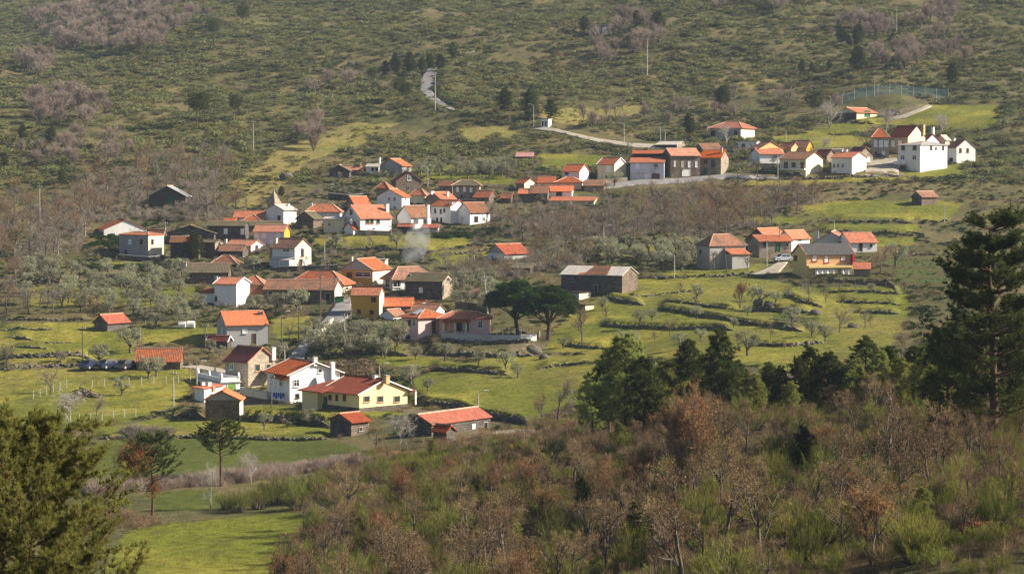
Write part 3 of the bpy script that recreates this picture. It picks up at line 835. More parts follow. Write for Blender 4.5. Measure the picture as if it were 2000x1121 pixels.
# --- middle of the village
house('ochre two-storey house with salmon roof and small dark windows', 686, 741, 750, 621, 577, 562, 13, 'L', 'ochre_plaster', 'salmon_tiles', wall2='white_plaster', cap='dark_red_tiles', wins=[('L', 729.6, 585, 8, 7, 'b'), ('L', 701, 608, 6, 7, 'b'), ('L', 726, 609.6, 6.5, 7, 'b')], over=.2)  # white right face stands in for sunlight on that side
house('low stone annex with bright orange roof beside the ochre house', 746, 803, 808, 616, 597, 582, 12, 'L', 'brown_granite', 'bright_orange_tiles', wall2='cream_plaster', wins=[('L', 764, 607, 5, 8, 'k')], cap='brown_tiles')
house('tiny white gabled annex with brown roof below the ochre house', 744, 768, 792, 626, 616, 606, 30, 'R', 'white_plaster', 'brown_tiles', chim=[(780, 602, 6, 'cream_plaster', .5)])
house('old cottage with long mossy brown roof behind the pink house', 785, 850, 868, 620, 608, 596, 20, 'L', 'white_plaster', 'brown_tiles')
house('small cottage with orange roof and white gable behind the pink house', 800, 812, 852, 606, 597, 588, 60, 'L', 'white_plaster', 'orange_tiles')
def pink_extra(root, WL, WR, H, rise, sc):
    k = rise / (WR / 2); f = lambda x, y, e: (x, y, H + .13 + rise - k * abs(y - WR / 2) + e)
    x0, x1, y0, y1 = -WL * .62, -WL * .34, WR * .12, WR * .40
    p = PB(); up = [f(x0, y0, .16), f(x1, y0, .16), f(x1, y1, .16), f(x0, y1, .16)]; lo = [f(x0, y0, .06), f(x1, y0, .06), f(x1, y1, .06), f(x0, y1, .06)]
    p.poly(up); p.poly(lo[::-1])
    for i in range(4):
        j = (i + 1) % 4; p.poly([lo[i], lo[j], up[j], up[i]])
    p.build('solar_panel', 'bale_wrap' if 'bale_wrap' in MATS else 'glass_panel', root)
pk = house('pink house wing with hipped red roof and solar panel', 786, 817, 872, 664, 620, 606, 50, 'L', 'pink_plaster', 'orange_tiles', hip=1, over=.5,
      wins=[('L', 792.5, 631, 5, 11, 'd'), ('L', 800, 631, 4, 11, 'N'), ('L', 809, 631, 5, 11, 'd'), ('L', 797, 658, 9, 8, 'k'), ('R', 847, 640, 6, 24, 'B')], extra=pink_extra)
def porch_pink(root, WL, WR, H, rise, sc):
    s = WL / 75.0
    for f in (.10, .33, .55):
        q = PB(); x = -WL + WL * f; q.box(x - .14, x + .14, -1.5, -1.22, -.3, H - .55); q.build('porch_pillar', 'cream_plaster', root)
    p = PB(); x0, x1 = -WL * .95, -WL * .38
    p.poly([(x0, -1.7, H - .6), (x1, -1.7, H - .6), (x1, -.01, H - .15), (x0, -.01, H - .15)]); p.poly([(x0, -.01, H - .25), (x1, -.01, H - .25), (x1, -1.7, H - .7), (x0, -1.7, H - .7)]); p.poly([(x0, -1.7, H - .7), (x1, -1.7, H - .7), (x1, -1.7, H - .6), (x0, -1.7, H - .6)])
    p.build('porch_roof', 'red_tiles', root)
    p = PB(); p.box(-WL - .3, -WL * .36, -1.75, -.004, -2.4, -.25); p.build('porch_floor', 'grey_render', root)
    for f in (.16, .24, .42, .50):
        q = PB(); x = -WL + WL * f; q.box(x - .03, x + .03, -1.5, -1.44, -.25, .75); q.build('railing_post', 'dark_timber', root)
    p = PB(); p.box(-WL * .9, -WL * .42, -1.5, -1.44, .75, .82); p.build('railing', 'dark_timber', root)
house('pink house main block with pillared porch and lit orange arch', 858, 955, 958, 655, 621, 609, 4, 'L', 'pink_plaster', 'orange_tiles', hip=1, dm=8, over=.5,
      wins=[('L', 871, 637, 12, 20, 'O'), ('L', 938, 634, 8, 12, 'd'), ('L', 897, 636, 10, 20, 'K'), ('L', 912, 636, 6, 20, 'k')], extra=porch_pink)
house('white house with russet hipped roof and glazed veranda', 748, 767, 846, 568, 543, 521, 62, 'R', 'old_white_plaster', 'brown_tiles', hip=1, wins=[('R', 775, 553, 15, 14, 'd'), ('L', 757, 554, 8, 14, 'd'), ('R', 786, 557, 8, 20, 'w')], over=.5)
house('dark stone house with mossy roof and pale end gable', 791, 864, 886, 586, 550, 535, 17, 'L', 'dark_granite', 'mossy_tiles', wall2='pale_granite', wins=[('L', 822, 566, 6, 9, 'w'), ('L', 835, 566, 4, 9, 'g'), ('L', 850, 566, 4, 9, 'g'), ('R', 875, 546, 4, 6, 'k'), ('L', 806, 578, 5, 10, 'K')], chim=[(800, 536, 4, 'brown_granite', .3)])  # paler stone on the end gable carries its sunlight
house('big ochre house with grey sheet gable and long window band', 667, 728, 762, 563, 527, 507, 22, 'R', 'ochre_plaster', 'orange_tiles', gablemat='concrete_grey', wall2='cream_plaster', verge='concrete_grey', wins=[('L', 682, 537, 8.5, 8, 'b'), ('L', 709, 536, 30, 9, 'd')], chim=[(686.6, 501, 4, 'cream_plaster', .5)])
house('cream parapet block behind the big ochre house', 699, 752, 758, 524, 508, 506, 10, 'flat', 'cream_plaster', 'pale_sheet_roof', wins=[('L', 713, 512, 5, 3, 'k'), ('L', 734, 512, 5, 3, 'k')], dm=5)
house('long stone barn with weathered brown roof and pale gable', 515, 652, 668, 594, 566, 548, 8, 'L', 'brown_granite', 'brown_tiles', wall2='cream_plaster', wins=[('L', 528, 575, 8, 12, 'K'), ('L', 565, 577, 6, 8, 'k'), ('L', 600, 577, 6, 8, 'k'), ('L', 640, 580, 8, 14, 'K')], name='barn', category='barn')  # cream gable brightens the sunlit end by colour
house('house with broad orange hipped roof behind the long barn', 566, 668, 687, 574, 553, 531, 15, 'L', 'cream_plaster', 'orange_tiles', hip=1, over=.6, wins=[('R', 677, 562, 4, 7, 'd')])
house('stone wing with sagging brown roof beside the bluish white house', 458, 512, 524, 590, 577, 551, 18, 'L', 'brown_granite', 'brown_tiles', name='barn', category='barn')
house('bluish white house with twin orange roofs and white parapets', 419, 462, 488, 600, 555, 543, 15, 'L', 'white_plaster', 'orange_tiles', verge=Wh, wins=[('L', 422, 583, 3, 8, 'b'), ('L', 446, 570, 5, 7, 'w')], chim=[(422, 540, 5, 'concrete_grey')])
house('house with hipped orange roof behind the bluish white house', 470, 515, 526, 570, 556, 540, 15, 'L', 'old_white_plaster', 'orange_tiles', hip=1)
house('tiny white outhouse with orange roof below the bluish white house', 408, 419, 424, 594, 572, 566, 20, 'mono', 'white_plaster', 'orange_tiles', dm=3)
def annex_pale(root, WL, WR, H, rise, sc):
    p = PB(); p.box(-WL * .88, -.05, -1.6, -.004, -2.4, H * .42); o = p.build('veranda', 'lilac_white_plaster', root)
    q = PB(); q.poly([(-WL * .9, -1.75, H * .43), (0, -1.75, H * .43), (0, -.01, H * .56), (-WL * .9, -.01, H * .56)]); q.poly([(-WL * .9, -.01, H * .54), (0, -.01, H * .54), (0, -1.75, H * .41), (-WL * .9, -1.75, H * .41)]); q.build('veranda_roof', 'pale_sheet_roof', root)
    for k in range(4):
        g = PB(); x = -WL * .82 + k * WL * .2; g.box(x, x + WL * .16, -1.63, -1.604, H * .08, H * .36); g.build('pane', 'glass_panel', o)
house('tall cream house with white veranda and red-brown roof', 532, 576, 608, 525, 484, 467, 35, 'L', 'old_white_plaster', 'brown_tiles', wall2='cream_plaster', wins=[('R', 584, 492, 4, 13, 'w'), ('R', 590, 494, 5, 16, 'K'), ('R', 598, 492, 4, 13, 'w'), ('R', 587, 513, 5, 13, 'K'), ('R', 596, 512, 4, 9, 'w'), ('L', 559, 489, 14, 5, 'd')], chim=[(539, 465, 5, 'cream_plaster', .2)], extra=annex_pale)
# --- old quarter with the dark barns
house('white gabled house with orange roof at the village edge', 191, 203, 287, 461, 448, 430, 70, 'L', 'white_plaster', 'orange_tiles', chim=[(213, 427, 5, 'white_plaster', .5)])
house('square grey box house with one lit side', 233, 290, 320, 506, 460, 455, 35, 'L', 'grey_render', 'salmon_tiles', hip=1, wall2='cream_plaster', wins=[('L', 254, 472, 5, 8, 'w'), ('L', 276, 472, 5, 8, 'b'), ('R', 297.5, 472, 3, 8, 'b'), ('L', 246, 494, 6, 12, 'K')], over=.15)  # cream on the lit side is sunlight painted over the grey
house('low house with red-brown roof behind the grey box house', 288, 318, 326, 464, 456, 443, 20, 'L', 'brown_render', 'brown_tiles')
house('dark brown barn gable among the old quarter roofs', 326, 418, 424, 478, 456, 441, 12, 'R', 'dark_granite', 'mossy_tiles', name='barn', category='barn', cap='brown_tiles')
house('long dark stone house with mossy roof and two white windows', 405, 478, 486, 473, 441, 433, 10, 'L', 'dark_granite', 'mossy_tiles', wins=[('L', 441, 451.5, 6, 9, 'w'), ('L', 473, 452, 5, 10, 'w')])
house('low mossy-roofed house below the white chapel', 478, 548, 553, 452, 441, 433, 6, 'L', 'brown_granite', 'mossy_tiles')
house('lilac-grey house with russet roof and ochre base', 496, 555, 566, 480, 452, 440, 12, 'L', 'lilac_white_plaster', 'salmon_tiles', wall2='ochre_plaster', wins=[('L', 501, 459, 6, 8, 'w'), ('L', 516, 459, 6, 8, 'w'), ('L', 544, 459, 6, 8, 'w'), ('L', 530, 474, 5, 9, 'W')])
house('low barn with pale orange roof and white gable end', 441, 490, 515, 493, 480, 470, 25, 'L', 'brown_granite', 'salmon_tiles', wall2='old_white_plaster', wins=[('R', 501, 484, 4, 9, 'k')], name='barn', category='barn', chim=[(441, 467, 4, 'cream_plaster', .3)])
house('dark barn with patchy brown roof among the old quarter', 427, 474, 486, 505, 490, 479, 15, 'L', 'dark_granite', 'brown_tiles', name='barn', category='barn')
house('dark barn with faded brown roof beside the evergreen', 333, 388, 392, 509, 473, 463, 8, 'L', 'dark_granite', 'brown_tiles', name='barn', category='barn', chim=[(366, 459, 6, 'cream_plaster', .6)])
house('black-walled ruin between the dark barns', 391, 420, 436, 503, 474, 470, 20, 'L', 'dark_granite', 'mossy_tiles', wall2='pale_granite', wins=[('R', 428, 477, 3, 8, 'k')], name='barn', category='barn')
house('old hipped brown-roofed barn above the mossy house', 411, 462, 472, 524, 515, 500, 15, 'L', 'dark_granite', 'brown_tiles', hip=1, name='barn', category='barn')
house('grey stone house with mossy roof above the olive orchard', 361, 446, 451, 554, 531, 515, 5, 'L', 'brown_granite', 'mossy_tiles', wins=[('L', 373, 540, 4, 5, 'k'), ('L', 399, 539, 4, 5, 'k')], chim=[(360, 513, 8, 'concrete_grey', .3)])
house('white chapel house with pale tiled roof', 520, 554, 579, 441, 410, 400, 40, 'R', 'white_plaster', 'pale_sheet_roof', wins=[('L', 545, 426, 5, 8, 'N'), ('R', 571, 438, 4, 6, 'b')], chim=[(563, 398, 4, 'white_plaster', .3)])
def spire():
    P = hit(535, 418); s = F_PX / P.y
    root = thing('bell_tower', P, -math.radians(35), 'stone bell tower with pointed pyramid spire behind the chapel house', 'tower')
    w = 10.5 / s; zt = float(px_dir(535, 398)[1]) * P.y - P.z; za = float(px_dir(535, 372)[1]) * P.y - P.z
    b = PB(); b.box(-w * .85, w * .85, -w * .85, w * .85, -2, zt); b.build('tower', 'pale_granite', root)
    b = PB(); b.box(-w, w, -w, w, zt + .003, zt + .25); b.build('cornice', 'pale_granite', root)
    b = PB(); c = [(-w, -w, zt + .25), (w, -w, zt + .25), (w, w, zt + .25), (-w, w, zt + .25)]
    for i in range(4):
        b.poly([c[i], c[(i + 1) % 4], (0, 0, za)])
    b.build('spire', 'pale_granite', root)
    for sx in (-1, 1):
        q = PB(); x = sx * w * .9; q.tube([(x, -w * .9, zt + .25), (x, -w * .9, zt + .7), (x, -w * .9, zt + 1.5)], [.22, .2, .02], 6); q.build('pinnacle', 'pale_granite', root)
    q = PB(); q.tube([(0, 0, za - .1), (0, 0, za + .7)], [.05, .04], 5); q.box(-.22, .22, -.04, .04, za + .38, za + .46); q.build('cross', 'grey_render', root)
spire()
house('house with long orange roof behind the chapel', 457, 515, 521, 436, 424, 413, 8, 'L', 'cream_plaster', 'orange_tiles')
house('small house with pointed orange hip roof below the chapel', 472, 510, 516, 441, 432, 420, 12, 'L', 'old_white_plaster', 'orange_tiles', hip=1)
house('little house with white-edged orange roof among the old quarter', 436, 458, 464, 440, 433, 427, 10, 'L', 'white_plaster', 'bright_orange_tiles')
# --- upper centre
house('lilac-white house with red hipped roof and white chimney', 597, 664, 668, 434, 413, 400, 8, 'L', 'lilac_white_plaster', 'orange_tiles', hip=.9, wins=[('L', 617, 420, 4, 7, 'w'), ('L', 641, 420, 4, 7, 'w')], chim=[(608, 396, 5, 'white_plaster', .5)])
house('old grey stone cottage behind the bare trees', 579, 612, 630, 447, 427, 414, 30, 'R', 'brown_granite', 'mossy_tiles')
house('cream windowless shed with slanted roof', 632, 672, 676, 455, 428, 425, 8, 'mono', 'cream_plaster', 'pale_sheet_roof', wins=[('L', 643, 438, 3, 3, 'k')], name='shed', category='shed', dm=4)
house('white house with broad orange roof and chimney shadow', 669, 704, 765, 458, 426, 402, 58, 'R', 'white_plaster', 'orange_tiles', wins=[('L', 686, 414, 5, 9, 'b'), ('R', 717.5, 432, 6, 9, 's'), ('R', 726, 432, 6, 9, 's'), ('R', 738.5, 432, 6, 9, 's'), ('R', 730, 447, 4, 3, 'd')], chim=[(756, 398, 6, 'white_plaster', .25)])
house('small annex with orange roof and white chimney above the green field', 672, 690, 705, 459, 446, 432, 40, 'R', 'white_plaster', 'orange_tiles', chim=[(685, 428, 5, 'white_plaster', .4)])
house('white house with russet roof and twin square windows', 776, 803, 842, 448, 423, 403, 55, 'R', 'white_plaster', 'brown_tiles', wins=[('R', 812.6, 432, 7, 7, 'b'), ('R', 831.5, 432.5, 7, 7, 'b')], chim=[(836, 400, 5, 'white_plaster', .4)])
house('red carport below the russet white house', 777, 806, 810, 453, 443, 438, 10, 'mono', 'dark_timber', 'red_tiles', name='carport', category='carport', dm=4)
house('red-roofed store beside the green garden field', 824, 855, 858, 454, 445, 440, 10, 'mono', 'grey_render', 'red_tiles', name='shed', category='shed', dm=4)
house('tall white house with paired slit windows and orange roof', 842, 880, 912, 438, 403, 392, 42, 'L', 'white_plaster', 'orange_tiles', wins=[('L', 850, 412, 3, 8, 'b'), ('L', 861, 413, 3, 8, 'b'), ('L', 868, 411, 3, 7, 'b'), ('L', 854, 430, 3, 9, 'b'), ('L', 862, 430, 3, 9, 'b'), ('R', 902, 414, 6, 6, 'b')], chim=[(883, 395, 8, 'white_plaster', .2)])
house('white house with two-tone brown roof beside the bare tree', 893, 918, 957, 440, 414, 394, 50, 'R', 'white_plaster', 'brown_tiles', wins=[('R', 930, 428, 6, 9, 'b'), ('R', 945, 428, 5, 6, 'd')])
house('house with dark gable and orange roof behind the tall white house', 830, 862, 892, 404, 390, 376, 45, 'R', 'brown_render', 'orange_tiles', chim=[(843, 373, 6, 'white_plaster', .5), (874, 375, 4, 'white_plaster', .2)])
house('white gabled house with orange roof slope in the upper village', 736, 785, 800, 411, 384, 370, 25, 'R', 'white_plaster', 'orange_tiles', wins=[('L', 760, 389, 3, 7, 'd'), ('L', 771, 389, 5, 7, 'd'), ('L', 771, 406, 5, 6, 'd'), ('R', 792, 389, 3, 6, 'd')])
house('big stone house with dark red roof and gable window', 765, 773, 823, 375, 354, 337, 70, 'L', 'brown_granite', 'dark_red_tiles', wins=[('R', 799, 347.5, 6, 9, 'd'), ('R', 797, 368, 3, 7, 'k')])
house('narrow brown house with pyramid orange roof', 735, 758, 766, 392, 366, 354, 20, 'L', 'brown_render', 'orange_tiles', hip=1)
house('shaded house with dark red roof above the cream shed', 676, 692, 723, 414, 398, 382, 55, 'R', 'brown_render', 'orange_tiles')
house('house with orange hip roof and lean-to beside the big stone house', 800, 830, 838, 398, 380, 370, 20, 'L', 'cream_plaster', 'orange_tiles', hip=1)
house('small dark stone gable house on the hill edge', 643, 682, 686, 349, 334, 323, 12, 'R', 'dark_granite', 'mossy_tiles', wins=[('L', 653, 338, 3, 5, 'k')])
house('low house with salmon roof on the hill edge', 676, 706, 708, 340, 331, 322, 5, 'L', 'brown_render', 'salmon_tiles', chim=[(703, 319, 3, 'peach_plaster', .4)])
house('small white hilltop house with dark arched openings', 715, 740, 743, 342, 326, 321, 6, 'mono', 'white_plaster', 'pale_sheet_roof', wins=[('L', 728, 331, 5, 5, 'k'), ('L', 736, 331, 5, 5, 'k')], dm=5)
house('grey gabled house with salmon roof at the top of the village', 741, 785, 804, 342, 324, 311, 25, 'R', 'grey_render', 'salmon_tiles', chim=[(741, 308, 4, 'white_plaster', .5)])
house('stone house with mossy hipped roof and white windows', 884, 936, 939, 392, 362, 353, 4, 'L', 'pale_granite', 'mossy_tiles', hip=.8, wins=[('L', 893.6, 370, 4, 8, 'w'), ('L', 907, 370, 4, 8, 'w'), ('L', 920, 371, 4, 8, 'w'), ('L', 902, 384, 4, 8, 'k')])
house('old stone cottage joined to the mossy hipped house', 857, 882, 885, 388, 363, 356, 5, 'L', 'pale_granite', 'brown_tiles', wins=[('L', 868, 370, 3, 6, 'k')])
house('stone cottage with orange roof in the bare trees', 925, 955, 970, 400, 385, 373, 28, 'L', 'brown_granite', 'orange_tiles')
house('small cottage with orange roof beside the stone cottage', 978, 998, 1003, 398, 386, 376, 15, 'L', 'brown_granite', 'orange_tiles')
# --- upper row towards the road
house('brown house with orange roof and lit beige gable', 1008, 1024, 1048, 374, 358, 349, 45, 'L', 'brown_render', 'orange_tiles', wall2='cream_plaster')  # beige gable tone includes the sunlight falling on it
house('low stone barn with long orange roof', 1013, 1034, 1038, 396, 378, 370, 8, 'L', 'brown_granite', 'bright_orange_tiles', name='barn', category='barn')
house('low stone barn with brown roof', 1035, 1069, 1073, 396, 377, 364, 6, 'L', 'brown_granite', 'brown_tiles', name='barn', category='barn', wins=[('L', 1045, 382, 4, 4, 'k'), ('L', 1054, 382, 4, 4, 'k')])
house('beige house with orange roof joined to its hip-roofed neighbour', 1050, 1083, 1086, 370, 357, 346, 5, 'L', 'cream_plaster', 'orange_tiles', wins=[('L', 1060, 363, 5, 3, 'b')])
house('beige house with hipped orange roof', 1084, 1135, 1140, 370, 357, 347, 5, 'L', 'cream_plaster', 'orange_tiles', hip=.8, wins=[('L', 1091, 363, 5, 3, 'b'), ('L', 1110, 363, 5, 3, 'b')])
house('small white cottage with orange roof and one dark window', 1072, 1117, 1120, 388, 374, 364, 4, 'L', 'white_plaster', 'bright_orange_tiles', wins=[('L', 1092, 379, 10, 6, 'b')], cap='bright_orange_tiles')
house('long low shed with orange roof and cream end', 1072, 1160, 1172, 401, 393, 386, 8, 'L', 'cream_plaster', 'orange_tiles', name='shed', category='shed', dm=4)
house('white two-storey house with bright orange roof by the green paddock', 1099, 1132, 1150, 357, 334, 322, 30, 'L', 'white_plaster', 'bright_orange_tiles', wins=[('L', 1107, 339, 6, 3, 'b'), ('R', 1142, 350, 5, 4, 'w')])
house('low dark house with brown-orange roof below the cream house', 1141, 1179, 1182, 376, 363, 353, 5, 'L', 'brown_render', 'brown_tiles')
house('cream house with orange roof and white door', 1167, 1200, 1223, 353, 321, 309, 32, 'L', 'cream_plaster', 'orange_tiles', verge=Wh, wins=[('L', 1189, 330, 7, 10, 'w'), ('L', 1186, 347, 6, 9, 'K')])
def double_roof(root, WL, WR, H, rise, sc):
    p = PB(); z = H + rise + .55
    p.box(-WL + .3, -.3, WR * .45, WR * .95, H + .2, z); p.build('upper_wall', 'dark_timber', root)
    q = PB(); q.poly([(-WL, WR * .35, z), (0, WR * .35, z), (0, WR * .7, z + .9), (-WL, WR * .7, z + .9)]); q.poly([(-WL, WR * .7, z + .9), (0, WR * .7, z + .9), (0, WR * 1.05, z), (-WL, WR * 1.05, z)]); q.poly([(0, WR * .35, z), (-WL, WR * .35, z), (-WL, WR * 1.05, z), (0, WR * 1.05, z)]); q.build('upper_roof', 'orange_tiles', root)
    b = PB(); b.box(-WL * .98, -WL * .45, -1.0, -.004, H * .50 - .12, H * .50); b.build('balcony', 'white_plaster', root)
house('pale blue-white house with stacked orange roofs and garage', 1231, 1297, 1301, 353, 318, 305, 5, 'L', 'lilac_white_plaster', 'orange_tiles', wins=[('L', 1281, 323, 8, 6, 'd'), ('L', 1280.5, 346, 14, 12, 'B'), ('L', 1262, 346, 4, 9, 'W'), ('L', 1245, 324, 6, 10, 'w')], extra=double_roof)
house('long granite house with salmon roof and white garage door', 1311, 1367, 1370, 346, 304, 291, 5, 'L', 'brown_granite', 'salmon_tiles', wins=[('L', 1340, 338, 15, 13, 'W'), ('L', 1318, 320, 3, 10, 'w'), ('L', 1333, 321, 4, 11, 'w'), ('L', 1346, 321, 4, 11, 'w'), ('L', 1360, 321, 4, 11, 'w')])
house('granite house with bright orange roof and green door', 1367, 1408, 1423, 343, 308, 294, 20, 'L', 'pale_granite', 'bright_orange_tiles', wins=[('L', 1378, 315, 5, 7, 'b'), ('L', 1392.5, 319, 6, 13, 'b'), ('L', 1377.5, 334, 5, 11, 'G')], chim=[(1409, 288, 4, 'peach_plaster', .3)])
house('house with faded brown roof behind the granite houses', 1374, 1411, 1414, 300, 293, 282, 5, 'L', 'brown_granite', 'brown_tiles')
house('flat-roofed stone barn beside the upper road', 1280, 1322, 1342, 294, 283, 277, 25, 'L', 'dark_timber', 'pale_sheet_roof', wall2='pale_granite', name='barn', category='barn')  # paler right wall has sunlight put into its colour
house('upper cream house with long red hipped roof', 1386, 1447, 1474, 275, 250, 239, 25, 'L', 'grey_render', 'red_tiles', hip=.6, wall2='cream_plaster', wins=[('L', 1392.5, 261, 8, 10, 'k'), ('L', 1418, 260, 4, 9, 'k'), ('L', 1437, 263, 5, 15, 'b')], over=.5)
house('white flat-roofed garage below the upper cream house', 1441, 1478, 1483, 293, 277, 275, 10, 'flat', 'white_plaster', 'concrete_grey', wins=[('L', 1452, 286, 5, 9, 'b'), ('L', 1465, 286, 9, 9, 'w')], name='garage', category='garage', dm=5)
house('yellow gabled house with brown roof in the upper row', 1465, 1483, 1530, 319, 290, 277, 62, 'L', 'yellow_plaster', 'brown_tiles', wins=[('L', 1469, 297, 3, 8, 'b'), ('L', 1475, 297, 3, 8, 'b'), ('L', 1470, 313, 3, 6, 'b')])
house('white cottage with orange roof in front of the yellow gables', 1484, 1531, 1535, 320, 301, 291, 6, 'L', 'white_plaster', 'orange_tiles', wins=[('L', 1514, 307, 7, 7, 'd')])
house('orange gabled house with terracotta roof in the upper row', 1522, 1545, 1562, 304, 289, 279, 40, 'L', 'peach_plaster', 'orange_tiles')
house('low brown house with dark gable behind the upper row', 1541, 1575, 1588, 302, 288, 275, 30, 'L', 'ochre_plaster', 'brown_tiles')
def balc(root, WL, WR, H, rise, sc):
    b = PB(); b.box(-WL, .0, -1.1, -.004, H * .40, H * .46); b.build('balcony', 'white_plaster', root)
    for k in range(8):
        q = PB(); x = -WL + .1 + k * (WL - .2) / 7; q.box(x - .025, x + .025, -1.06, -1.01, H * .46, H * .46 + .9); q.build('railing_post', 'grey_render', root)
    q = PB(); q.box(-WL, 0, -1.06, -1.01, H * .46 + .9, H * .46 + .95); q.build('railing', 'grey_render', root)
house('cream house with brown doors on a long balcony', 1523, 1574, 1607, 348, 311, 298, 30, 'L', 'cream_plaster', 'brown_tiles', wins=[('L', 1535, 324, 6, 13, 'B'), ('L', 1550, 322, 6, 7, 'N'), ('L', 1567, 324, 6, 13, 'B'), ('L', 1537, 342, 5, 9, 'K'), ('L', 1556, 342, 10, 9, 'B')], extra=balc)
house('house with dark red roof squeezed behind the white cottages', 1592, 1615, 1632, 320, 304, 293, 40, 'L', 'brown_render', 'dark_red_tiles')
house('low white-roofed building behind the upper cottages', 1618, 1645, 1650, 303, 293, 289, 10, 'mono', 'white_plaster', 'pale_sheet_roof', dm=5)
house('white house with orange roof and three narrow windows', 1624, 1664, 1692, 345, 308, 298, 32, 'L', 'old_white_plaster', 'orange_tiles', wins=[('L', 1629, 324, 4, 8, 'd'), ('L', 1637, 324, 4, 8, 'd'), ('L', 1646, 324, 4, 8, 'd')], chim=[(1653, 292, 4, 'white_plaster', .5)])
house('beige granite gable house with brown roof', 1654, 1676, 1705, 328, 303, 288, 50, 'L', 'pale_granite', 'dark_red_tiles', wins=[('R', 1696, 312, 6, 8, 'w')])
house('cream gabled house with large red roof and orange chimney', 1737, 1773, 1807, 302, 267, 246, 42, 'L', 'granite_blocks', 'dark_red_tiles', wall2='cream_plaster', wins=[('L', 1744, 281, 5, 11, 'w'), ('L', 1758, 281, 5, 11, 'w'), ('R', 1792, 260, 5, 9, 'w')], chim=[(1803, 243, 6, 'peach_plaster', .85)])
house('granite house front with white windows and orange hip roof', 1704, 1736, 1741, 309, 268, 252, 6, 'L', 'granite_blocks', 'orange_tiles', hip=.8, wins=[('L', 1710, 281, 5, 12, 'w'), ('L', 1720.6, 281, 6, 12, 'w'), ('L', 1730.5, 281, 6, 10, 'w'), ('L', 1711, 301, 5, 9, 'K'), ('L', 1725, 300, 5, 8, 'w')])
house('white gable with red roof and tall white chimney', 1790, 1808, 1835, 292, 276, 263, 50, 'L', 'white_plaster', 'red_tiles', chim=[(1822, 248, 5, 'white_plaster', .6)])
house('small cream house behind the big white block', 1829, 1846, 1856, 286, 273, 264, 40, 'R', 'cream_plaster', 'pale_sheet_roof')
def balc64(root, WL, WR, H, rise, sc):
    b = PB(); b.box(-WL - .6, -WL * .62, -1.0, -.004, H * .30, H * .42); b.build('balcony', 'white_plaster', root)
house('big two-storey white house with weathered walls and grey roof', 1754, 1797, 1850, 337, 284, 277, 48, 'L', 'old_white_plaster', 'grey_sheet_roof', hip=1, wall2='white_plaster', wins=[('L', 1764, 289, 5, 7, 'b'), ('L', 1786.5, 289, 5, 7, 'b'), ('L', 1763, 308, 6, 8, 'd'), ('L', 1786, 308, 6, 8, 'd'), ('R', 1818.5, 289, 4, 7, 'b'), ('R', 1828, 290, 3, 4, 'b'), ('R', 1842, 289, 4, 7, 'b'), ('R', 1818, 308, 4, 6, 'w'), ('R', 1840, 308, 4, 6, 'w'), ('L', 1764, 330, 10, 11, 'B')], extra=balc64, over=.2)  # whiter plaster on the right face paints in its sunlight
house('white house with brown roof beyond the big white block', 1852, 1868, 1905, 320, 288, 272, 55, 'L', 'old_white_plaster', 'brown_tiles', wins=[('R', 1876, 294, 4, 7, 'b'), ('R', 1890, 294, 4, 7, 'b'), ('L', 1858, 312, 4, 6, 'b')], chim=[(1864, 270, 4, 'white_plaster', .5)])
house('open barn with flat orange roof and green double doors', 1634, 1673, 1713, 234, 220, 211, 48, 'R', 'dark_timber', 'orange_tiles', wall2='cream_plaster', wins=[('R', 1694, 223, 12, 12, 'G')], name='barn', category='barn')  # right wall lightened to cream as painted sunlight
# --- eastern hamlet
def patched(root, WL, WR, H, rise, sc):
    k = rise / (WR / 2); f = lambda x, y: (x, y, H + .13 + rise - k * abs(y - WR / 2) + .05)
    p = PB(); x0, x1 = -WL * .62, -WL * .30
    p.poly([f(x0, -.3), f(x1 + .8, -.3), f(x1, WR / 2), f(x0 + .6, WR / 2)]); p.build('brown_tile_patch', 'brown_tiles', root)
    q = PB(); q.poly([f(x0 - 1.2, -.45), f(x0 + .4, -.45), f(x0 + .4, .5), f(x0 - .9, .5)]); q.build('orange_tile_patch', 'orange_tiles', root)
house('long granite barn with pale patched roof', 1096, 1215, 1245, 573, 538, 522, 25, 'L', 'dark_granite', 'pale_sheet_roof', wall2='brown_granite', wins=[('L', 1164, 563, 6, 13, 'K'), ('L', 1118, 548, 4, 4, 'k')], name='barn', category='barn', cap=None, extra=patched)  # right face uses a lighter granite as painted sunlight
house('low concrete tank with open dark top below the granite barn', 1107, 1131, 1154, 587, 572, 571, 40, 'flat', 'grey_render', 'dark_opening', wall2='cream_plaster', name='water_tank', category='tank', dm=4)
house('small cream field hut beside the stone pines', 1126, 1143, 1160, 607, 596, 594, 45, 'flat', 'brown_render', 'mossy_tiles', wall2='cream_plaster', name='hut', category='hut', dm=3)
def annex68(root, WL, WR, H, rise, sc):
    b = PB(); b.box(.003, 2.6, WR * .42, WR * .9, -2.4, H * .62); b.build('annex_wall', 'grey_render', root)
    q = PB(); y0, y1 = WR * .38, WR * .94
    q.poly([(2.9, y0, H * .63), (2.9, y1, H * .63), (.01, y1, H * .85), (.01, y0, H * .85)]); q.poly([(.01, y0, H * .83), (.01, y1, H * .83), (2.9, y1, H * .61), (2.9, y0, H * .61)]); q.build('annex_roof', 'orange_tiles', root)
house('dark grey house with weathered orange hipped roof', 1361, 1386, 1456, 527, 479, 459, 62, 'R', 'grey_render', 'brown_tiles', hip=1, wins=[('R', 1440, 492, 6, 7, 'd'), ('R', 1452, 492, 3, 6, 'd'), ('L', 1368, 492, 4, 8, 'k')], over=.3, extra=annex68)
house('dark gabled house with orange roof behind the pale stone cottage', 1458, 1500, 1540, 496, 468, 447, 45, 'R', 'dark_timber', 'salmon_tiles')
house('bright white house with white-edged salmon roof', 1520, 1545, 1581, 494, 465, 449, 45, 'R', 'white_plaster', 'salmon_tiles', wins=[('R', 1562, 467, 8, 3, 'b')])
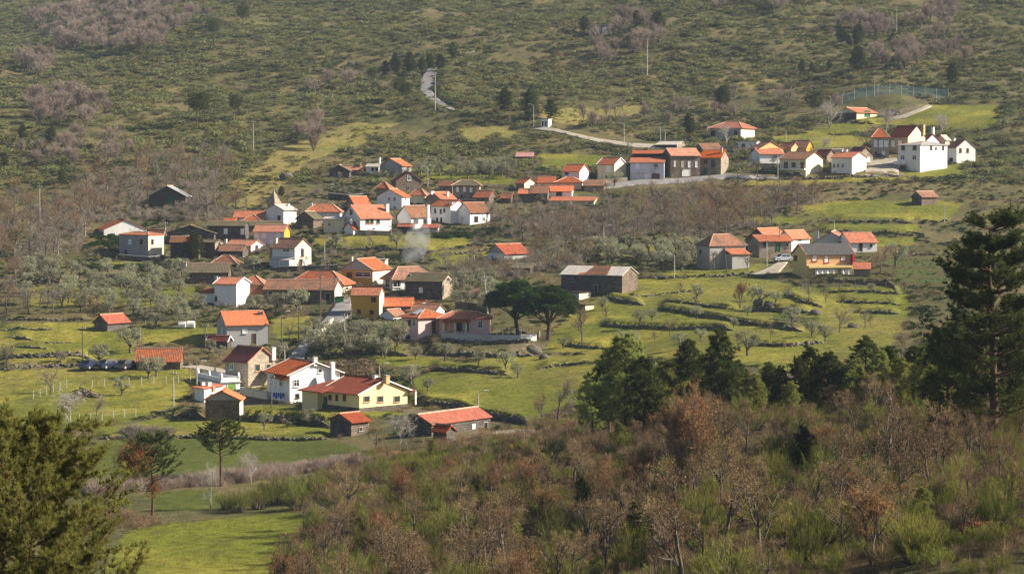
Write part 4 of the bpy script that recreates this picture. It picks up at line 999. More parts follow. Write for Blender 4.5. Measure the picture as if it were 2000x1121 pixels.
house('pale stone cottage with orange roof and green door', 1483, 1546, 1552, 500, 471, 460, 6, 'L', 'pale_granite', 'orange_tiles', wins=[('L', 1520, 483, 6, 16, 'G'), ('L', 1538, 479, 4, 6, 'k'), ('L', 1493, 478, 6, 11, 'K')])
def balc71(root, WL, WR, H, rise, sc):
    b = PB(); b.box(.004, 1.1, .0, WR * .98, H * .42, H * .52); b.build('balcony', 'yellow_plaster', root)
    b = PB(); b.box(.0012, .0024, .05, WR * .93, H * .53, H - .05); b.build('upper_wall_panel', 'peach_plaster', root)
    b = PB(); b.box(.05, 1.0, WR * .93, WR * .98, H * .52, H - .05); b.build('side_screen', 'red_paint', root)
    for (f0, f1, dz) in ((.15, .36, .5), (.36, .62, .3), (.70, .92, .55)):
        q = PB(); n = 6
        for i in range(n):
            y0 = WR * (f0 + (f1 - f0) * i / n); y1 = WR * (f0 + (f1 - f0) * (i + 1) / n); o0 = .75 + .10 * math.sin(i * 2.1); o1 = .75 + .10 * math.sin((i + 1) * 2.1)
            q.poly([(o0, y0, -.2 + dz * .6 * (i % 2)), (o1, y1, -.2 + dz * .6 * ((i + 1) % 2)), (o1, y1, H * .36), (o0, y0, H * .36)])
        q.build('hanging_sheet', 'white_paint', root)
house('yellow house with slate-grey roof, balcony and hanging white sheets', 1548, 1575, 1667, 543, 497, 477, 72, 'R', 'yellow_plaster', 'slate_grey_tiles', verge='salmon_tiles', cap=None, wins=[('R', 1591, 504, 9, 11, 'r'), ('R', 1614, 506, 8, 13, 'r'), ('R', 1647, 505, 9, 10, 'r'), ('L', 1554, 504, 4, 9, 'N')], extra=balc71)
house('plain grey gable house behind the yellow balcony house', 1590, 1656, 1664, 486, 473, 454, 12, 'R', 'concrete_grey', 'brown_tiles', wins=[('L', 1640, 475, 6, 5, 'k')], chim=[(1595.5, 451, 6, 'concrete_grey', .3)])
house('white cottage with orange roof and black doorway', 1660, 1713, 1716, 492, 473, 455, 4, 'L', 'old_white_plaster', 'orange_tiles', wins=[('L', 1681, 482, 7, 17, 'K'), ('L', 1701, 480, 4, 6, 'k')])
house('lean-to with orange roof beside the yellow balcony house', 1668, 1699, 1703, 541, 526, 516, 8, 'mono', 'brown_render', 'orange_tiles', name='shed', category='shed', dm=4)
house('small granite hut with brown roof in the hay meadow', 1781, 1800, 1831, 402, 384, 375, 55, 'R', 'dark_granite', 'brown_tiles', wall2='brown_granite', name='hut', category='hut')
# --- scattered
house('dark timber barn with pale roof edge on the hillside', 291, 362, 372, 404, 383, 364, 12, 'R', 'dark_timber', 'grey_sheet_roof', wins=[('L', 333, 393, 9, 18, 'G')], name='barn', category='barn')
house('concrete pillar frame shelter high on the hill', 1154, 1190, 1195, 68, 49, 48, 10, 'flat', 'dark_timber', 'concrete_grey', name='shelter', category='shelter', wins=[('L', 1166, 60, 8, 12, 'w'), ('L', 1180, 60, 6, 12, 'w')], dm=5)
house('small white transformer hut beside the hillside track', 1056, 1071, 1077, 249, 233, 232, 25, 'flat', 'white_plaster', 'concrete_grey', wins=[('L', 1060, 242, 3, 9, 'K'), ('L', 1066, 242, 3, 9, 'K')], name='hut', category='hut', dm=4)
house('low shed with pink roof beside the green paddock', 1008, 1040, 1043, 312, 306, 299, 5, 'L', 'brown_render', 'pink_sheet_roof', name='shed', category='shed', dm=4)
house('house with red roof and grey gable among bare trees', 952, 985, 1032, 510, 495, 478, 45, 'R', 'lilac_white_plaster', 'red_tiles', wall2='grey_render', wins=[('L', 962, 502, 4, 8, 'd')])
house('tumbledown shed with brown roof above the stone pines', 998, 1035, 1046, 535, 524, 516, 20, 'mono', 'dark_timber', 'mossy_tiles', name='shed', category='shed', dm=4)
house('small terracotta shed beside the olive trees', 917, 936, 943, 583, 571, 563, 20, 'L', 'brown_render', 'salmon_tiles', name='shed', category='shed', dm=4)

# ------------------------------------------------------------------ roads: strips between two pixel edge lines, laid on the ground
def road(name, A, B, mat, label, lift=.18, n=90, k=9):
    def resample(P):
        P = np.array(P, float); d = np.concatenate([[0], np.cumsum(np.hypot(*np.diff(P, axis=0).T))]); t = np.linspace(0, d[-1], n)
        return np.stack([np.interp(t, d, P[:, 0]), np.interp(t, d, P[:, 1])], 1)
    A = np.array([hit(*p) for p in resample(A)]); B = np.array([hit(*p) for p in resample(B)])
    V = []
    for i in range(n):
        for j in range(k):
            p = A[i] * (1 - j / (k - 1)) + B[i] * (j / (k - 1)); V.append((p[0], p[1], ground(p[0], p[1]) + lift))
    V = np.array(V)
    m_ = len(V)
    V = np.concatenate([V, V - np.array([0, 0, .5])])
    F = []
    for i in range(n - 1):
        for j in range(k - 1):
            a = i * k + j; F.append((a, a + k, a + k + 1, a + 1)); F.append((m_ + a, m_ + a + 1, m_ + a + k + 1, m_ + a + k))
        for j, s in ((0, 1), (k - 1, -1)):
            a = i * k + j; q = (a, a + k, m_ + a + k, m_ + a); F.append(q if s < 0 else q[::-1])
    me = mk_mesh(name, V, np.array(F)); link(name, me, M[mat], kind='structure', label=label)
    return A, B
road('road', [(552, 712), (572, 688), (598, 660), (618, 640), (634, 622), (650, 600), (668, 578)], [(590, 714), (597, 692), (614, 664), (640, 645), (684, 620), (686, 598), (684, 578)], 'asphalt', 'grey village street climbing between the houses')
road('path', [(355, 712), (385, 714), (440, 724)], [(355, 719), (385, 722), (440, 731)], 'pale_track', 'narrow concrete lane to the granite house')
road('road', [(846, 126), (834, 138), (825, 150), (820, 165), (820, 180), (832, 196), (855, 208), (880, 218)], [(858, 126), (853, 138), (851, 150), (846, 168), (844, 182), (858, 198), (876, 210), (896, 219)], 'asphalt', 'grey mountain road bending up the hillside', lift=.45)
road('road', [(898, 104), (912, 101), (926, 100)], [(898, 108), (912, 106), (928, 104)], 'pale_track', 'short pale stretch of mountain road', lift=.4)
road('path', [(1040, 249), (1080, 252), (1125, 263), (1165, 272), (1230, 281), (1300, 284)], [(1040, 254), (1080, 258), (1125, 269), (1165, 279), (1230, 288), (1300, 292)], 'pale_track', 'pale dirt track running down to the upper houses', lift=.22)
road('road', [(1175, 364), (1240, 354), (1320, 351), (1420, 342), (1520, 349)], [(1175, 371), (1240, 363), (1320, 359), (1420, 350), (1520, 353)], 'asphalt', 'grey upper street in front of the granite houses', lift=.3)
road('path', [(1470, 537), (1500, 524), (1525, 510)], [(1480, 541), (1522, 533), (1540, 512)], 'pale_track', 'pale concrete drive beside the yellow balcony house')
road('path', [(1690, 318), (1720, 312), (1752, 310)], [(1690, 348), (1725, 346), (1756, 344)], 'pale_track', 'dusty yard beside the big white house', lift=.25)
road('path', [(960, 846), (1000, 842), (1040, 838)], [(965, 851), (1003, 848), (1045, 845)], 'pale_track', 'pale earth track behind the long barn')
road('path', [(1812, 207), (1790, 216), (1760, 228), (1730, 233)], [(1820, 209), (1798, 219), (1768, 231), (1735, 237)], 'pale_track', 'sandy track across the upper lawn', lift=.3)

# ------------------------------------------------------------------ dry stone walls
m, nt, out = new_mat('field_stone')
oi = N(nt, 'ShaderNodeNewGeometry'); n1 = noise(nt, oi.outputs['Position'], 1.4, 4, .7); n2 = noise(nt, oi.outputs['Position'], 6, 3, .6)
c = mixc(nt, ramp(nt, n1, .35, .65), (.185, .165, .135), (.085, .076, .062)); c = mixc(nt, ramp(nt, n2, .5, .7), c, (.075, .07, .03))  # stone darkened to carry the shade of the terrace faces
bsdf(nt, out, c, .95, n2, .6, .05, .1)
RNG = np.random.default_rng(11)
CUBE = np.array([(-1, -1, -1), (1, -1, -1), (1, 1, -1), (-1, 1, -1), (-1, -1, 1), (1, -1, 1), (1, 1, 1), (-1, 1, 1)], float)
CF = np.array([(0, 3, 2, 1), (4, 5, 6, 7), (0, 1, 5, 4), (1, 2, 6, 5), (2, 3, 7, 6), (3, 0, 4, 7)])
def blocks(C, S, rot, jit=.22):
    """jittered cubes at centres C with half sizes S and z rotation"""
    n = len(C)
    V = CUBE[None] * (1 + RNG.uniform(-jit, jit, (n, 8, 3))) * S[:, None, :]
    ca, sa = np.cos(rot)[:, None], np.sin(rot)[:, None]
    V = np.stack([V[..., 0] * ca - V[..., 1] * sa, V[..., 0] * sa + V[..., 1] * ca, V[..., 2]], -1) + C[:, None, :]
    F = (CF[None] + (np.arange(n) * 8)[:, None, None]).reshape(-1, 4)
    return V.reshape(-1, 3), F
for (pts, h, lab), (us, ds, _) in zip(TERRACES, TERR_D):
    P = np.stack([us * ds, ds], 1)
    seg = np.hypot(*np.diff(P, axis=0).T); L = seg.sum(); cum = np.concatenate([[0], np.cumsum(seg)])
    st = .42 if h < 1.4 else .5
    n = int(L / st * max(1, round(h / .33)))
    n = min(int(n * 1.5), 1300)
    t = RNG.uniform(0, L, n); X = np.interp(t, cum, P[:, 0]); Y = np.interp(t, cum, P[:, 1]) - RNG.uniform(-.12, .30, n)
    k = np.clip(np.searchsorted(cum, t) - 1, 0, len(seg) - 1); dirs = np.diff(P, axis=0) / seg[:, None]; rot = np.arctan2(dirs[k, 1], dirs[k, 0]) + RNG.uniform(-.3, .3, n)
    g = hz(X / Y, Y - .5)
    hh = h * (.45 + .65 * fbm(t / 4.5, t * 0 + us[0] * 900, 5)) + .1
    fade = np.clip(np.minimum(t, L - t) / 2.2 + .15, 0, 1); hh = hh * fade * .66
    Z = g + RNG.uniform(-.15, 1, n) * hh
    top = np.clip(1 - (Z - g) / (hh + .01), 0, 1)
    Y = Y + (1 - top) * .12
    base_xy = P[0]
    z0 = float(hz(us[0], ds[0]))
    S = np.stack([RNG.uniform(.10, .27, n), RNG.uniform(.09, .18, n), RNG.uniform(.06, .13, n)], 1) * RNG.choice([.8, 1, 1.35], n)[:, None]
    Vv, Ff = blocks(np.stack([X, Y, Z], 1) - np.array([P[0, 0], P[0, 1], z0]), S, rot)
    root = thing('dry_stone_wall', (P[0, 0], P[0, 1], z0), 0, lab, 'wall')
    # solid packed core behind the loose face stones
    ts = np.linspace(0, L, max(4, int(L / 1.0))); cx = np.interp(ts, cum, P[:, 0]); cy = np.interp(ts, cum, P[:, 1]); gz_ = hz(cx / cy, cy - .5); ch = h * (.55 + .42 * fbm(ts / 4.5, ts * 0 + us[0] * 900, 5)) * .62 * np.clip(np.minimum(ts, L - ts) / 2.2 + .1, 0, 1)
    m_ = len(ts); o3 = np.array([P[0, 0], P[0, 1], z0])
    lines = [np.stack([cx, cy - .10, gz_ - .5], 1), np.stack([cx, cy - .05, gz_ + ch], 1), np.stack([cx, cy + .45, gz_ + ch], 1), np.stack([cx, cy + .5, gz_ - .5], 1)]
    Vc = np.concatenate(lines) - o3; i = np.arange(m_ - 1); Fc = np.concatenate([np.stack([a * m_ + i, a * m_ + i + 1, b_ * m_ + i + 1, b_ * m_ + i], 1) for a, b_ in ((0, 1), (1, 2), (2, 3))])
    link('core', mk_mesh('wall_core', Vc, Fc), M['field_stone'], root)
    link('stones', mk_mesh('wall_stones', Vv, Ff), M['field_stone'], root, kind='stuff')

# ------------------------------------------------------------------ rendered garden walls
def garden_wall(px, h, mat, label, t=.25, cap='concrete_grey'):
    P = [hit(*p) for p in px]; root = thing('garden_wall', P[0], 0, label, 'wall')
    for i in range(len(P) - 1):
        A, B = P[i] - P[0], P[i + 1] - P[0]; d = Vector((B.x - A.x, B.y - A.y, 0)).normalized(); nrm = Vector((-d.y, d.x, 0)) * t / 2
        b = PB(); c = PB()
        for pb, z0, z1, e in ((b, -.8, h, 1.0), (c, h + .003, h + .10, 1.25)):
            q = [A + nrm * e, A - nrm * e, B - nrm * e, B + nrm * e]; lo = [v + Vector((0, 0, z0)) for v in q]; hi = [v + Vector((0, 0, z1)) for v in q]
            for k in range(4):
                m_ = (k + 1) % 4; pb.poly([lo[k], lo[m_], hi[m_], hi[k]])
            pb.poly(hi); pb.poly(lo[::-1])
        b.build('wall_panel', mat, root); c.build('coping', cap, root)
garden_wall([(862, 664), (900, 667), (960, 668), (1016, 667)], .9, 'concrete_grey', 'long pale rendered wall of the pink house terrace')
garden_wall([(1016, 667), (1047, 666)], 1.1, 'white_plaster', 'white end wall with pink coping on the pink house terrace', .3, 'pink_plaster')
garden_wall([(700, 459), (765, 461)], .9, 'pale_granite', 'stone garden wall below the broad orange-roofed white house')
garden_wall([(470, 770), (500, 776), (522, 780)], 1.0, 'cream_plaster', 'cream balustrade wall beside the granite house')
garden_wall([(610, 664), (632, 648), (650, 632)], .9, 'cream_plaster', 'low cream wall along the village street')
garden_wall([(230, 508), (290, 512), (320, 508)], 1.0, 'dark_granite', 'dark stone garden wall below the grey box house')
garden_wall([(540, 532), (610, 530), (660, 528)], 1.0, 'dark_granite', 'dark stone wall below the tall cream house')
garden_wall([(890, 600), (940, 605), (960, 612)], 1.0, 'brown_granite', 'brown stone wall behind the pink house')
garden_wall([(1180, 358), (1225, 355)], .9, 'pale_granite', 'short stone wall beside the cream house with the white door')
garden_wall([(1430, 330), (1470, 328), (1520, 330)], 1.1, 'pale_granite', 'pale retaining wall below the yellow gabled house')
garden_wall([(1440, 295), (1400, 297), (1376, 298)][::-1], 1.4, 'pale_granite', 'pale retaining wall below the upper cream house')
garden_wall([(860, 398), (930, 400)], 1.0, 'dark_granite', 'dark stone wall below the mossy hipped house')
garden_wall([(642, 388), (680, 392), (720, 388)], 1.2, 'dark_granite', 'ruined dark terrace wall above the dark red roof')

# ------------------------------------------------------------------ boulders
def boulder(x, y, wpx, label, group=None, seed=0):
    P = hit(x, y); s = F_PX / P.y; w = wpx / s / 2
    rng = np.random.default_rng(seed)
    n, mm = 9, 6; V = []; 
    for j in range(mm + 1):
        th = math.pi * j / mm
        for i in range(n):
            ph = 2 * math.pi * i / n
            rr = 1 + .28 * (float(fbm(ph * 1.3 + seed * 3.1, th * 1.7 + seed, seed)) - .47) * 2
            V.append((w * rr * math.sin(th) * math.cos(ph), w * rr * .8 * math.sin(th) * math.sin(ph), w * .62 * rr * math.cos(th) + w * .2))
    F = [(j * n + i, (j + 1) * n + i, (j + 1) * n + (i + 1) % n, j * n + (i + 1) % n) for j in range(mm) for i in range(n)]
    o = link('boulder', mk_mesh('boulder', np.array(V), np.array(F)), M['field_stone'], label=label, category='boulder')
    o.location = P
    if group: o['group'] = group
for k, (x, y, w, lab) in enumerate([(1482, 594, 24, 'tall grey boulder beside the bronze-leaved oak'), (1500, 598, 20, 'grey boulder between two small olives'), (1592, 615, 26, 'rounded boulder at the end of the tall terrace wall'),
        (686, 128, 18, 'pale block of granite high on the scrub hillside'), (1040, 690, 36, 'overhanging rock below the pink house terrace wall'), (1062, 700, 22, 'broken rock beside the overhanging rock'),
        (1665, 640, 22, 'pale rock in the lower terraced meadow'), (140, 132, 12, 'small granite outcrop in the shaded hillside scrub'), (290, 62, 12, 'pale outcrop near the high hillside pines'), (560, 350, 30, 'rock outcrop beside the ruined terraces'),
        (1270, 792, 40, 'pale rock slab among the wood below the pines'), (1450, 885, 26, 'flat rock among the bare oaks')]):
    boulder(x, y, w, lab, seed=k + 3)
heap = []
rng = np.random.default_rng(4); P = hit(163, 776)
C = np.stack([rng.normal(0, 1.1, 160), rng.normal(0, .5, 160), np.abs(rng.normal(0, .55, 160))], 1); C[:, 2] *= np.clip(1.2 - np.abs(C[:, 0]) / 2.4, .1, 1)
Vv, Ff = blocks(C, np.stack([rng.uniform(.2, .5, 160), rng.uniform(.05, .1, 160), rng.uniform(.05, .1, 160)], 1), rng.uniform(-1.2, 1.2, 160))
o = link('log_pile', mk_mesh('log_pile', Vv, Ff), M['pole_timber'], label='heap of cut firewood in the lower meadow', category='log pile'); o.location = P

# ------------------------------------------------------------------ poles and street lamps
def pole(x0, yt, yb, kind, label, lean=0, x1=None, group=None):
    P = hit(x1 if x1 else x0, yb); s = F_PX / P.y
    h = (yb - yt) / s; dx = ((x0 - x1) / s) if x1 else 0
    nm = 'street_lamp' if 'lamp' in kind else 'utility_pole'
    root = thing(nm, P, 0, label, 'street lamp' if 'lamp' in kind else 'utility pole', group)
    b = PB(); r = max(.09, h * .012); b.tube([(0, 0, -.6), (dx * .5, 0, h * .5), (dx, 0, h)], [r * 1.25, r, r * .7], 7)
    b.build('pole', 'pole_timber' if 'wood' in kind else 'pole_concrete', root)
    if 'lamp' in kind:
        sd = -1 if 'l' == kind[-1] else 1
        a = PB(); a.tube([(dx, 0, h - .15), (dx + sd * .5, -.2, h + .18), (dx + sd * 1.1, -.45, h + .28)], [.035, .035, .03], 5); a.build('arm', 'galvanised_metal', root)
        q = PB(); q.box(dx + sd * 1.1 - .32, dx + sd * 1.1 + .32, -.60, -.32, h + .22, h + .36); q.build('lamp_head', 'white_paint', root)
    else:
        q = PB(); q.box(dx - .55, dx + .55, -.05, .05, h - .45, h - .35); c_ = q.build('crossarm', 'galvanised_metal', root)
        for k in (-.45, 0, .45):
            i = PB(); i.tube([(dx + k, 0, h - .35), (dx + k, 0, h - .17)], [.05, .04], 6); i.build('insulator', 'white_paint', c_)
POLES = [
    (78, 362, 434, 'c', 'pale pole on the western hillside above the bare trees'), (495, 236, 300, 'c', 'pale pole on the dry grass slope'), (850, 142, 217, 'c', 'pale pole beside the bending mountain road'),
    (1264, 76, 147, 'c', 'pale pole in the scrub below the concrete shelter'), (1751, 13, 64, 'c', 'pale pole high on the eastern scrub hill'), (1708, 150, 190, 'c', 'pale pole beside the netted court'), (634, 468, 508, 'lampr', 'street lamp behind the tall cream house'),
    (626, 538, 632, 'wood', 'timber pole before the long barn with the pale gable'), (653, 540, 602, 'wood', 'dark timber pole beside the pale barn gable'), (583, 598, 664, 'wood', 'timber pole beside the village street garden'), (550, 612, 674, 'woodlampr', 'timber lamp post beside the grey rendered house'),
    (673, 612, 676, 'c', 'grey pole in the olive grove below the ochre house'), (685, 598, 629, 'lampl', 'street lamp at the corner of the ochre house'), (401, 632, 680, 'wood', 'timber pole beside the dark lean-to shed'), (384.5, 708, 758, 'lampr', 'street lamp above the white annex'),
    (530, 731, 797, 'wood', 'dark pole in front of the two-storey white house'), (556, 675, 710, 'c', 'grey post beside the granite house street bend'), (741, 713, 744, 'lampr', 'street lamp behind the yellow bungalow'), (926, 497, 511, 'lampr', 'street lamp on the slope beside the smoke'),
    (161.5, 638, 714, 'wood', 'timber pole in the sunny barn meadow'), (339, 724, 793, 'c', 'pale pole beside the white annex garden'), (114, 483, 526, 'c', 'pale pole below the white gabled house'), (167, 436, 462, 'c', 'short pale pole beside the white gabled house'),
    (323, 433, 473, 'c', 'pale pole behind the grey box house'), (29, 485, 505, 'lampr', 'street lamp at the western village edge'), (1179, 443, 492, 'lampr', 'street lamp above the olive row'), (1418, 443, 462, 'lampr', 'street lamp behind the hip-roofed grey house'),
    (1522, 442, 497, 'wood', 'tall timber pole before the pale stone cottage'), (1497.5, 467, 521, 'c', 'pale pole beside the concrete drive'), (1317, 499, 545, 'lampl', 'street lamp beside the meadow lane'), (1629, 431, 456, 'lampl', 'street lamp above the plain grey gable house'),
    (1844.5, 398, 436, 'c', 'pale pole beside the tall dark pine'), (934, 766, 800, 'lampr', 'street lamp behind the long red-roofed barn'), (1219, 242, 283, 'lampl', 'street lamp on the dirt track bank'), (1290, 248, 280, 'lampr', 'street lamp beside the flat-roofed stone barn'),
    (1299, 252, 278, 'c', 'bare pole beside the flat-roofed stone barn'), (1381, 244, 269, 'c', 'pole beside the upper cream house'), (1535, 255, 279, 'lampl', 'street lamp behind the yellow gables'), (1678, 263, 292, 'lampl', 'street lamp behind the granite gable house'),
    (1519, 306, 351, 'lampr', 'street lamp beside the brown-doored cream house'), (1042, 206, 247, 'lampl', 'street lamp between the two dark hillside pines'), (835.5, 328, 368, 'lampl', 'street lamp in front of the hill olives'), (942, 345, 366, 'wood', 'dark pole beside the mossy hipped house'), (454, 452, 472, 'lampr', 'street lamp in the old quarter'),
    (1104, 470, 520, 'wood', 'dark pole in the bare wood above the granite barn')]
for p in POLES:
    pole(p[0], p[1], p[2], p[3], p[4])
pole(946, 538, 617, 'c', 'leaning pale pole beside the stone pines', x1=953)
pole(1414, 483, 533, 'wood', 'leaning pole in front of the hip-roofed grey house', x1=1420)

# ------------------------------------------------------------------ cars
def car_paint(name, col):
    m, nt, out = new_mat(name); p = bsdf(nt, out, col, .3, spec=.5); p.inputs['Coat Weight'].default_value = .5
car_paint('silver_car_paint', (.42, .45, .50)); car_paint('blue_car_paint', (.018, .026, .06)); car_paint('black_car_paint', (.015, .016, .02)); car_paint('tyre_rubber', (.015, .015, .015))
def car(x, y, rz, paint, label, lenm=4.1):
    P = hit(x, y); root = thing('parked_car', (P.x, P.y, P.z + .15), rz, label, 'car')
    prof = [(-2.05, .28), (-2.0, .72), (-1.75, .88), (-1.45, .92), (-1.0, 1.38), (.35, 1.42), (1.0, .96), (1.85, .82), (2.05, .60), (2.08, .28)]
    b = PB(); w = .82; k = lenm / 4.1
    for s in (-1, 1):
        pts = [(px_ * k, s * (w - (.12 if pz > 1.1 else 0)), pz) for px_, pz in prof]
        b.poly(pts if s > 0 else pts[::-1])
    n = len(prof)
    for i in range(n):
        j = (i + 1) % n
        q = [(prof[i][0] * k, -(w - (.12 if prof[i][1] > 1.1 else 0)), prof[i][1]), (prof[j][0] * k, -(w - (.12 if prof[j][1] > 1.1 else 0)), prof[j][1]), (prof[j][0] * k, (w - (.12 if prof[j][1] > 1.1 else 0)), prof[j][1]), (prof[i][0] * k, (w - (.12 if prof[i][1] > 1.1 else 0)), prof[i][1])]
        b.poly(q)
    b.build('body', paint, root)
    for s in (-1, 1):
        for (x0, x1, t0, t1) in ((-1.25, -.35, -.92, -.38), (-.28, .75, -.28, .33)):
            g = PB(); yy = s * (w + .004); y2 = s * (w - .075)
            pts = [(x0 * k, yy, .95), (x1 * k, yy, .95), (t1 * k, y2, 1.32), (t0 * k, y2, 1.32)]
            g.poly(pts if s < 0 else pts[::-1]); g.build('side_window', 'window_glass', root)
        for xw in (-1.3, 1.3):
            t = PB(); t.tube([(xw * k, s * .62, .30), (xw * k, s * .85, .30)], [.31, .31], 12); ty = t.build('wheel', 'tyre_rubber', root)
            h = PB(); h.tube([(xw * k, s * .85, .30), (xw * k, s * .865, .30)], [.18, .17], 10); h.build('rim', 'galvanised_metal', ty)
        hl = PB(); hl.box(1.93 * k, 2.09 * k, s * .62 - .13, s * .62 + .13, .60, .74); hl.build('headlight', 'glass_panel', root)
    ws = PB(); ws.poly([(.42 * k, -.66, 1.39), (.97 * k, -.76, 1.0), (.97 * k, .76, 1.0), (.42 * k, .66, 1.39)]); o = ws.build('windscreen', 'window_glass', root); o.location = (.03, 0, .03)
    rw = PB(); rw.poly([(-1.02 * k, .66, 1.34), (-1.42 * k, .76, .96), (-1.42 * k, -.76, .96), (-1.02 * k, -.66, 1.34)]); o = rw.build('rear_window', 'window_glass', root); o.location = (-.03, 0, .03)
car(1529, 512, math.radians(200), 'silver_car_paint', 'silver car parked at the top of the concrete drive')
car(177, 722, math.radians(62), 'blue_car_paint', 'dark blue car parked beside the pale rubble heap')
car(214, 721, math.radians(48), 'blue_car_paint', 'dark blue car parked in the middle of the three cars')
car(249, 722, math.radians(55), 'black_car_paint', 'black car parked beside the orange-roofed stone shed')
car(1713, 312, math.radians(170), 'black_car_paint', 'dark car in the yard below the granite house front')
car(1742, 226, math.radians(20), 'black_car_paint', 'dark vehicle beside the green-doored barn')

# ------------------------------------------------------------------ bins, bales, netted court, fence posts, sheets of laundry
def bin_(x, y, label):
    P = hit(x, y); root = thing('waste_container', P, .2, label, 'bin')
    b = PB(); b.poly([(-.55, -.45, .1), (.55, -.45, .1), (.65, -.55, 1.05), (-.65, -.55, 1.05)]); b.poly([(.55, .45, .1), (-.55, .45, .1), (-.65, .55, 1.05), (.65, .55, 1.05)]); b.poly([(.55, -.45, .1), (.55, .45, .1), (.65, .55, 1.05), (.65, -.55, 1.05)]); b.poly([(-.55, .45, .1), (-.55, -.45, .1), (-.65, -.55, 1.05), (-.65, .55, 1.05)]); b.poly([(-.55, .45, .1), (.55, .45, .1), (.55, -.45, .1), (-.55, -.45, .1)])
    b.build('body', 'green_paint', root)
    l = PB(); l.box(-.68, .68, -.58, .58, 1.053, 1.16); l.build('lid', 'dark_green_shutter', root)
bin_(657, 593, 'green waste container beside the pale barn gable'); bin_(664, 592, 'green waste container next to the cream wall of the hipped house')
m, nt, out = new_mat('bale_wrap'); bsdf(nt, out, (.75, .74, .72), .5, spec=.4)
for x, y, lab in ((356, 641, 'white wrapped round bale beside the grove wall'), (373, 641, 'second white wrapped bale, nearer the grey house')):
    P = hit(x, y); b = PB(); b.tube([(-.65, 0, .58), (-.6, 0, .58), (.6, 0, .58), (.65, 0, .58)], [.5, .62, .62, .5], 14); o = b.build('wrapped_bale', 'bale_wrap', smooth=False, label=lab, category='bale'); o.location = P
m, nt, out = new_mat('green_netting')
tr = N(nt, 'ShaderNodeBsdfTransparent'); df = N(nt, 'ShaderNodeBsdfDiffuse'); df.inputs[0].default_value = (.10, .22, .24, 1); mx = N(nt, 'ShaderNodeMixShader'); mx.inputs[0].default_value = .42
nt.links.new(tr.outputs[0], mx.inputs[1]); nt.links.new(df.outputs[0], mx.inputs[2]); nt.links.new(mx.outputs[0], out.inputs[0])
def court():
    A, B = hit(1622, 209), hit(1864, 207)
    B = Vector((B.x, A.y + 6, ground(B.x, A.y + 6)))
    n = 10; root = thing('netted_fence', A, 0, 'blue-green netting fence of the hillside sports court', 'fence'); hgt = 3.0
    for i in range(n + 1):
        p = A.lerp(B, i / n); g = ground(p.x, p.y) - A.z
        q = PB(); q.tube([(p.x - A.x, p.y - A.y, g - .4), (p.x - A.x, p.y - A.y, g + hgt)], [.05, .05], 5); q.build('post', 'galvanised_metal', root)
        if i < n:
            r = A.lerp(B, (i + 1) / n); g2 = ground(r.x, r.y) - A.z
            f = PB(); f.poly([(p.x - A.x, p.y - A.y, g + .1), (r.x - A.x, r.y - A.y, g2 + .1), (r.x - A.x, r.y - A.y, g2 + hgt), (p.x - A.x, p.y - A.y, g + hgt)]); f.build('net_panel', 'green_netting', root)
court()
def fence(px, label, h=1.2, mat='pole_concrete'):
    P0 = hit(*px[0]); root = thing('post_fence', P0, 0, label, 'fence')
    prev = None; wires = PB()
    for x, y in px:
        P = hit(x, y) - P0
        q = PB(); q.tube([(P.x, P.y, P.z - .4), (P.x, P.y, P.z + h)], [.07, .06], 6); q.build('post', mat, root)
        if prev is not None:
            for f in (.5, .9):
                wires.tube([(prev.x, prev.y, prev.z + h * f), (P.x, P.y, P.z + h * f)], [.012, .012], 3, False)
        prev = P
    wires.build('wire', 'galvanised_metal', root)
fence([(180 + 24 * k, 757 - 1.2 * k) for k in range(9)], 'concrete post fence across the lower meadow')
fence([(65 + 13 * k, 780 - 4.5 * k) for k in range(6)], 'short line of pale posts climbing the lower meadow')
fence([(155 + 22 * k, 826 - 2.6 * k) for k in range(6)], 'wire fence above the bank of the crop field')
fence([(958 + 12 * k, 658 + .6 * k) for k in range(9)], 'white posts along the pink house terrace', 1.5, 'white_paint')
fence([(1610 + 30 * k, 565 + .5 * k) for k in range(6)], 'thin post fence on the terraces below the yellow balcony house', 1.3, 'pole_timber')
def laundry():
    P = hit(544, 787); root = thing('clothes_line', P, -.5, 'blue laundry hanging beside the two-storey white house', 'laundry')
    for x in (-1.1, 1.1):
        q = PB(); q.tube([(x, 0, -.3), (x, 0, 1.5)], [.03, .03], 5); q.build('post', 'galvanised_metal', root)
    l = PB(); l.tube([(-1.1, 0, 1.45), (1.1, 0, 1.45)], [.01, .01], 3); l.build('line', 'galvanised_metal', root)
    for k in range(5):
        x = -.95 + k * .4; h = .6 + .25 * (k % 2); c = PB(); c.poly([(x, -.02, 1.44 - h), (x + .3, .03, 1.44 - h), (x + .32, 0, 1.44), (x, 0, 1.44)]); c.build('garment', 'blue_cloth', root)
laundry()

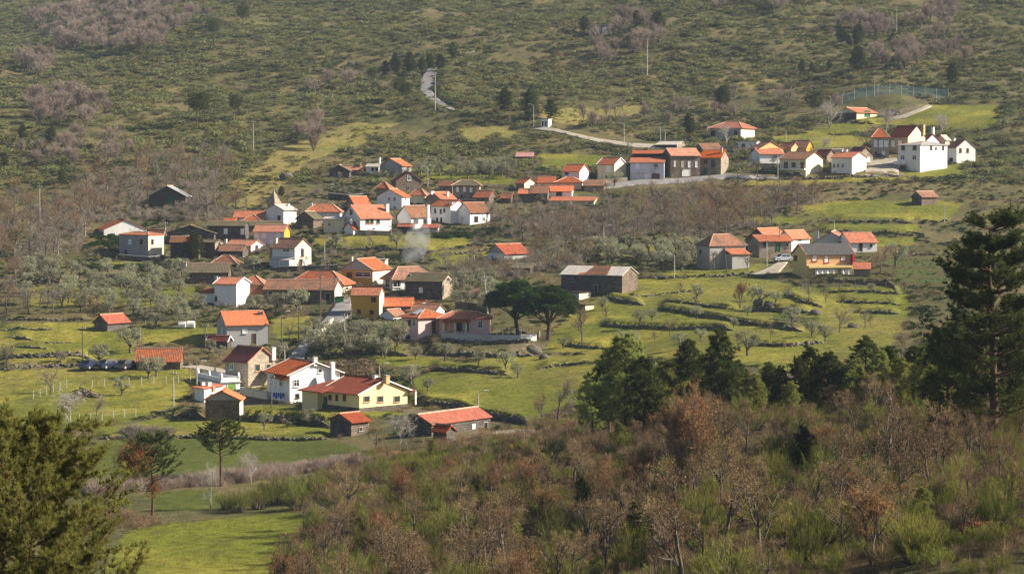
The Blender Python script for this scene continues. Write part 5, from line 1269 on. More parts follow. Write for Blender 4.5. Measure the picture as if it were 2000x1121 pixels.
# ------------------------------------------------------------------ foliage materials
def leafmat(name, c1, c2, trans=.30, var=.25, sc=.6):
    m, nt, out = new_mat(name)
    oi = N(nt, 'ShaderNodeObjectInfo'); g = N(nt, 'ShaderNodeNewGeometry')
    n = noise(nt, g.outputs['Position'], sc, 3, .6)
    c = mixc(nt, ramp(nt, n, .35, .65), c1, c2)
    r = N(nt, 'ShaderNodeMapRange'); nt.links.new(oi.outputs['Random'], r.inputs[0]); r.inputs[3].default_value = 1 - var; r.inputs[4].default_value = 1 + var
    hs = N(nt, 'ShaderNodeHueSaturation'); nt.links.new(c, hs.inputs['Color']); nt.links.new(r.outputs[0], hs.inputs['Value'])
    h2 = N(nt, 'ShaderNodeMapRange'); nt.links.new(oi.outputs['Random'], h2.inputs[0]); h2.inputs[3].default_value = .485; h2.inputs[4].default_value = .515; nt.links.new(h2.outputs[0], hs.inputs['Hue'])
    d = N(nt, 'ShaderNodeBsdfDiffuse'); t = N(nt, 'ShaderNodeBsdfTranslucent'); mx = N(nt, 'ShaderNodeMixShader'); mx.inputs[0].default_value = trans
    nt.links.new(hs.outputs[0], d.inputs[0]); nt.links.new(hs.outputs[0], t.inputs[0]); nt.links.new(d.outputs[0], mx.inputs[1]); nt.links.new(t.outputs[0], mx.inputs[2]); nt.links.new(mx.outputs[0], out.inputs[0])
leafmat('bark_grey', (.16, .135, .11), (.09, .075, .06), 0, .2, 3)
leafmat('bark_pale', (.42, .38, .33), (.28, .25, .21), 0, .1, 3)
leafmat('bark_pine', (.13, .075, .05), (.08, .055, .04), 0, .2, 3)
leafmat('twig_brown', (.265, .190, .110), (.170, .122, .072), .1, .25)
leafmat('twig_dark', (.20, .135, .08), (.13, .09, .055), .1, .25)
leafmat('twig_grey', (.30, .255, .20), (.21, .175, .14), .1, .2)
leafmat('twig_mauve', (.36, .285, .23), (.27, .21, .17), .2, .15)
leafmat('twig_pale', (.50, .46, .40), (.36, .32, .27), .1, .1)
leafmat('bronze_leaf', (.36, .17, .075), (.25, .125, .06), .35, .25)
leafmat('tan_leaf', (.37, .245, .12), (.27, .17, .085), .35, .25)
leafmat('olive_leaf', (.325, .318, .205), (.215, .222, .14), .25, .2)
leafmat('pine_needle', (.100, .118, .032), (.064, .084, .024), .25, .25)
leafmat('sunny_pine_needle', (.30, .31, .078), (.19, .205, .052), .5, .2, 1.2)  # lighter, yellower copy of the pine needles, sunlight put into the colour
leafmat('brown_needle', (.26, .105, .045), (.17, .075, .035), .3, .1)
leafmat('stone_pine_needle', (.060, .110, .028), (.036, .072, .020), .2, .1)
leafmat('broom_green', (.195, .205, .042), (.125, .140, .030), .3, .3)
leafmat('broom_yellow', (.27, .25, .055), (.18, .175, .042), .3, .2)
leafmat('heath_green', (.190, .192, .074), (.138, .146, .058), .25, .38)
leafmat('heath_yellow', (.240, .212, .075), (.170, .155, .056), .25, .3)
leafmat('heath_dark', (.110, .118, .054), (.080, .090, .044), .2, .3)
leafmat('heath_brown', (.21, .155, .095), (.145, .112, .068), .2, .3)
leafmat('ivy_dark', (.045, .070, .022), (.03, .048, .016), .2, .3)
leafmat('dry_blade', (.33, .26, .11), (.22, .18, .07), .3, .25)
leafmat('grass_blade', (.135, .165, .030), (.19, .19, .04), .3, .25)
leafmat('cabbage_leaf', (.07, .15, .03), (.05, .11, .025), .3, .3)

# ------------------------------------------------------------------ plant meshes
def rnd_unit(rng, n):
    v = rng.normal(size=(n, 3)); return v / np.linalg.norm(v, axis=1)[:, None]
def tris_at(P, Dv, L, Wd, rng):
    """one thin triangle per point: base at P, pointing along Dv with length L and base width Wd"""
    n = len(P); side = np.cross(Dv, rnd_unit(rng, n)); side /= np.linalg.norm(side, axis=1)[:, None] + 1e-9
    L = np.broadcast_to(L, (n,))[:, None]; Wd = np.broadcast_to(Wd, (n,))[:, None]
    V = np.stack([P - side * Wd / 2, P + side * Wd / 2, P + Dv * L], 1).reshape(-1, 3)
    return V, np.arange(3 * n).reshape(-1, 3)
def leaves_at(P, size, rng, nrm=None, flat=.5):
    """one rhombic leaf quad per point, facing roughly nrm"""
    n = len(P); a = rnd_unit(rng, n)
    if nrm is not None:
        nn = nrm * (1 - flat) + rnd_unit(rng, n) * flat; nn /= np.linalg.norm(nn, axis=1)[:, None] + 1e-9
        a = np.cross(nn, a); a /= np.linalg.norm(a, axis=1)[:, None] + 1e-9; b = np.cross(nn, a)
    else:
        b = np.cross(a, rnd_unit(rng, n)); b /= np.linalg.norm(b, axis=1)[:, None] + 1e-9
    s = np.broadcast_to(size, (n,))[:, None] * rng.uniform(.6, 1.3, (n, 1))
    V = np.stack([P - a * s, P - b * s * .55, P + a * s, P + b * s * .55], 1).reshape(-1, 3)
    return V, np.arange(4 * n).reshape(-1, 4)
def join(parts):
    V, F, k = [], {}, 0
    for v, f in parts:
        if len(v) == 0: continue
        V.append(v); F.setdefault(f.shape[1], []).append(f + k); k += len(v)
    return np.concatenate(V), [np.concatenate(x) for x in F.values()]
def tube_np(path, rad, n=5):
    path = np.asarray(path, float); m_ = len(path)
    d = np.gradient(path, axis=0); d /= np.linalg.norm(d, axis=1)[:, None] + 1e-9
    a = np.cross(d, [0.31, 0.95, 0.05]); a /= np.linalg.norm(a, axis=1)[:, None] + 1e-9; b = np.cross(d, a)
    t = np.arange(n) * 2 * math.pi / n
    V = (path[:, None] + (a[:, None] * np.cos(t)[None, :, None] + b[:, None] * np.sin(t)[None, :, None]) * np.asarray(rad)[:, None, None]).reshape(-1, 3)
    i, j = np.meshgrid(np.arange(m_ - 1), np.arange(n), indexing='ij'); A = (i * n + j).ravel(); B = (i * n + (j + 1) % n).ravel()
    return V, np.stack([A, B, B + n, A + n], 1)

def bare_tree(seed, H=1.0, spread=.55, upright=.5, limbs=6, stems=1, fine=4, twigw=.0045, leafy=0, leafsize=.014, low=.25):
    """unit-height leafless tree: (trunk mesh parts, twig parts, leaf parts)"""
    rng = np.random.default_rng(seed); thick, thin, tips = [], [], []
    def grow(p, d, L, r, lev):
        n = 4 if lev < 3 else 3
        pts = [p]; dd = d.copy()
        for k in range(n):
            dd = dd + rng.normal(0, .14 if lev else .05, 3) + np.array([0, 0, .10 * upright])
            dd /= np.linalg.norm(dd); pts.append(pts[-1] + dd * L / n)
        pts = np.array(pts); rad = np.linspace(r, r * .55, n + 1)
        if lev <= 2:
            thick.append(tube_np(pts, rad, 6 if lev == 0 else 4))
        else:
            for k in range(n):
                v, f = tris_at(pts[k:k + 1], (pts[k + 1:k + 2] - pts[k:k + 1]) / (L / n), L / n * 1.25, max(r * 1.6, twigw), rng); thin.append((v, f))
        if lev >= 4:
            tips.append(pts[1:]); return
        nc = [limbs, 5, 5, fine][lev]
        for c in range(nc):
            t = rng.uniform(low if lev == 0 else .25, 1.0); i = min(int(t * n), n - 1); q = pts[i] + (pts[i + 1] - pts[i]) * (t * n - i)
            az = rng.uniform(0, 2 * math.pi); base = pts[i + 1] - pts[i]; base /= np.linalg.norm(base)
            o = np.cross(base, [math.cos(az), math.sin(az), .2]); o /= np.linalg.norm(o) + 1e-9
            ang = rng.uniform(.45, .95) if lev < 2 else rng.uniform(.4, 1.0)
            nd = base * math.cos(ang) + o * math.sin(ang) * (spread / .5); nd[2] += .12 * upright; nd /= np.linalg.norm(nd)
            grow(q, nd, L * rng.uniform(.48, .72) * (1.05 - .3 * t if lev == 0 else 1), max(r * .5, .0016), lev + 1)
    for s in range(stems):
        a = rng.uniform(0, 6.28); d = np.array([math.cos(a) * .22 * (stems > 1), math.sin(a) * .22 * (stems > 1), 1.0]); d /= np.linalg.norm(d)
        grow(np.array([0., 0, -.03]), d, .62, .021 / (1 + .3 * (stems > 1)), 0)
    tips = np.concatenate(tips)
    lv = None
    if leafy:
        k = rng.choice(len(tips), min(leafy, len(tips)), replace=False); lv = leaves_at(tips[k] + rng.normal(0, .008, (len(k), 3)), leafsize, rng)
    zmax = max(v[:, 2].max() for v, f in thin)
    sc = 1.0 / zmax
    fix = lambda parts: [(v * sc, f) for v, f in parts]
    return join(fix(thick)), join(fix(thin)), (join(fix([lv])) if lv else None)
def crown_cloud(rng, centres, radii, per, size, flat=.5, squash=.8):
    parts = []
    for c, r in zip(centres, radii):
        d = rnd_unit(rng, per); d[:, 2] *= squash
        rr = r * rng.uniform(.55, 1.05, (per, 1)); parts.append(leaves_at(c + d * rr, size, rng, d, flat))
    return join(parts)
def olive_tree(seed):
    rng = np.random.default_rng(seed); trunk = []
    n = 26; C = []; R = []
    for k in range(n):
        a = rng.uniform(0, 6.28); z = rng.uniform(.38, .90); rr = .40 * math.sqrt(max(.05, 1 - ((z - .60) / .42) ** 2)) * math.sqrt(rng.uniform(.15, 1)); C.append((rr * math.cos(a), rr * math.sin(a), z)); R.append(rng.uniform(.09, .155))
    trunk.append(tube_np([(0, 0, -.06), (.015, .01, .12), (.0, .02, .26)], [.055, .042, .032], 7))
    for k in range(7):
        c = C[k * 3]; trunk.append(tube_np([(0, .01, .2), (c[0] * .5, c[1] * .5, c[2] * .72), c], [.028, .016, .006], 5))
    return join(trunk), crown_cloud(rng, np.array(C), R, 85, .023, .75, .85), None
def pine_tree(seed, crown0=.30, rad=.24, shape='cone', tufts=420, need=13, nl=.055, nw=.006, up=.5):
    rng = np.random.default_rng(seed)
    lean = rng.normal(0, .02, 2); tp = np.array([(lean[0] * t * t, lean[1] * t * t, t) for t in (-.03, .2, .4, .6, .8, .97)])
    trunk = [tube_np(tp, [.020, .017, .014, .011, .007, .003], 7)]
    P, Dr = [], []
    nb = 42
    for b in range(nb):
        t = crown0 + (.97 - crown0) * (b + rng.uniform()) / nb
        f = (t - crown0) / (1 - crown0)
        prof = (1 - f) ** .75 * (.65 + .35 * min(1, f * 5)) if shape == 'cone' else ((1 - f ** 1.6) ** .6 * (.6 + .4 * min(1, f * 4))) if shape == 'ovate' else math.sqrt(max(.03, 1 - (f * 1.7 - .75) ** 2 * .85))
        L = rad * prof * rng.uniform(.65, 1.2); a = b * 2.4 + rng.uniform(-.5, .5)
        p0 = np.array([lean[0] * t * t, lean[1] * t * t, t])
        d = np.array([math.cos(a), math.sin(a), 0.0])
        pts = [p0]
        for k in range(4):
            pts.append(p0 + d * L * (k + 1) / 4 + np.array([0, 0, up * L * ((k + 1) / 4) ** 1.6 - .05 * L]) + rng.normal(0, .006, 3))
        pts = np.array(pts); trunk.append(tube_np(pts, np.linspace(.0055, .0018, 5), 4))
        m_ = max(4, int(tufts / nb * (.5 + prof)))
        s = rng.uniform(.35, 1.0, m_) ** .7; i = np.minimum((s * 4).astype(int), 3); q = pts[i] + (pts[i + 1] - pts[i]) * (s * 4 - i)[:, None]
        off = rnd_unit(rng, m_) * (.045 + .03 * rng.uniform(size=(m_, 1))) * np.clip(L / .15, .4, 1.4); off[:, 2] = np.abs(off[:, 2]) * .8
        P.append(q + off); dv = d * .5 + np.array([0, 0, .8]) + rng.normal(0, .4, (m_, 3)); Dr.append(dv / np.linalg.norm(dv, axis=1)[:, None])
    P = np.concatenate(P); Dr = np.concatenate(Dr)
    P = np.repeat(P, need, 0); Dr = np.repeat(Dr, need, 0) * .75 + rnd_unit(rng, len(P)) * .8; Dr /= np.linalg.norm(Dr, axis=1)[:, None]
    return join(trunk), join([tris_at(P, Dr, nl * rng.uniform(.6, 1.1, len(P)), nw, rng)]), None
def big_pine(seed, crown0=.35, rad=.33, nb=60, droop=0.0, shape='dome', subs=12, per=6, need=22, nl=.020, nw=.0016, one=None):
    """near pine: limbs carry twigs, every twig carries a plume of needle tufts"""
    rng = np.random.default_rng(seed)
    tp = np.array([(.01 * math.sin(5 * t), .01 * math.cos(4 * t), t) for t in (-.03, .2, .4, .6, .8, .96)]); wood = [tube_np(tp, [.019, .016, .013, .010, .006, .002], 8)]
    P, Dr = [], []
    for b in range(nb):
        f = (b + rng.uniform()) / nb; t = crown0 + (.97 - crown0) * f
        prof = math.sqrt(max(.02, 1 - f ** 1.7)) if shape == 'dome' else (.55 + .45 * math.sin(f * 7 + 1)) * (1 - f ** 2.2 * .75)
        L = rad * prof * rng.uniform(.7, 1.15); a = b * 2.399 + rng.uniform(-.4, .4); d = np.array([math.cos(a), math.sin(a), 0.]); sd = np.array([-d[1], d[0], 0.])
        if shape == 'layer':
            wh = round(f * 9) / 9; t = crown0 + (.95 - crown0) * wh + rng.uniform(-.008, .008); prof = (1 - wh ** 1.8 * .7) * (.55 + .45 * abs(math.sin(wh * 20 + 1))); L = rad * prof * rng.uniform(.6, 1.15)
        p0 = np.array([0, 0, t]); k = np.linspace(0, 1, 6)[:, None]
        pts = p0 + d * L * k + np.array([0, 0, 1.]) * L * ((.30 - droop) * k + (.35 - droop * .3) * k ** 2.5) + rng.normal(0, .004, (6, 3)) * k
        wood.append(tube_np(pts, np.linspace(.0050, .0012, 6), 5))
        for q in range(subs):
            s = rng.uniform(.22 if shape == 'dome' else .40, 1.0); i = min(int(s * 5), 4); o = pts[i] + (pts[i + 1] - pts[i]) * (s * 5 - i)
            dv = d * rng.uniform(.2, .9) + sd * rng.uniform(-1, 1) * (1.1 - .4 * s) + np.array([0, 0, rng.uniform(.0, .8)]); dv /= np.linalg.norm(dv); l = .085 * rng.uniform(.6, 1.2) * (.55 + .6 * prof)
            wood.append(tube_np(np.array([o, o + dv * l * .5, o + dv * l + np.array([0, 0, .012])]), [.0016, .001, .0006], 3))
            w = np.linspace(.35, 1.05, per)[:, None]; P.append(o + dv * l * w + np.array([0, 0, .012]) * w + rng.normal(0, .004, (per, 3))); Dr.append(np.repeat((dv * .8 + np.array([0, 0, .45]))[None], per, 0))
    P = np.repeat(np.concatenate(P), need, 0); Dr = np.repeat(np.concatenate(Dr), need, 0) + rnd_unit(rng, len(P)) * .95; Dr /= np.linalg.norm(Dr, axis=1)[:, None]
    return join(wood), join([tris_at(P, Dr, nl * rng.uniform(.6, 1.15, len(P)), nw, rng)]), None
def stone_pine(seed):
    rng = np.random.default_rng(seed); trunk = [tube_np([(0, 0, -.05), (.01, .0, .15), (.02, .02, .32)], [.036, .030, .026], 8)]
    C, R = [], []
    for k in range(120):
        a = rng.uniform(0, 6.28); q = math.sqrt(rng.uniform(.0, 1)); x, y = .46 * q * math.cos(a), .46 * q * math.sin(a)
        z = .34 + (.58 - .34 * q ** 2.2) * (.25 + .75 * rng.uniform(.2, 1)); C.append((x, y, z)); R.append(rng.uniform(.075, .12))
    for k in range(9):
        c = C[k * 12]; trunk.append(tube_np([(.015, .01, .26), (c[0] * .45, c[1] * .45, .26 + (c[2] - .26) * .55), c], [.019, .011, .005], 5))
    parts = []
    for c, r in zip(C, R):
        d = rnd_unit(rng, 260); d[:, 2] = np.abs(d[:, 2]) * .9 - .12
        p = np.array(c) + d * r; n = d + rng.normal(0, .35, d.shape); n /= np.linalg.norm(n, axis=1)[:, None]
        parts.append(tris_at(p - d * r * .25, n, .040, .015, rng))
    return join(trunk), join(parts), None
def broom(seed, n=420, w=.016, fan=.75, H=1.0):
    rng = np.random.default_rng(seed); a = rng.uniform(0, 6.28, n); q = np.sqrt(rng.uniform(0, 1, n))
    base = np.stack([.28 * q * np.cos(a), .28 * q * np.sin(a), rng.uniform(0, .55, n)], 1)
    d = np.stack([np.cos(a) * fan * q, np.sin(a) * fan * q, np.full(n, 1.0)], 1) + rng.normal(0, .22, (n, 3)); d /= np.linalg.norm(d, axis=1)[:, None]
    return None, join([tris_at(base, d, rng.uniform(.3, .62, n) * (1 - .25 * q), w, rng)]), None
def broom_bush(seed, stems=46, per=46, w=.0065):
    """dense broom: leaning stems, each ending in a brush of fine green switches"""
    rng = np.random.default_rng(seed); P, Dv, L, wood = [], [], [], []
    for k in range(stems):
        a = rng.uniform(0, 6.28); q = math.sqrt(rng.uniform(0, 1)); t = np.array([math.cos(a) * .46 * q, math.sin(a) * .46 * q, (.92 - .45 * q ** 1.6) * rng.uniform(.55, 1.0)])
        b = np.array([math.cos(a) * .12 * q, math.sin(a) * .12 * q, -.03]); wood.append(tube_np(np.array([b, b * .5 + t * .5 + rng.normal(0, .02, 3), t]), [.009, .006, .003], 4))
        s = rng.uniform(.45, 1.0, per); p = b + (t - b) * s[:, None] + rng.normal(0, .022, (per, 3)); d = (t - b) / np.linalg.norm(t - b) * .8 + np.array([0, 0, .55]) + rng.normal(0, .42, (per, 3)); d /= np.linalg.norm(d, axis=1)[:, None]
        P.append(p); Dv.append(d); L.append(rng.uniform(.07, .17, per))
    return join(wood), join([tris_at(np.concatenate(P), np.concatenate(Dv), np.concatenate(L), w, rng)]), None
def bush(seed, cl=9, per=20, size=.11, flat=.6, squash=.7):
    rng = np.random.default_rng(seed); C, R = [], []
    for k in range(cl):
        a = rng.uniform(0, 6.28); q = math.sqrt(rng.uniform(0, 1)) * .62; C.append((q * math.cos(a), q * math.sin(a), .12 + .42 * (1 - q * q) * rng.uniform(.5, 1.1))); R.append(rng.uniform(.24, .40))
    v, f = crown_cloud(rng, np.array(C), R, per, size, flat, squash)
    v[:, 2] = np.maximum(v[:, 2], -.1)
    return None, (v, f), None
def cabbage(seed):
    return bush(seed, 4, 12, .22, .5, .5)

def to_meshes(name, gen, trunkmat, crownmat, leafm=None):
    """(part name, mesh) list for a plant prototype"""
    t, c, l = gen; res = []
    if t is not None:
        me = mk_mesh(name + '_trunk', t[0], t[1], smooth=True); me.materials.append(M[trunkmat]); res.append(('trunk', me))
    if c is not None:
        me = mk_mesh(name + '_crown', c[0], c[1]); me.materials.append(M[crownmat]); res.append(('crown', me))
    if l is not None:
        me = mk_mesh(name + '_leaves', l[0], l[1]); me.materials.append(M[leafm]); res.append(('leaves', me))
    return res
PR = {}
PR['oak'] = [to_meshes('bare_oak', bare_tree(100 + k, spread=.5, upright=.6, leafy=1300, leafsize=.0085), 'bark_grey', 'twig_brown', 'tan_leaf') for k in range(5)]
PR['darkoak'] = [to_meshes('dark_oak', bare_tree(120 + k, spread=.45, upright=.7, leafy=500, leafsize=.0085), 'bark_grey', 'twig_dark', 'tan_leaf') for k in range(3)]
PR['bronze'] = [to_meshes('bronze_oak', bare_tree(140 + k, spread=.38, upright=.9, stems=2, limbs=6, leafy=2600, leafsize=.011, low=.12), 'bark_grey', 'twig_brown', 'bronze_leaf') for k in range(2)]
PR['grey'] = [to_meshes('grey_tree', bare_tree(160 + k, spread=.5, upright=.5), 'bark_grey', 'twig_grey') for k in range(4)]
PR['vase'] = [to_meshes('vase_tree', bare_tree(180 + k, spread=.62, upright=.9, limbs=7, low=.35), 'bark_grey', 'twig_brown') for k in range(2)]
PR['pale'] = [to_meshes('pale_tree', bare_tree(190 + k, spread=.45, upright=.7, stems=2), 'bark_pale', 'twig_pale') for k in range(2)]
PR['mauve'] = [to_meshes('mauve_tree', bare_tree(200 + k, spread=.42, upright=1.1, stems=3, limbs=5, twigw=.009, low=.15), 'bark_grey', 'twig_mauve') for k in range(3)]
PR['olive'] = [to_meshes('olive_tree', olive_tree(220 + k), 'bark_grey', 'olive_leaf') for k in range(5)]
PR['pine'] = [to_meshes('pine_tree', pine_tree(240 + k, .12, .25, 'ovate', 1150, 13, .050, .0095), 'bark_pine', 'pine_needle') for k in range(4)]
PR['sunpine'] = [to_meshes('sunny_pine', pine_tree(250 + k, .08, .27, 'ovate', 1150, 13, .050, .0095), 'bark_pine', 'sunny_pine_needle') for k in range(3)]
PR['tallpine'] = [to_meshes('tall_pine', pine_tree(260 + k, .48, .24, 'round', 420, 12, .055, .008), 'bark_pine', 'pine_needle') for k in range(3)]
PR['fieldpine'] = [to_meshes('field_pine', big_pine(290 + k, .46, .36 - .03 * k, 30, .02, 'dome', 9, 6, 15, .036, .0055), 'bark_pine', 'pine_needle') for k in range(2)]
PR['stone'] = [to_meshes('stone_pine', stone_pine(270 + k), 'bark_pine', 'stone_pine_needle') for k in range(2)]
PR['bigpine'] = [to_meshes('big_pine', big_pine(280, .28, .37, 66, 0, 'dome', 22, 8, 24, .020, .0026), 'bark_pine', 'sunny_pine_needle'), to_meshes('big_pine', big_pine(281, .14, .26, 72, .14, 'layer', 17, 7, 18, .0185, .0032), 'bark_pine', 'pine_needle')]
PR['broom'] = [to_meshes('broom', broom_bush(300 + k), 'bark_grey', 'broom_green') for k in range(4)]
PR['ybroom'] = [to_meshes('yellow_broom', broom_bush(310 + k), 'bark_grey', 'broom_yellow') for k in range(3)]

PLANTS = []
def plant(kind, x, y, hpx, label, category='tree', name=None, group=None, wf=1.0, var=None, lean=0, P=None, hm=None):
    P = P or hit(x, y); s = F_PX / P.y; h = hm or hpx / s
    protos = PR[kind]; k = RNG.integers(len(protos)) if var is None else var
    if len(protos[k]) == 1:
        root = link(name or 'shrub', protos[k][0][1], label=label, category=category)
        root.location = P; root.rotation_euler = (0, 0, RNG.uniform(0, 6.28)); root.scale = (h * wf, h * wf, h)
        if group: root['group'] = group
        return root
    root = thing(name or 'tree', P, RNG.uniform(0, 6.28), label, category, group)
    root.scale = (h * wf, h * wf, h)
    for pn, me in protos[k]:
        o = bpy.data.objects.new(pn, me); COL.objects.link(o); o.parent = root
    PLANTS.append((P.x, P.y, h * .2))
    return root

# ------------------------------------------------------------------ named trees
plant('stone', 1010, 654, 116, 'umbrella stone pine with dark dome crown beside the pink house terrace', name='stone_pine', wf=1.12, var=0)
plant('stone', 1070, 664, 112, 'umbrella stone pine with dark spreading crown beside the bare vase-shaped tree', name='stone_pine', wf=1.20, var=1)
plant('vase', 1137, 670, 74, 'bare vase-shaped tree on the meadow beside the stone pines', name='bare_tree', wf=1.1, var=0)
plant('bronze', 1445, 602, 62, 'small oak with bronze dead leaves beside the grey boulders', name='oak_tree', var=0)
plant('bronze', 1362, 960, 225, 'tall oak hung with rusty dead leaves in the wood', name='oak_tree', var=1, wf=.95)
plant('bronze', 1330, 950, 200, 'slender brown oak beside the rusty-leaved oak', name='oak_tree', var=0, wf=.8)
p = plant('fieldpine', 297, 1018, 168, 'pine with half-browned crown at the edge of the lower field', name='pine_tree', var=0, wf=1.0)
q = bpy.data.objects.new('dead_needles', mk_mesh('dead_needles', *join([tris_at(*(lambda c: (c, rnd_unit(RNG, len(c))))(np.concatenate([np.array([0.02, 0, .42]) + RNG.normal(0, 1, (420, 3)) * np.array([.04, .04, .055]), np.array([-.19, -.16, .74]) + RNG.normal(0, 1, (4200, 3)) * np.array([.085, .09, .08])])), .05, .008, RNG)])))
q.data.materials.append(M['brown_needle']); COL.objects.link(q); q.parent = p
p.rotation_euler = (0, 0, 0)
plant('fieldpine', 430, 950, 128, 'upright young green pine standing in the green crop field', name='pine_tree', var=1, wf=1.2)
plant('pale', 412, 995, 100, 'dead white-barked tree beside the upright young pine', name='bare_tree', var=0, wf=.6)
plant('pale', 490, 945, 72, 'pale leafless tree at the edge of the crop field', name='bare_tree', var=1, wf=.9)
plant('bigpine', 0, 0, 0, 'big sunlit pine crown rising at the western frame of the view', name='pine_tree', var=0, P=Vector((-15.6, 72, ground(-15.6, 72) - .3)), hm=11.7, wf=.88)
plant('bigpine', 1935, 880, 455, 'tall dark pine with layered boughs on the eastern side', name='pine_tree', var=1, wf=1.15)
plant('pine', 1850, 850, 215, 'dark rounded pine under the tall layered pine', name='pine_tree', wf=1.2)
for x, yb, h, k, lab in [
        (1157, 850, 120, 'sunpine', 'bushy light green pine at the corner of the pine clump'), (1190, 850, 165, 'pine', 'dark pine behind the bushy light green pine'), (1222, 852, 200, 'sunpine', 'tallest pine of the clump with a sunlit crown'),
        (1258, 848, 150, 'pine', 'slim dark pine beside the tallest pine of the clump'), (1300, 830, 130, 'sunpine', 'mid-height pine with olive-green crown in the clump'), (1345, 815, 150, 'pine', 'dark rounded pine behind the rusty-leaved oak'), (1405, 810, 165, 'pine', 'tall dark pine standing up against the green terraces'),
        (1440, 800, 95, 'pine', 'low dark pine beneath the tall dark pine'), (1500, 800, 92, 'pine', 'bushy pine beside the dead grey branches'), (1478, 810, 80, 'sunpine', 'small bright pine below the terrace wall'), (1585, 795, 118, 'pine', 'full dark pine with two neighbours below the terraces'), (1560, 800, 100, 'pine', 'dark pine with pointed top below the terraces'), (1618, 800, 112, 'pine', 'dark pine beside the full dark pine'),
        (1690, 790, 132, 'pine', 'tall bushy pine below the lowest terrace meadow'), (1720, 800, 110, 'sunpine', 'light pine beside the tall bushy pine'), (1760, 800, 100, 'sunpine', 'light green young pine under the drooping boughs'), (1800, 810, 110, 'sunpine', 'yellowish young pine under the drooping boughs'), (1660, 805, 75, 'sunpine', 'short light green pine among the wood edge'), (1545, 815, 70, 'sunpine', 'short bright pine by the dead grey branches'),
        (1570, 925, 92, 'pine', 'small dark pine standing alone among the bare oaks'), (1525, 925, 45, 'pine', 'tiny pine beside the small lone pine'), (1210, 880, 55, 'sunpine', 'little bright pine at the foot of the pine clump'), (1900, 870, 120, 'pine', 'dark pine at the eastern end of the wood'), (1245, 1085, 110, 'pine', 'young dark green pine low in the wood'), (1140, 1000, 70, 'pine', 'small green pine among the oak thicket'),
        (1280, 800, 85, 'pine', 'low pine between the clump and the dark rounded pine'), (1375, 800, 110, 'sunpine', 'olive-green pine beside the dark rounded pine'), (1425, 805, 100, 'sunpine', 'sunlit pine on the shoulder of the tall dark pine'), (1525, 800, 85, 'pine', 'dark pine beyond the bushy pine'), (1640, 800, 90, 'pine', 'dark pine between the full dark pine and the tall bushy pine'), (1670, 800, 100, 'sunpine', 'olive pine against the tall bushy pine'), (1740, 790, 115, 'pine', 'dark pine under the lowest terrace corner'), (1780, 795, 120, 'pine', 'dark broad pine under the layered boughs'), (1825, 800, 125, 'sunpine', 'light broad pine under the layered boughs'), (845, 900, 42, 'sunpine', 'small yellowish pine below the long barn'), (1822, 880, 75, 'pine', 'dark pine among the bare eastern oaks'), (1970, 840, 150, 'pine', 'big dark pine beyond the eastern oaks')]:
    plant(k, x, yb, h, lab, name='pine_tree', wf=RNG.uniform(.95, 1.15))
for x, yb, h, k, lab in [
        (1035, 237, 64, 'pine', 'dark pine beside the hillside street lamp'), (1076, 234, 40, 'pine', 'smaller dark pine beside the transformer hut'), (985, 222, 50, 'pine', 'bushy pine on the road bank'), (800, 148, 46, 'pine', 'dark pine above the mountain road bend'), (772, 148, 44, 'pine', 'second dark pine above the mountain road bend'), (752, 150, 30, 'pine', 'short dark pine above the mountain road'),
        (885, 120, 36, 'pine', 'dark pine beside the short pale road stretch'), (840, 136, 30, 'pine', 'small pine over the mountain road'), (860, 140, 34, 'pine', 'pine at the top of the mountain road bend'), (825, 142, 28, 'pine', 'short pine at the upper edge of the mountain road'), (384, 250, 66, 'tallpine', 'tall bare-stemmed pine on the shaded hillside'), (397, 248, 60, 'tallpine', 'twin of the tall bare-stemmed hillside pine'), (460, 240, 52, 'tallpine', 'thin pine on the middle hillside'), (418, 90, 50, 'tallpine', 'tall pine high on the shaded slope'), (475, 60, 46, 'tallpine', 'lone pine near the top of the slope'),
        (780, 205, 50, 'tallpine', 'open pine below the mountain road'), (792, 208, 44, 'tallpine', 'small open pine below the mountain road'), (728, 175, 40, 'tallpine', 'thin pine west of the mountain road'), (1592, 246, 66, 'tallpine', 'big dark tree with pale trunk above the upper lawn'), (1410, 222, 54, 'pine', 'dark pine in the wood above the cream house'), (1346, 268, 46, 'pine', 'dark pine beside the upper cream house'), (1675, 92, 42, 'pine', 'dark conifer on the eastern scrub hill'), (1644, 88, 34, 'pine', 'first of three conifers on the eastern scrub hill'), (1658, 92, 22, 'pine', 'smallest of three conifers on the eastern scrub hill'),
        (1676, 145, 54, 'pine', 'tall loose conifer above the netted court'), (1286, 72, 48, 'pine', 'dark conifer behind the concrete shelter'), (1245, 60, 38, 'pine', 'pine beside the concrete shelter'), (1140, 66, 34, 'pine', 'bushy pine west of the concrete shelter'), (1566, 145, 28, 'pine', 'small conifer in the open scrub'), (1585, 145, 22, 'pine', 'smaller conifer in the open scrub'), (1620, 138, 22, 'pine', 'round conifer in the open scrub'), (1860, 170, 44, 'pine', 'dark conifer at the end of the netted court'),
        (1745, 95, 30, 'pine', 'dark bushy conifer below the high pole'), (100, 282, 34, 'pine', 'dark conifer in the shaded gully'), (45, 280, 36, 'pine', 'second dark conifer in the shaded gully'), (270, 330, 34, 'pine', 'round evergreen among the mauve thickets'), (10, 330, 30, 'pine', 'dark evergreen at the foot of the shaded gully'), (380, 512, 58, 'pine', 'tall evergreen between the dark barns'), (345, 518, 20, 'pine', 'small evergreen before the dark barn'), (1200, 366, 32, 'olive', 'round grey-green tree before the cream house'), (120, 360, 30, 'pine', 'dark evergreen on the lower western slope'), (550, 388, 24, 'pine', 'evergreen beside the ruined terraces')]:
    plant(k, x, yb, h, lab, name='olive_tree' if k == 'olive' else 'pine_tree', wf=RNG.uniform(1.0, 1.3))

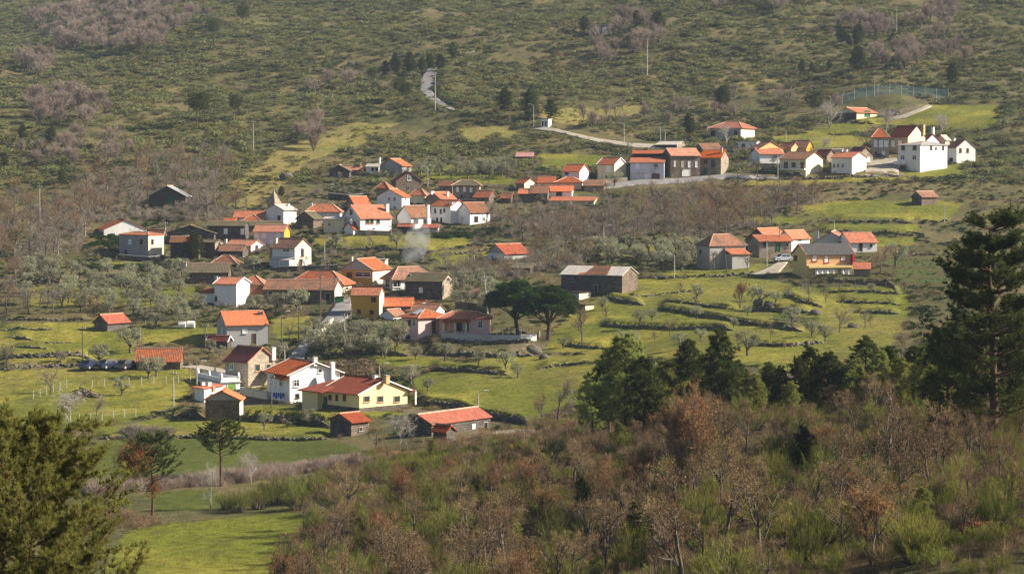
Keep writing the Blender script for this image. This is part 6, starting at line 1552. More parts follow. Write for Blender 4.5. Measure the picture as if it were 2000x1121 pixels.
# ------------------------------------------------------------------ free spots: scattering in world space, tested against the pixel zones
HOUSE_A = np.array(HOUSES)
def sample(n, d0, d1, u0=-.245, u1=.255, seed=0):
    rng = np.random.default_rng(seed); d = np.sqrt(rng.uniform(d0 * d0, d1 * d1, n)); u = rng.uniform(u0, u1, n)
    z = hz(u, d); x, y = to_px(u * d, d, z)
    return u * d, d, z, x, y, rng
def clear(X, Y, mg):
    ok = np.ones(len(X), bool)
    for hx, hy, r in HOUSE_A:
        ok &= (X - hx) ** 2 + (Y - hy) ** 2 > (r * .9 + mg) ** 2
    return ok
def front_clear(x, y, hpx):
    """keep tall plants from hiding the buildings: reject bases whose crown would cover a house box"""
    ok = np.ones(len(x), bool)
    for bx0, bx1, by0, by1 in HBOX:
        ok &= ~((x > bx0 - 4) & (x < bx1 + 4) & (y > by1 - 2) & (y - hpx < by1 - 6) & (y < by1 + hpx))
    return ok
HBOX = []
for o in list(bpy.data.objects):
    if o.type == 'EMPTY' and o.get('category') in ('house', 'barn', 'shed', 'garage', 'hut', 'carport', 'tank'):
        for c in o.children:
            if c.name.split('.')[0] == 'wall':
                P = np.array([tuple(Matrix.LocRotScale(o.location, o.rotation_euler, None) @ v.co) for v in c.data.vertices]); px, py = to_px(P[:, 0], P[:, 1], P[:, 2])
                g = to_px(o.location.x, o.location.y, o.location.z)
                HBOX.append((px.min(), px.max(), py.min(), float(g[1])))
ROADPX = [[(545, 720), (560, 695), (590, 660), (625, 625), (650, 595), (690, 590), (690, 622), (650, 650), (600, 720)], [(815, 135), (858, 135), (862, 190), (900, 225), (850, 220), (812, 185)], [(1035, 245), (1130, 255), (1310, 280), (1310, 300), (1200, 290), (1035, 260)], [(1165, 348), (1430, 335), (1525, 342), (1525, 360), (1430, 362), (1165, 382)], [(1465, 540), (1500, 515), (1545, 500), (1545, 535)], [(1685, 305), (1765, 305), (1765, 352), (1685, 352)]]
OPEN_ALL = MEADOW + CROP_SHADE + ROADPX + DIRT
def near_label(x, y, marks):
    return min(marks, key=lambda m: (m[0] - x) ** 2 + (m[1] - y) ** 2 * 2)[2]
TOPX = [400, 600, 700, 850, 1000, 1100, 1200, 1280, 1330, 1400, 1450, 1500, 1600, 1700, 1880, 2100]
TOPY = [1000, 935, 885, 885, 862, 842, 835, 815, 752, 738, 760, 800, 760, 728, 780, 760]
def scatter_trees(kinds, polys, n, hrange, label, name, group, d0, d1, seed, spacing=2.0, excl=OPEN_ALL, category='tree', houses=True, wf=(.85, 1.2), cap=300, marks=None, top=False):
    X, Y, Z, x, y, rng = sample(60000, d0, d1, seed=seed)
    ok = anypoly(x, y, polys) & ~anypoly(x, y, excl) & clear(X, Y, 1.0)
    hm = rng.uniform(*hrange, len(X)); hp = hm * F_PX / Y
    if houses:
        ok &= front_clear(x, y, hp)
    if top:
        room = y - np.interp(x, TOPX, TOPY) + rng.uniform(-25, 12, len(x)); hm = np.minimum(hm, room * Y / F_PX); ok &= hm > top
    idx = np.nonzero(ok)[0]; kept = []
    for i in idx:
        if len(kept) >= min(n, cap): break
        if all((X[i] - X[j]) ** 2 + (Y[i] - Y[j]) ** 2 > spacing ** 2 for j in kept):
            kept.append(i)
    for q, i in enumerate(kept):
        k = kinds[int(rng.integers(len(kinds)))]
        lb = label if isinstance(label, str) else label[k]
        gr = group
        if marks:
            w_ = near_label(x[i], y[i], marks); lb = lb + ' ' + w_; gr = group + ' ' + w_
        plant(k, 0, 0, 0, lb, category, name if isinstance(name, str) else name[k], gr, rng.uniform(*wf), P=Vector((X[i], Y[i], Z[i])), hm=float(hm[i]))
    return len(kept)
WOODMARKS = [(700, 1000, 'below the small stone shed'), (880, 940, 'below the long red-roofed barn'), (1080, 900, 'below the bare purplish tree'), (1200, 920, 'at the foot of the pine clump'), (1360, 880, 'around the rusty-leaved oak'), (1570, 900, 'around the small lone pine'), (1700, 840, 'below the tall bushy pine'), (1880, 900, 'beside the tall layered pine'), (1000, 1080, 'low on the spur towards the lower meadow'), (1350, 1080, 'low on the spur near the young dark green pine'), (1700, 1060, 'low on the spur under the layered boughs')]
scatter_trees(['oak', 'oak', 'oak', 'darkoak', 'darkoak', 'darkoak', 'bronze'], WOOD, 200, (2.8, 5.8), {'oak': 'leafless brown oak', 'darkoak': 'leafless dark grey-brown oak', 'bronze': 'oak with bronze dead leaves'}, 'oak_tree', 'oaks', 112, 275, 51, 2.4, excl=CROP_SHADE, houses=False, wf=(.85, 1.2), marks=WOODMARKS, top=1.8)
scatter_trees(['broom'], WOOD + [[(440, 990), (520, 925), (610, 930), (640, 1000), (560, 1010), (470, 1005)]], 130, (1.8, 3.8), 'bushy green broom', 'broom_shrub', 'green brooms', 112, 262, 52, 2.2, excl=CROP_SHADE, category='shrub', houses=False, wf=(.9, 1.4), marks=WOODMARKS, top=1.0)
scatter_trees(['ybroom'], WOOD, 70, (1.6, 3.2), 'yellowish broom', 'broom_shrub', 'yellow brooms', 112, 262, 53, 3, excl=CROP_SHADE, category='shrub', houses=False, wf=(1.0, 1.6), marks=WOODMARKS, top=1.0)
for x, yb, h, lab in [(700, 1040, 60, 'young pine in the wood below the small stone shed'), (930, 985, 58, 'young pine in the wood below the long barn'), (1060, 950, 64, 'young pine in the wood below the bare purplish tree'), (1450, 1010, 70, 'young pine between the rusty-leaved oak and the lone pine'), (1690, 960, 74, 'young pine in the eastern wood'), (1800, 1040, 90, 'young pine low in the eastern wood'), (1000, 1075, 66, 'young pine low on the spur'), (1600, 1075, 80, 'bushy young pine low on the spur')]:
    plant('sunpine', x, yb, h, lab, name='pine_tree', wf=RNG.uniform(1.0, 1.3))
# olives
OL_W = [[(40, 520), (180, 535), (350, 530), (430, 560), (420, 640), (300, 640), (260, 620), (150, 610), (40, 600)]]
OL_C = [[(605, 684), (650, 672), (700, 666), (785, 672), (795, 696), (620, 702)]]
OL_H = [[(1140, 488), (1360, 492), (1360, 535), (1250, 525), (1140, 512)], [(860, 560), (960, 560), (960, 620), (870, 600)], [(800, 335), (900, 335), (1000, 330), (990, 352), (820, 350)]]
scatter_trees(['olive'], OL_W, 66, (2.6, 3.8), 'grey-green olive tree in the orchard below the old quarter', 'olive_tree', 'olives of the western orchard', 380, 470, 61, 3.4, excl=ROADPX, wf=(1.0, 1.3))
scatter_trees(['olive'], OL_C, 30, (2.8, 4.0), 'grey-green olive tree in the grove below the ochre house', 'olive_tree', 'olives of the grove below the ochre house', 350, 420, 62, 2.6, excl=ROADPX, wf=(1.0, 1.35), houses=False)
scatter_trees(['olive'], OL_H[:1], 26, (3.0, 4.4), 'grey-green olive tree in the row above the granite barn', 'olive_tree', 'olives above the granite barn', 400, 510, 63, 3.0, excl=ROADPX, wf=(1.0, 1.3))
scatter_trees(['olive'], OL_H[1:2], 12, (3.0, 4.4), 'grey-green olive tree behind the pink house', 'olive_tree', 'olives behind the pink house', 380, 450, 64, 3.0, excl=ROADPX, wf=(1.0, 1.3))
scatter_trees(['olive'], OL_H[2:], 20, (3.0, 4.2), 'grey-green olive tree on the slope above the upper village', 'olive_tree', 'olives above the upper village', 520, 620, 65, 3.0, excl=ROADPX, wf=(1.0, 1.3))
for x, yb, h, lab in [(803, 752, 44, 'round pale olive on the green slope below the pink house'), (836, 764, 28, 'small dark olive below the round pale olive'), (870, 706, 40, 'olive against the boulder wall below the pink house'), (812, 703, 28, 'olive below the corner of the pink house'), (935, 716, 30, 'low olive below the boulder wall'), (988, 722, 38, 'grey olive below the overhanging rock'), (1012, 738, 30, 'dark olive at the end of the terrace wall'), (752, 700, 36, 'olive under the pink house corner'),
        (1250, 636, 32, 'lone small olive on the terraced meadow'), (1328, 682, 34, 'lone olive on the lower terrace'), (1460, 695, 52, 'taller grey olive on the lowest terrace'), (1484, 600, 40, 'olive beside the tall grey boulder'), (1515, 598, 28, 'olive on top of the boulders'), (516, 838, 34, 'clipped dark olive below the black retaining wall'), (604, 832, 36, 'dark round olive against the black retaining wall'), (560, 836, 20, 'small olive between the two dark olives'), (238, 772, 36, 'upright grey olive at the meadow fence'), (195, 712, 44, 'olive beside the parked cars'), (290, 740, 46, 'olive in front of the orange-roofed stone shed'), (305, 736, 40, 'second olive in front of the orange-roofed stone shed'), (255, 690, 54, 'wide olive beside the stone field barn'),
        (602, 690, 34, 'olive at the lower bend of the village street'), (596, 664, 30, 'olive on the garden side of the village street'), (612, 650, 34, 'olive screening the village street garden'), (616, 676, 36, 'olive leaning over the village street'), (634, 668, 40, 'olive hiding the middle of the village street'), (650, 660, 34, 'olive beside the low cream street wall'), (410, 690, 28, 'olive above the concrete lane'), (430, 700, 26, 'second olive above the concrete lane'), (655, 497, 44, 'olive beside the street lamp at the garden field'), (775, 486, 34, 'round olive in the bright green garden field'), (495, 528, 30, 'round olive above the bluish white house'), (120, 712, 30, 'small olive on the meadow wall'), (1225, 700, 55, 'grey olive behind the pine clump'), (545, 700, 34, 'olive beside the granite house chimney'), (580, 612, 52, 'large olive in front of the long barn'), (540, 610, 40, 'olive at the end of the long barn'), (500, 612, 38, 'olive below the sagging brown roof')]:
    plant('olive', x, yb, h, lab, name='olive_tree', wf=1.15)
# bare trees round the village
scatter_trees(['grey', 'oak'], [[(950, 405), (1080, 405), (1200, 400), (1500, 385), (1600, 395), (1560, 420), (1480, 460), (1340, 470), (1100, 485), (1000, 470), (950, 440)]], 88, (4.5, 7.5), 'leafless grey tree in the wood between the upper street and the hamlet', 'bare_tree', 'bare trees of the middle wood', 455, 545, 71, 3.0, wf=(.9, 1.2))
scatter_trees(['grey', 'oak'], [[(-60, 400), (180, 395), (330, 400), (470, 400), (440, 432), (330, 436), (240, 425), (180, 440), (150, 500), (-60, 520)]], 62, (4.5, 7.5), 'leafless grey tree on the slope above the western village', 'bare_tree', 'bare trees above the western village', 440, 570, 72, 3.2, wf=(.9, 1.2))
scatter_trees(['grey', 'oak'], [[(250, 330), (400, 300), (470, 330), (420, 420), (300, 400), (130, 400), (130, 350)]], 34, (5, 8), 'leafless tree around the dark hillside barn', 'bare_tree', 'bare trees around the hillside barn', 520, 660, 73, 3.5, wf=(.9, 1.2))
scatter_trees(['grey', 'oak'], [[(890, 490), (1000, 505), (1100, 490), (1150, 520), (1090, 540), (990, 550), (880, 560), (870, 525)], [(0, 540), (60, 540), (200, 590), (200, 620), (0, 620)]], 30, (3.5, 6.5), 'leafless tree in the gardens between the village and the hamlet', 'bare_tree', 'bare garden trees', 395, 500, 74, 3.0, wf=(.9, 1.2))
scatter_trees(['grey', 'mauve'], [[(1120, 225), (1350, 205), (1380, 262), (1230, 280), (1130, 262)], [(1390, 180), (1620, 180), (1600, 240), (1480, 240), (1390, 232)], [(1640, 205), (1620, 250), (1700, 240)]], 44, (3.5, 6.5), 'leafless tree on the bank above the upper houses', 'bare_tree', 'bare trees above the upper houses', 580, 720, 75, 3.2, wf=(.8, 1.1))
scatter_trees(['grey'], [[(530, 590), (620, 560), (640, 610), (560, 640), (525, 640)], [(420, 690), (600, 690), (540, 705)], [(480, 380), (660, 380), (640, 440), (580, 460)]] + [[(180, 400), (600, 390), (640, 330), (960, 340), (1250, 290), (1700, 290), (1700, 350), (1200, 402), (960, 475), (900, 560), (700, 640), (420, 640), (380, 560), (230, 510)]], 75, (2.2, 3.8), 'small leafless fruit tree in the village gardens', 'fruit_tree', 'fruit trees in the village gardens', 370, 620, 76, 2.6, houses=False, wf=(.9, 1.2))
for x, yb, h, lab in [(470, 1000, 56, 'dark green broom beside the dead white-barked tree'), (505, 995, 64, 'tall green broom at the field corner'), (535, 985, 72, 'tallest green broom at the field corner'), (570, 985, 70, 'yellow-green broom next to the tallest broom'), (600, 975, 60, 'green broom where the wood meets the crop field'), (440, 995, 44, 'low green broom under the dead white-barked tree'), (625, 960, 48, 'small green broom at the wood edge')]:
    plant('broom', x, yb, h, lab, category='shrub', name='broom_shrub', wf=1.3)
for x, yb, h, k, lab in [(140, 838, 88, 'pale', 'bare pale-stemmed tree beside the bank of the crop field'), (188, 828, 62, 'grey', 'leaning bare tree beside the meadow fence'), (100, 770, 60, 'grey', 'bare tree among the lower meadow brambles'), (15, 720, 60, 'grey', 'bare tree on the western meadow wall'), (780, 880, 84, 'pale', 'wide grey leafless tree in front of the yellow bungalow'), (735, 878, 60, 'oak', 'brown leafless tree beside the small stone shed'), (1090, 830, 105, 'grey', 'bare purplish tree beside the light green pine'), (1060, 826, 70, 'oak', 'low bare tree beside the earth track'),
        (1330, 575, 26, 'vase', 'tiny bare fruit tree on the pale stone row'), (1278, 672, 26, 'vase', 'small bare fruit tree on the lower terrace'), (1690, 640, 40, 'grey', 'bare tree on the lower meadow edge'), (1640, 650, 58, 'grey', 'bare reddish tree among the terrace rocks'), (1580, 590, 50, 'grey', 'bare sapling beside the boulders'), (1395, 530, 44, 'vase', 'bare spreading tree before the hip-roofed grey house'), (1460, 528, 40, 'vase', 'bare spreading tree beside the concrete drive'), (1760, 700, 56, 'vase', 'twisted bare tree below the terraces'), (1540, 780, 70, 'pale', 'dead grey branching tree between the young pines'),
        (1420, 282, 46, 'pale', 'bare pale tree before the upper cream house'), (1440, 345, 40, 'vase', 'bare spreading tree below the granite house'), (1480, 350, 38, 'vase', 'bare tree beside the brown-doored cream house'), (1330, 350, 40, 'vase', 'bare tree on the upper street'), (1280, 352, 34, 'vase', 'small bare tree before the blue-white house'), (1690, 292, 46, 'grey', 'bare dark tree on the upper lawn'), (1610, 298, 34, 'pale', 'pale bare tree on the upper lawn'), (1620, 252, 60, 'pale', 'slim pale bare tree on the upper lawn'), (1730, 262, 56, 'pale', 'slim pale bare tree beside the yellow gabled house'), (1840, 262, 46, 'pale', 'pale bare tree on the upper court bank'),
        (590, 445, 56, 'grey', 'wide bare tree in front of the grey stone cottage'), (640, 530, 40, 'grey', 'bare tree behind the hipped orange roof'), (950, 450, 66, 'grey', 'large bare tree beside the two-tone brown roof'), (405, 430, 80, 'grey', 'tall bare tree behind the old quarter'), (1720, 535, 66, 'oak', 'bare brown tree beside the yellow balcony house'), (1750, 520, 48, 'olive', 'grey-green tree behind the bare brown tree'), (150, 470, 70, 'oak', 'large bare tree beside the white gabled house'), (640, 660, 40, 'grey', 'bare shrubby tree on the street bend'), (565, 662, 34, 'grey', 'bare dark shrub beside the street garden')]:
    plant(k, x, yb, h, lab, name='olive_tree' if k == 'olive' else 'bare_tree', wf=RNG.uniform(1.0, 1.3))
scatter_trees(['olive'], MEADOW[:1], 16, (1.5, 2.8), 'small grey olive bush scattered over the terraced meadows', 'olive_tree', 'small olives on the terraced meadows', 330, 420, 91, 7.0, excl=ROADPX, wf=(1.0, 1.3))
scatter_trees(['vase'], MEADOW[:1], 14, (1.6, 3.0), 'small leafless fruit tree on the terraced meadows', 'fruit_tree', 'fruit trees on the terraced meadows', 330, 420, 92, 7.0, excl=ROADPX, wf=(1.0, 1.3))
# mauve thickets on the hillside
MAUVE = [[(60, 40), (200, 0), (330, 10), (330, 90), (240, 110), (110, 100)], [(80, 150), (20, 130), (120, 110)], [(20, 225), (100, 195), (220, 215), (180, 250), (30, 255)], [(20, 300), (140, 280), (260, 285), (260, 330), (60, 330)], [(280, 50), (420, 35), (420, 60), (300, 70)], [(1180, 50), (1270, 40), (1300, 85), (1210, 130), (1150, 120)], [(1380, 10), (1550, -10), (1530, 30), (1400, 30)], [(1690, 110), (1760, 85), (1880, 80), (1890, 130), (1800, 145), (1700, 145)], [(1630, 60), (1760, 40), (1870, 20), (1860, 60), (1700, 75)], [(300, 200), (345, 195), (345, 215)], [(590, 165), (660, 155), (690, 175), (610, 185)], [(560, 270), (620, 262), (640, 300), (560, 315)]]
HILLMARKS = [(190, 60, 'at the top of the shaded gully'), (80, 140, 'low in the shaded gully'), (110, 225, 'beside the dark conifers of the gully'), (150, 310, 'above the dark hillside barn'), (350, 50, 'near the high slope pines'), (1220, 90, 'around the concrete shelter'), (1460, 10, 'on the highest scrub slope'), (1790, 120, 'above the netted court'), (1760, 50, 'below the high pole'), (640, 172, 'below the granite block'), (600, 290, 'beside the dry grass slope')]
scatter_trees(['mauve'], MAUVE, 290, (4.5, 8.5), 'leafless mauve thicket tree', 'thicket_tree', 'mauve thicket', 570, 1150, 81, 2.6, houses=False, wf=(1.1, 1.6), marks=HILLMARKS)

# ------------------------------------------------------------------ uncountable ground cover, one object per kind, instanced on points
def gn_group():
    ng = bpy.data.node_groups.new('scatter', 'GeometryNodeTree')
    ng.interface.new_socket('Geometry', in_out='INPUT', socket_type='NodeSocketGeometry'); ng.interface.new_socket('Plant', in_out='INPUT', socket_type='NodeSocketObject'); ng.interface.new_socket('Geometry', in_out='OUTPUT', socket_type='NodeSocketGeometry')
    i, o = ng.nodes.new('NodeGroupInput'), ng.nodes.new('NodeGroupOutput')
    oi = ng.nodes.new('GeometryNodeObjectInfo'); oi.inputs['As Instance'].default_value = True
    ip = ng.nodes.new('GeometryNodeInstanceOnPoints')
    sc = ng.nodes.new('GeometryNodeInputNamedAttribute'); sc.data_type = 'FLOAT_VECTOR'; sc.inputs[0].default_value = 'size'
    rt = ng.nodes.new('GeometryNodeInputNamedAttribute'); rt.data_type = 'FLOAT_VECTOR'; rt.inputs[0].default_value = 'turn'
    e2r = ng.nodes.new('FunctionNodeEulerToRotation')
    L = ng.links.new
    L(i.outputs['Plant'], oi.inputs['Object']); L(i.outputs['Geometry'], ip.inputs['Points']); L(oi.outputs['Geometry'], ip.inputs['Instance']); L(sc.outputs[0], ip.inputs['Scale']); L(rt.outputs[0], e2r.inputs[0]); L(e2r.outputs[0], ip.inputs['Rotation']); L(ip.outputs[0], o.inputs[0])
    return ng
NG = gn_group()
def stuff(name, label, gen, mat, P, size, rng):
    t, c, l = gen
    me = mk_mesh(name + '_plant', c[0], c[1]); me.materials.append(M[mat])
    proto = bpy.data.objects.new(name + '_plant', me)          # not linked: only a source for the instances
    pts = bpy.data.meshes.new(name); pts.vertices.add(len(P)); pts.vertices.foreach_set('co', P.astype(np.float32).ravel())
    a = pts.attributes.new('size', 'FLOAT_VECTOR', 'POINT'); a.data.foreach_set('vector', size.astype(np.float32).ravel())
    r = np.zeros((len(P), 3), np.float32); r[:, 2] = rng.uniform(0, 6.28, len(P)); r[:, :2] = rng.normal(0, .10, (len(P), 2))
    a = pts.attributes.new('turn', 'FLOAT_VECTOR', 'POINT'); a.data.foreach_set('vector', r.ravel())
    o = link(name, pts, None, kind='stuff', label=label)
    md = o.modifiers.new('scatter', 'NODES'); md.node_group = NG
    for it in NG.interface.items_tree:
        if it.name == 'Plant': md[it.identifier] = proto
    return o
def pick(n, d0, d1, seed, polys=None, excl=(), mg=.6, dens=None, u0=-.25, u1=.26):
    X, Y, Z, x, y, rng = sample(n, d0, d1, u0, u1, seed)
    ok = clear(X, Y, mg)
    if polys: ok &= anypoly(x, y, polys)
    if excl: ok &= ~anypoly(x, y, excl)
    if dens is not None: ok &= rng.uniform(size=n) < dens(X, Y, x, y)
    return np.stack([X, Y, Z - .05], 1)[ok], rng, x[ok], y[ok]
def sizes(rng, n, lo, hi, flat=(.6, .9), pw=1.6):
    w = lo + (hi - lo) * rng.uniform(size=n) ** pw; return np.stack([w, w * rng.uniform(.8, 1.2, n), w * rng.uniform(*flat, n)], 1)
NOHILL = MEADOW + CROP_SHADE + ROADPX + DIRT + GARDEN
n_ = lambda X, Y, s, k: fbm(X / s, Y / s, k)
P, r, x, y = pick(46000, 548, 1240, 201, excl=NOHILL + DRYGRASS, dens=lambda X, Y, x, y: sstep(.28, .44, n_(X, Y, 24, 41)))
stuff('green_scrub', 'green heath scrub covering the hillside', bush(1), 'heath_green', P, sizes(r, len(P), .8, 2.8), r)
P, r, x, y = pick(26000, 548, 1240, 202, excl=NOHILL, dens=lambda X, Y, x, y: sstep(.42, .56, n_(X, Y, 30, 42)))
stuff('yellow_scrub', 'yellowish gorse scrub on the hillside', bush(2), 'heath_yellow', P, sizes(r, len(P), .7, 2.2), r)
P, r, x, y = pick(19000, 548, 1240, 203, excl=NOHILL + DRYGRASS, dens=lambda X, Y, x, y: sstep(.45, .58, n_(X, Y, 18, 43)))
stuff('dark_scrub', 'dark green scrub on the hillside', bush(3), 'heath_dark', P, sizes(r, len(P), .9, 2.9), r)
P, r, x, y = pick(15000, 548, 1240, 204, excl=NOHILL, dens=lambda X, Y, x, y: sstep(.46, .58, n_(X, Y, 26, 44)))
stuff('brown_scrub', 'brown withered heather on the hillside', bush(4), 'heath_brown', P, sizes(r, len(P), .5, 1.5), r)
P, r, x, y = pick(9000, 400, 900, 205, polys=DRYGRASS)
stuff('dry_grass', 'dry yellow grass on the slope', broom(9, 60, .05, .8), 'dry_blade', P, sizes(r, len(P), .35, .8), r)
# hedgerow and bramble cover between the fields below the hill
P, r, x, y = pick(15000, 275, 552, 206, excl=NOHILL, mg=.3, dens=lambda X, Y, x, y: sstep(.40, .55, n_(X, Y, 9, 45)))
stuff('bramble', 'dark brambles between the gardens', bush(5), 'ivy_dark', P, sizes(r, len(P), .4, 1.3), r)
P, r, x, y = pick(12000, 275, 552, 207, excl=NOHILL, mg=.3, dens=lambda X, Y, x, y: sstep(.43, .56, n_(X, Y, 8, 46)))
stuff('brown_brush', 'brown brushwood between the gardens', broom(11, 130, .02, .9), 'twig_brown', P, sizes(r, len(P), .7, 1.9), r)
P, r, x, y = pick(9000, 275, 552, 208, excl=NOHILL, mg=.3, dens=lambda X, Y, x, y: sstep(.44, .56, n_(X, Y, 12, 47)))
stuff('garden_scrub', 'olive-green scrub between the gardens', bush(6), 'heath_yellow', P, sizes(r, len(P), .4, 1.1), r)
VILL = [[(180, 400), (600, 390), (640, 330), (960, 340), (1250, 290), (1880, 280), (1880, 350), (1200, 402), (960, 475), (900, 560), (700, 640), (420, 640), (380, 560), (230, 510)]]
P, r, x, y = pick(26000, 370, 640, 221, polys=VILL, excl=MEADOW + ROADPX, mg=.1, dens=lambda X, Y, x, y: sstep(.38, .52, n_(X, Y, 6, 55)))
stuff('garden_brush', 'grey-brown brush in the village gardens', broom(21, 120, .022, .9), 'twig_grey', P, sizes(r, len(P), .6, 1.7, (.7, 1.1)), r)
P, r, x, y = pick(24000, 370, 640, 222, polys=VILL, excl=MEADOW + ROADPX, mg=.1, dens=lambda X, Y, x, y: sstep(.42, .55, n_(X, Y, 7, 56)))
stuff('garden_hedges', 'dark green hedges in the village gardens', bush(22), 'ivy_dark', P, sizes(r, len(P), .4, 1.2, (.7, 1.1)), r)
MIDW = [[(950, 405), (1080, 405), (1200, 400), (1500, 385), (1600, 395), (1560, 420), (1480, 460), (1340, 470), (1100, 485), (1000, 470), (950, 440)], [(-60, 400), (180, 395), (330, 400), (470, 400), (440, 432), (330, 436), (240, 425), (180, 440), (150, 500), (-60, 520)], [(250, 330), (400, 300), (470, 330), (420, 420), (300, 400), (130, 400), (130, 350)], [(890, 490), (1000, 505), (1100, 490), (1150, 520), (1090, 540), (990, 550), (880, 560), (870, 525)]]
P, r, x, y = pick(30000, 400, 660, 223, polys=MIDW, excl=MEADOW + ROADPX, mg=.5, dens=lambda X, Y, x, y: sstep(.36, .50, n_(X, Y, 8, 57)))
stuff('winter_brushwood', 'grey-brown winter brushwood under the bare trees', broom(23, 170, .014, .95), 'twig_grey', P, sizes(r, len(P), .9, 2.6, (.8, 1.2)), r)
# bushes hugging the terrace walls
pts = []
for us, ds, h in TERR_D:
    L = (us[-1] - us[0]) * ds.mean(); k = int(L * .9); u = RNG.uniform(us[0], us[-1], k); d = np.interp(u, us, ds) + RNG.uniform(-.7, .5, k); keep = fbm(u * d / 3.5, d / 3, 77) > .43
    pts.append(np.stack([u * d, d, hz(u, d)], 1)[keep])
P = np.concatenate(pts); stuff('wall_brambles', 'brambles growing along the terrace walls', bush(7), 'ivy_dark', P, sizes(RNG, len(P), .25, .8), RNG)
# meadow tufts
P, r, x, y = pick(190000, 175, 700, 209, polys=MEADOW, mg=0, dens=lambda X, Y, x, y: .15 + .6 * sstep(.44, .58, n_(X, Y, 5, 48)))
stuff('meadow_grass', 'grass tufts in the meadows', broom(12, 40, .035, .9), 'grass_blade', P, sizes(r, len(P), .2, .55, (.45, .8)), r)
P, r, x, y = pick(45000, 175, 600, 210, polys=MEADOW, mg=0, dens=lambda X, Y, x, y: .5 * sstep(.50, .62, n_(X, Y, 7, 49)))
stuff('withered_grass', 'withered grass in the meadows', broom(13, 40, .03, .9), 'dry_blade', P, sizes(r, len(P), .2, .5, (.5, .9)), r)
P, r, x, y = pick(14000, 330, 580, 211, polys=GARDEN, mg=0)
stuff('vegetables', 'rows of green vegetables', cabbage(14), 'cabbage_leaf', P, sizes(r, len(P), .25, .6), r)
# wood floor
P, r, x, y = pick(7000, 105, 285, 212, polys=WOOD, mg=0)
stuff('undergrowth', 'brown brushwood under the oaks', broom(15, 200, .012, 1.0), 'twig_brown', P, sizes(r, len(P), .7, 1.8, (.7, 1.1)), r)
P, r, x, y = pick(7000, 105, 285, 213, polys=WOOD, mg=0, dens=lambda X, Y, x, y: sstep(.42, .55, n_(X, Y, 9, 50)))
stuff('green_undergrowth', 'green shrubs under the oaks', broom_bush(16, 26, 30, .012), 'broom_green', P, sizes(r, len(P), .8, 2.0, (.7, 1.0)), r)
P, r, x, y = pick(700, 105, 285, 214, polys=WOOD, mg=0, dens=lambda X, Y, x, y: sstep(.45, .58, n_(X, Y, 11, 51)))
stuff('bronze_undergrowth', 'bronze leafy saplings under the oaks', bush(17, 8, 30, .045, .9, .9), 'bronze_leaf', P, sizes(r, len(P), .6, 1.6, (.8, 1.3)), r)
# dark hedges: bank below the crop field, street bank, field edges
HEDGE = [([(848, 128), (858, 142), (857, 162), (852, 178), (864, 194), (886, 210), (900, 216)], 1.3, 2.8, 'heath_dark', 'road_bank_scrub', 'dark scrub along the mountain road bank', 210), ([(830, 136), (818, 150), (814, 170), (822, 192), (845, 208), (872, 221), (898, 224)], 1.0, 2.2, 'heath_green', 'road_verge_scrub', 'green scrub below the mountain road', 200), ([(1040, 262), (1100, 266), (1160, 282), (1230, 292)], .6, 1.4, 'heath_green', 'track_verge_scrub', 'green scrub along the dirt track', 150), ([(180, 965), (250, 955), (330, 950), (420, 945), (480, 935), (560, 925), (700, 905)], 1.3, 2.6, 'twig_mauve', 'bramble_hedge', 'purplish bramble hedge below the crop field', 900), ([(180, 520), (260, 524), (355, 520)], .8, 1.5, 'ivy_dark', 'ivy_hedge', 'dark ivy hedge below the grey box house lawn', 260),
         ([(640, 720), (690, 712), (720, 716), (700, 735), (670, 735)], .9, 2.0, 'heath_brown', 'street_bank_scrub', 'dark scrub bank beside the village street', 320), ([(860, 462), (930, 460), (960, 452)], 1.0, 2.0, 'ivy_dark', 'garden_hedge', 'dark hedge below the white houses', 150), ([(1120, 285), (1200, 292), (1225, 300)], 1.2, 2.4, 'heath_dark', 'paddock_hedge', 'dark hedge above the green paddock', 200),
         ([(200, 1000), (230, 1010), (290, 1025), (250, 1030)], .6, 1.5, 'twig_brown', 'tan_brush', 'tan brushwood at the foot of the half-browned pine', 240), ([(190, 462), (230, 470), (225, 485), (180, 478)], .8, 1.8, 'ivy_dark', 'evergreen_hedge', 'evergreen hedge below the white gabled house', 160), ([(640, 372), (700, 378), (720, 366)], .7, 1.6, 'heath_dark', 'ruin_scrub', 'dark scrub around the ruined terraces', 160), ([(250, 845), (290, 852), (330, 850)], 1.0, 2.4, 'twig_grey', 'grey_brush', 'grey brushwood on the bank of the crop field', 120)]
for k, (line, lo, hi, mat, nm, lab, cnt) in enumerate(HEDGE):
    W = np.array([tuple(hit(*p)) for p in line]); seg = np.hypot(*np.diff(W[:, :2], axis=0).T); cum = np.concatenate([[0], np.cumsum(seg)]); t = RNG.uniform(0, cum[-1], cnt)
    X = np.interp(t, cum, W[:, 0]) + RNG.normal(0, .8, cnt); Y = np.interp(t, cum, W[:, 1]) + RNG.normal(0, 1.2, cnt); P = np.stack([X, Y, hz(X / Y, Y) - .1], 1)
    gen = broom(40 + k, 240, .013, 1.0) if 'twig' in mat else bush(40 + k)
    stuff(nm, lab, gen, mat, P, sizes(RNG, cnt, lo * .7, hi * .8, (.7, 1.0)), RNG)

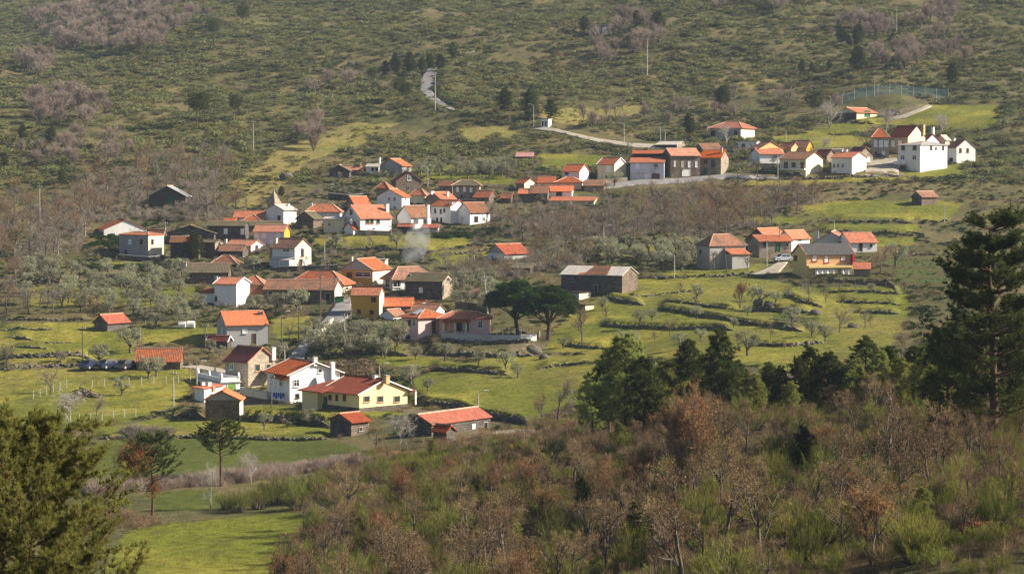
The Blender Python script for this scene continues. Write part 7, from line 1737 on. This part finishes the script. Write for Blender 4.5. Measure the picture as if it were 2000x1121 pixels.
# ------------------------------------------------------------------ chimney smoke and valley haze
def volume_mat(name, col, dens, aniso, nz=None):
    m = bpy.data.materials.new(name); m.use_nodes = True; nt = m.node_tree; nt.nodes.clear(); out = nt.nodes.new('ShaderNodeOutputMaterial'); pv = nt.nodes.new('ShaderNodeVolumePrincipled')
    pv.inputs['Color'].default_value = (*col, 1); pv.inputs['Density'].default_value = dens; pv.inputs['Anisotropy'].default_value = aniso; nt.links.new(pv.outputs[0], out.inputs['Volume'])
    MATS[name] = m; return m, nt, pv
def smoke():
    A = hit(792, 520); s = F_PX / A.y
    prof = [(-4, -8, 3), (0, -2, 8), (5, 6, 17), (12, 16, 24), (20, 30, 27), (24, 48, 26), (26, 66, 20), (27, 84, 11), (27, 96, 4)]
    path = [(dx / s, 0, dz / s) for dx, dz, r_ in prof]; rad = [r_ / s for *_, r_ in prof]
    v, f = tube_np(path, rad, 14); v += (vnoise(v[:, 0] * 1.5 + v[:, 1], v[:, 2] * 1.3, 5)[:, None] - .5) * .9
    n = 14; caps = np.array([list(range(n))[::-1], list(range(len(v) - n, len(v)))])
    me = mk_mesh('smoke', v, [f, caps]); m, nt, pv = volume_mat('smoke_volume', (.85, .88, .95), .2, .2)
    tc = N(nt, 'ShaderNodeNewGeometry'); nz = noise(nt, tc.outputs['Position'], .55, 4, .6); mr = N(nt, 'ShaderNodeMapRange'); nt.links.new(nz, mr.inputs[0]); mr.inputs[1].default_value = .40; mr.inputs[2].default_value = .78; mr.inputs[4].default_value = .30; nt.links.new(mr.outputs[0], pv.inputs['Density'])
    o = link('smoke', me, m, kind='stuff', label='pale chimney smoke drifting above the ochre houses'); o.location = A + Vector((0, 2, 1.0))
smoke()
def haze():
    x0, x1, y0, y1 = float(U[0] * DMAX) - 20, float(U[-1] * DMAX) + 20, -15.0, DMAX + 20.0
    z0, z1 = float(GZ.min()) - 1.5, float(GZ.max()) + 14
    b = PB(); b.box(x0, x1, y0, y1, z0, z1)
    me = bpy.data.meshes.new('haze'); me.from_pydata(b.v, [], b.f)
    m, nt, pv = volume_mat('haze_volume', (.62, .78, 1.0), HAZE, .0)
    link('haze', me, m, kind='stuff', label='thin blue winter haze over the valley')
HAZE = .00008
haze()
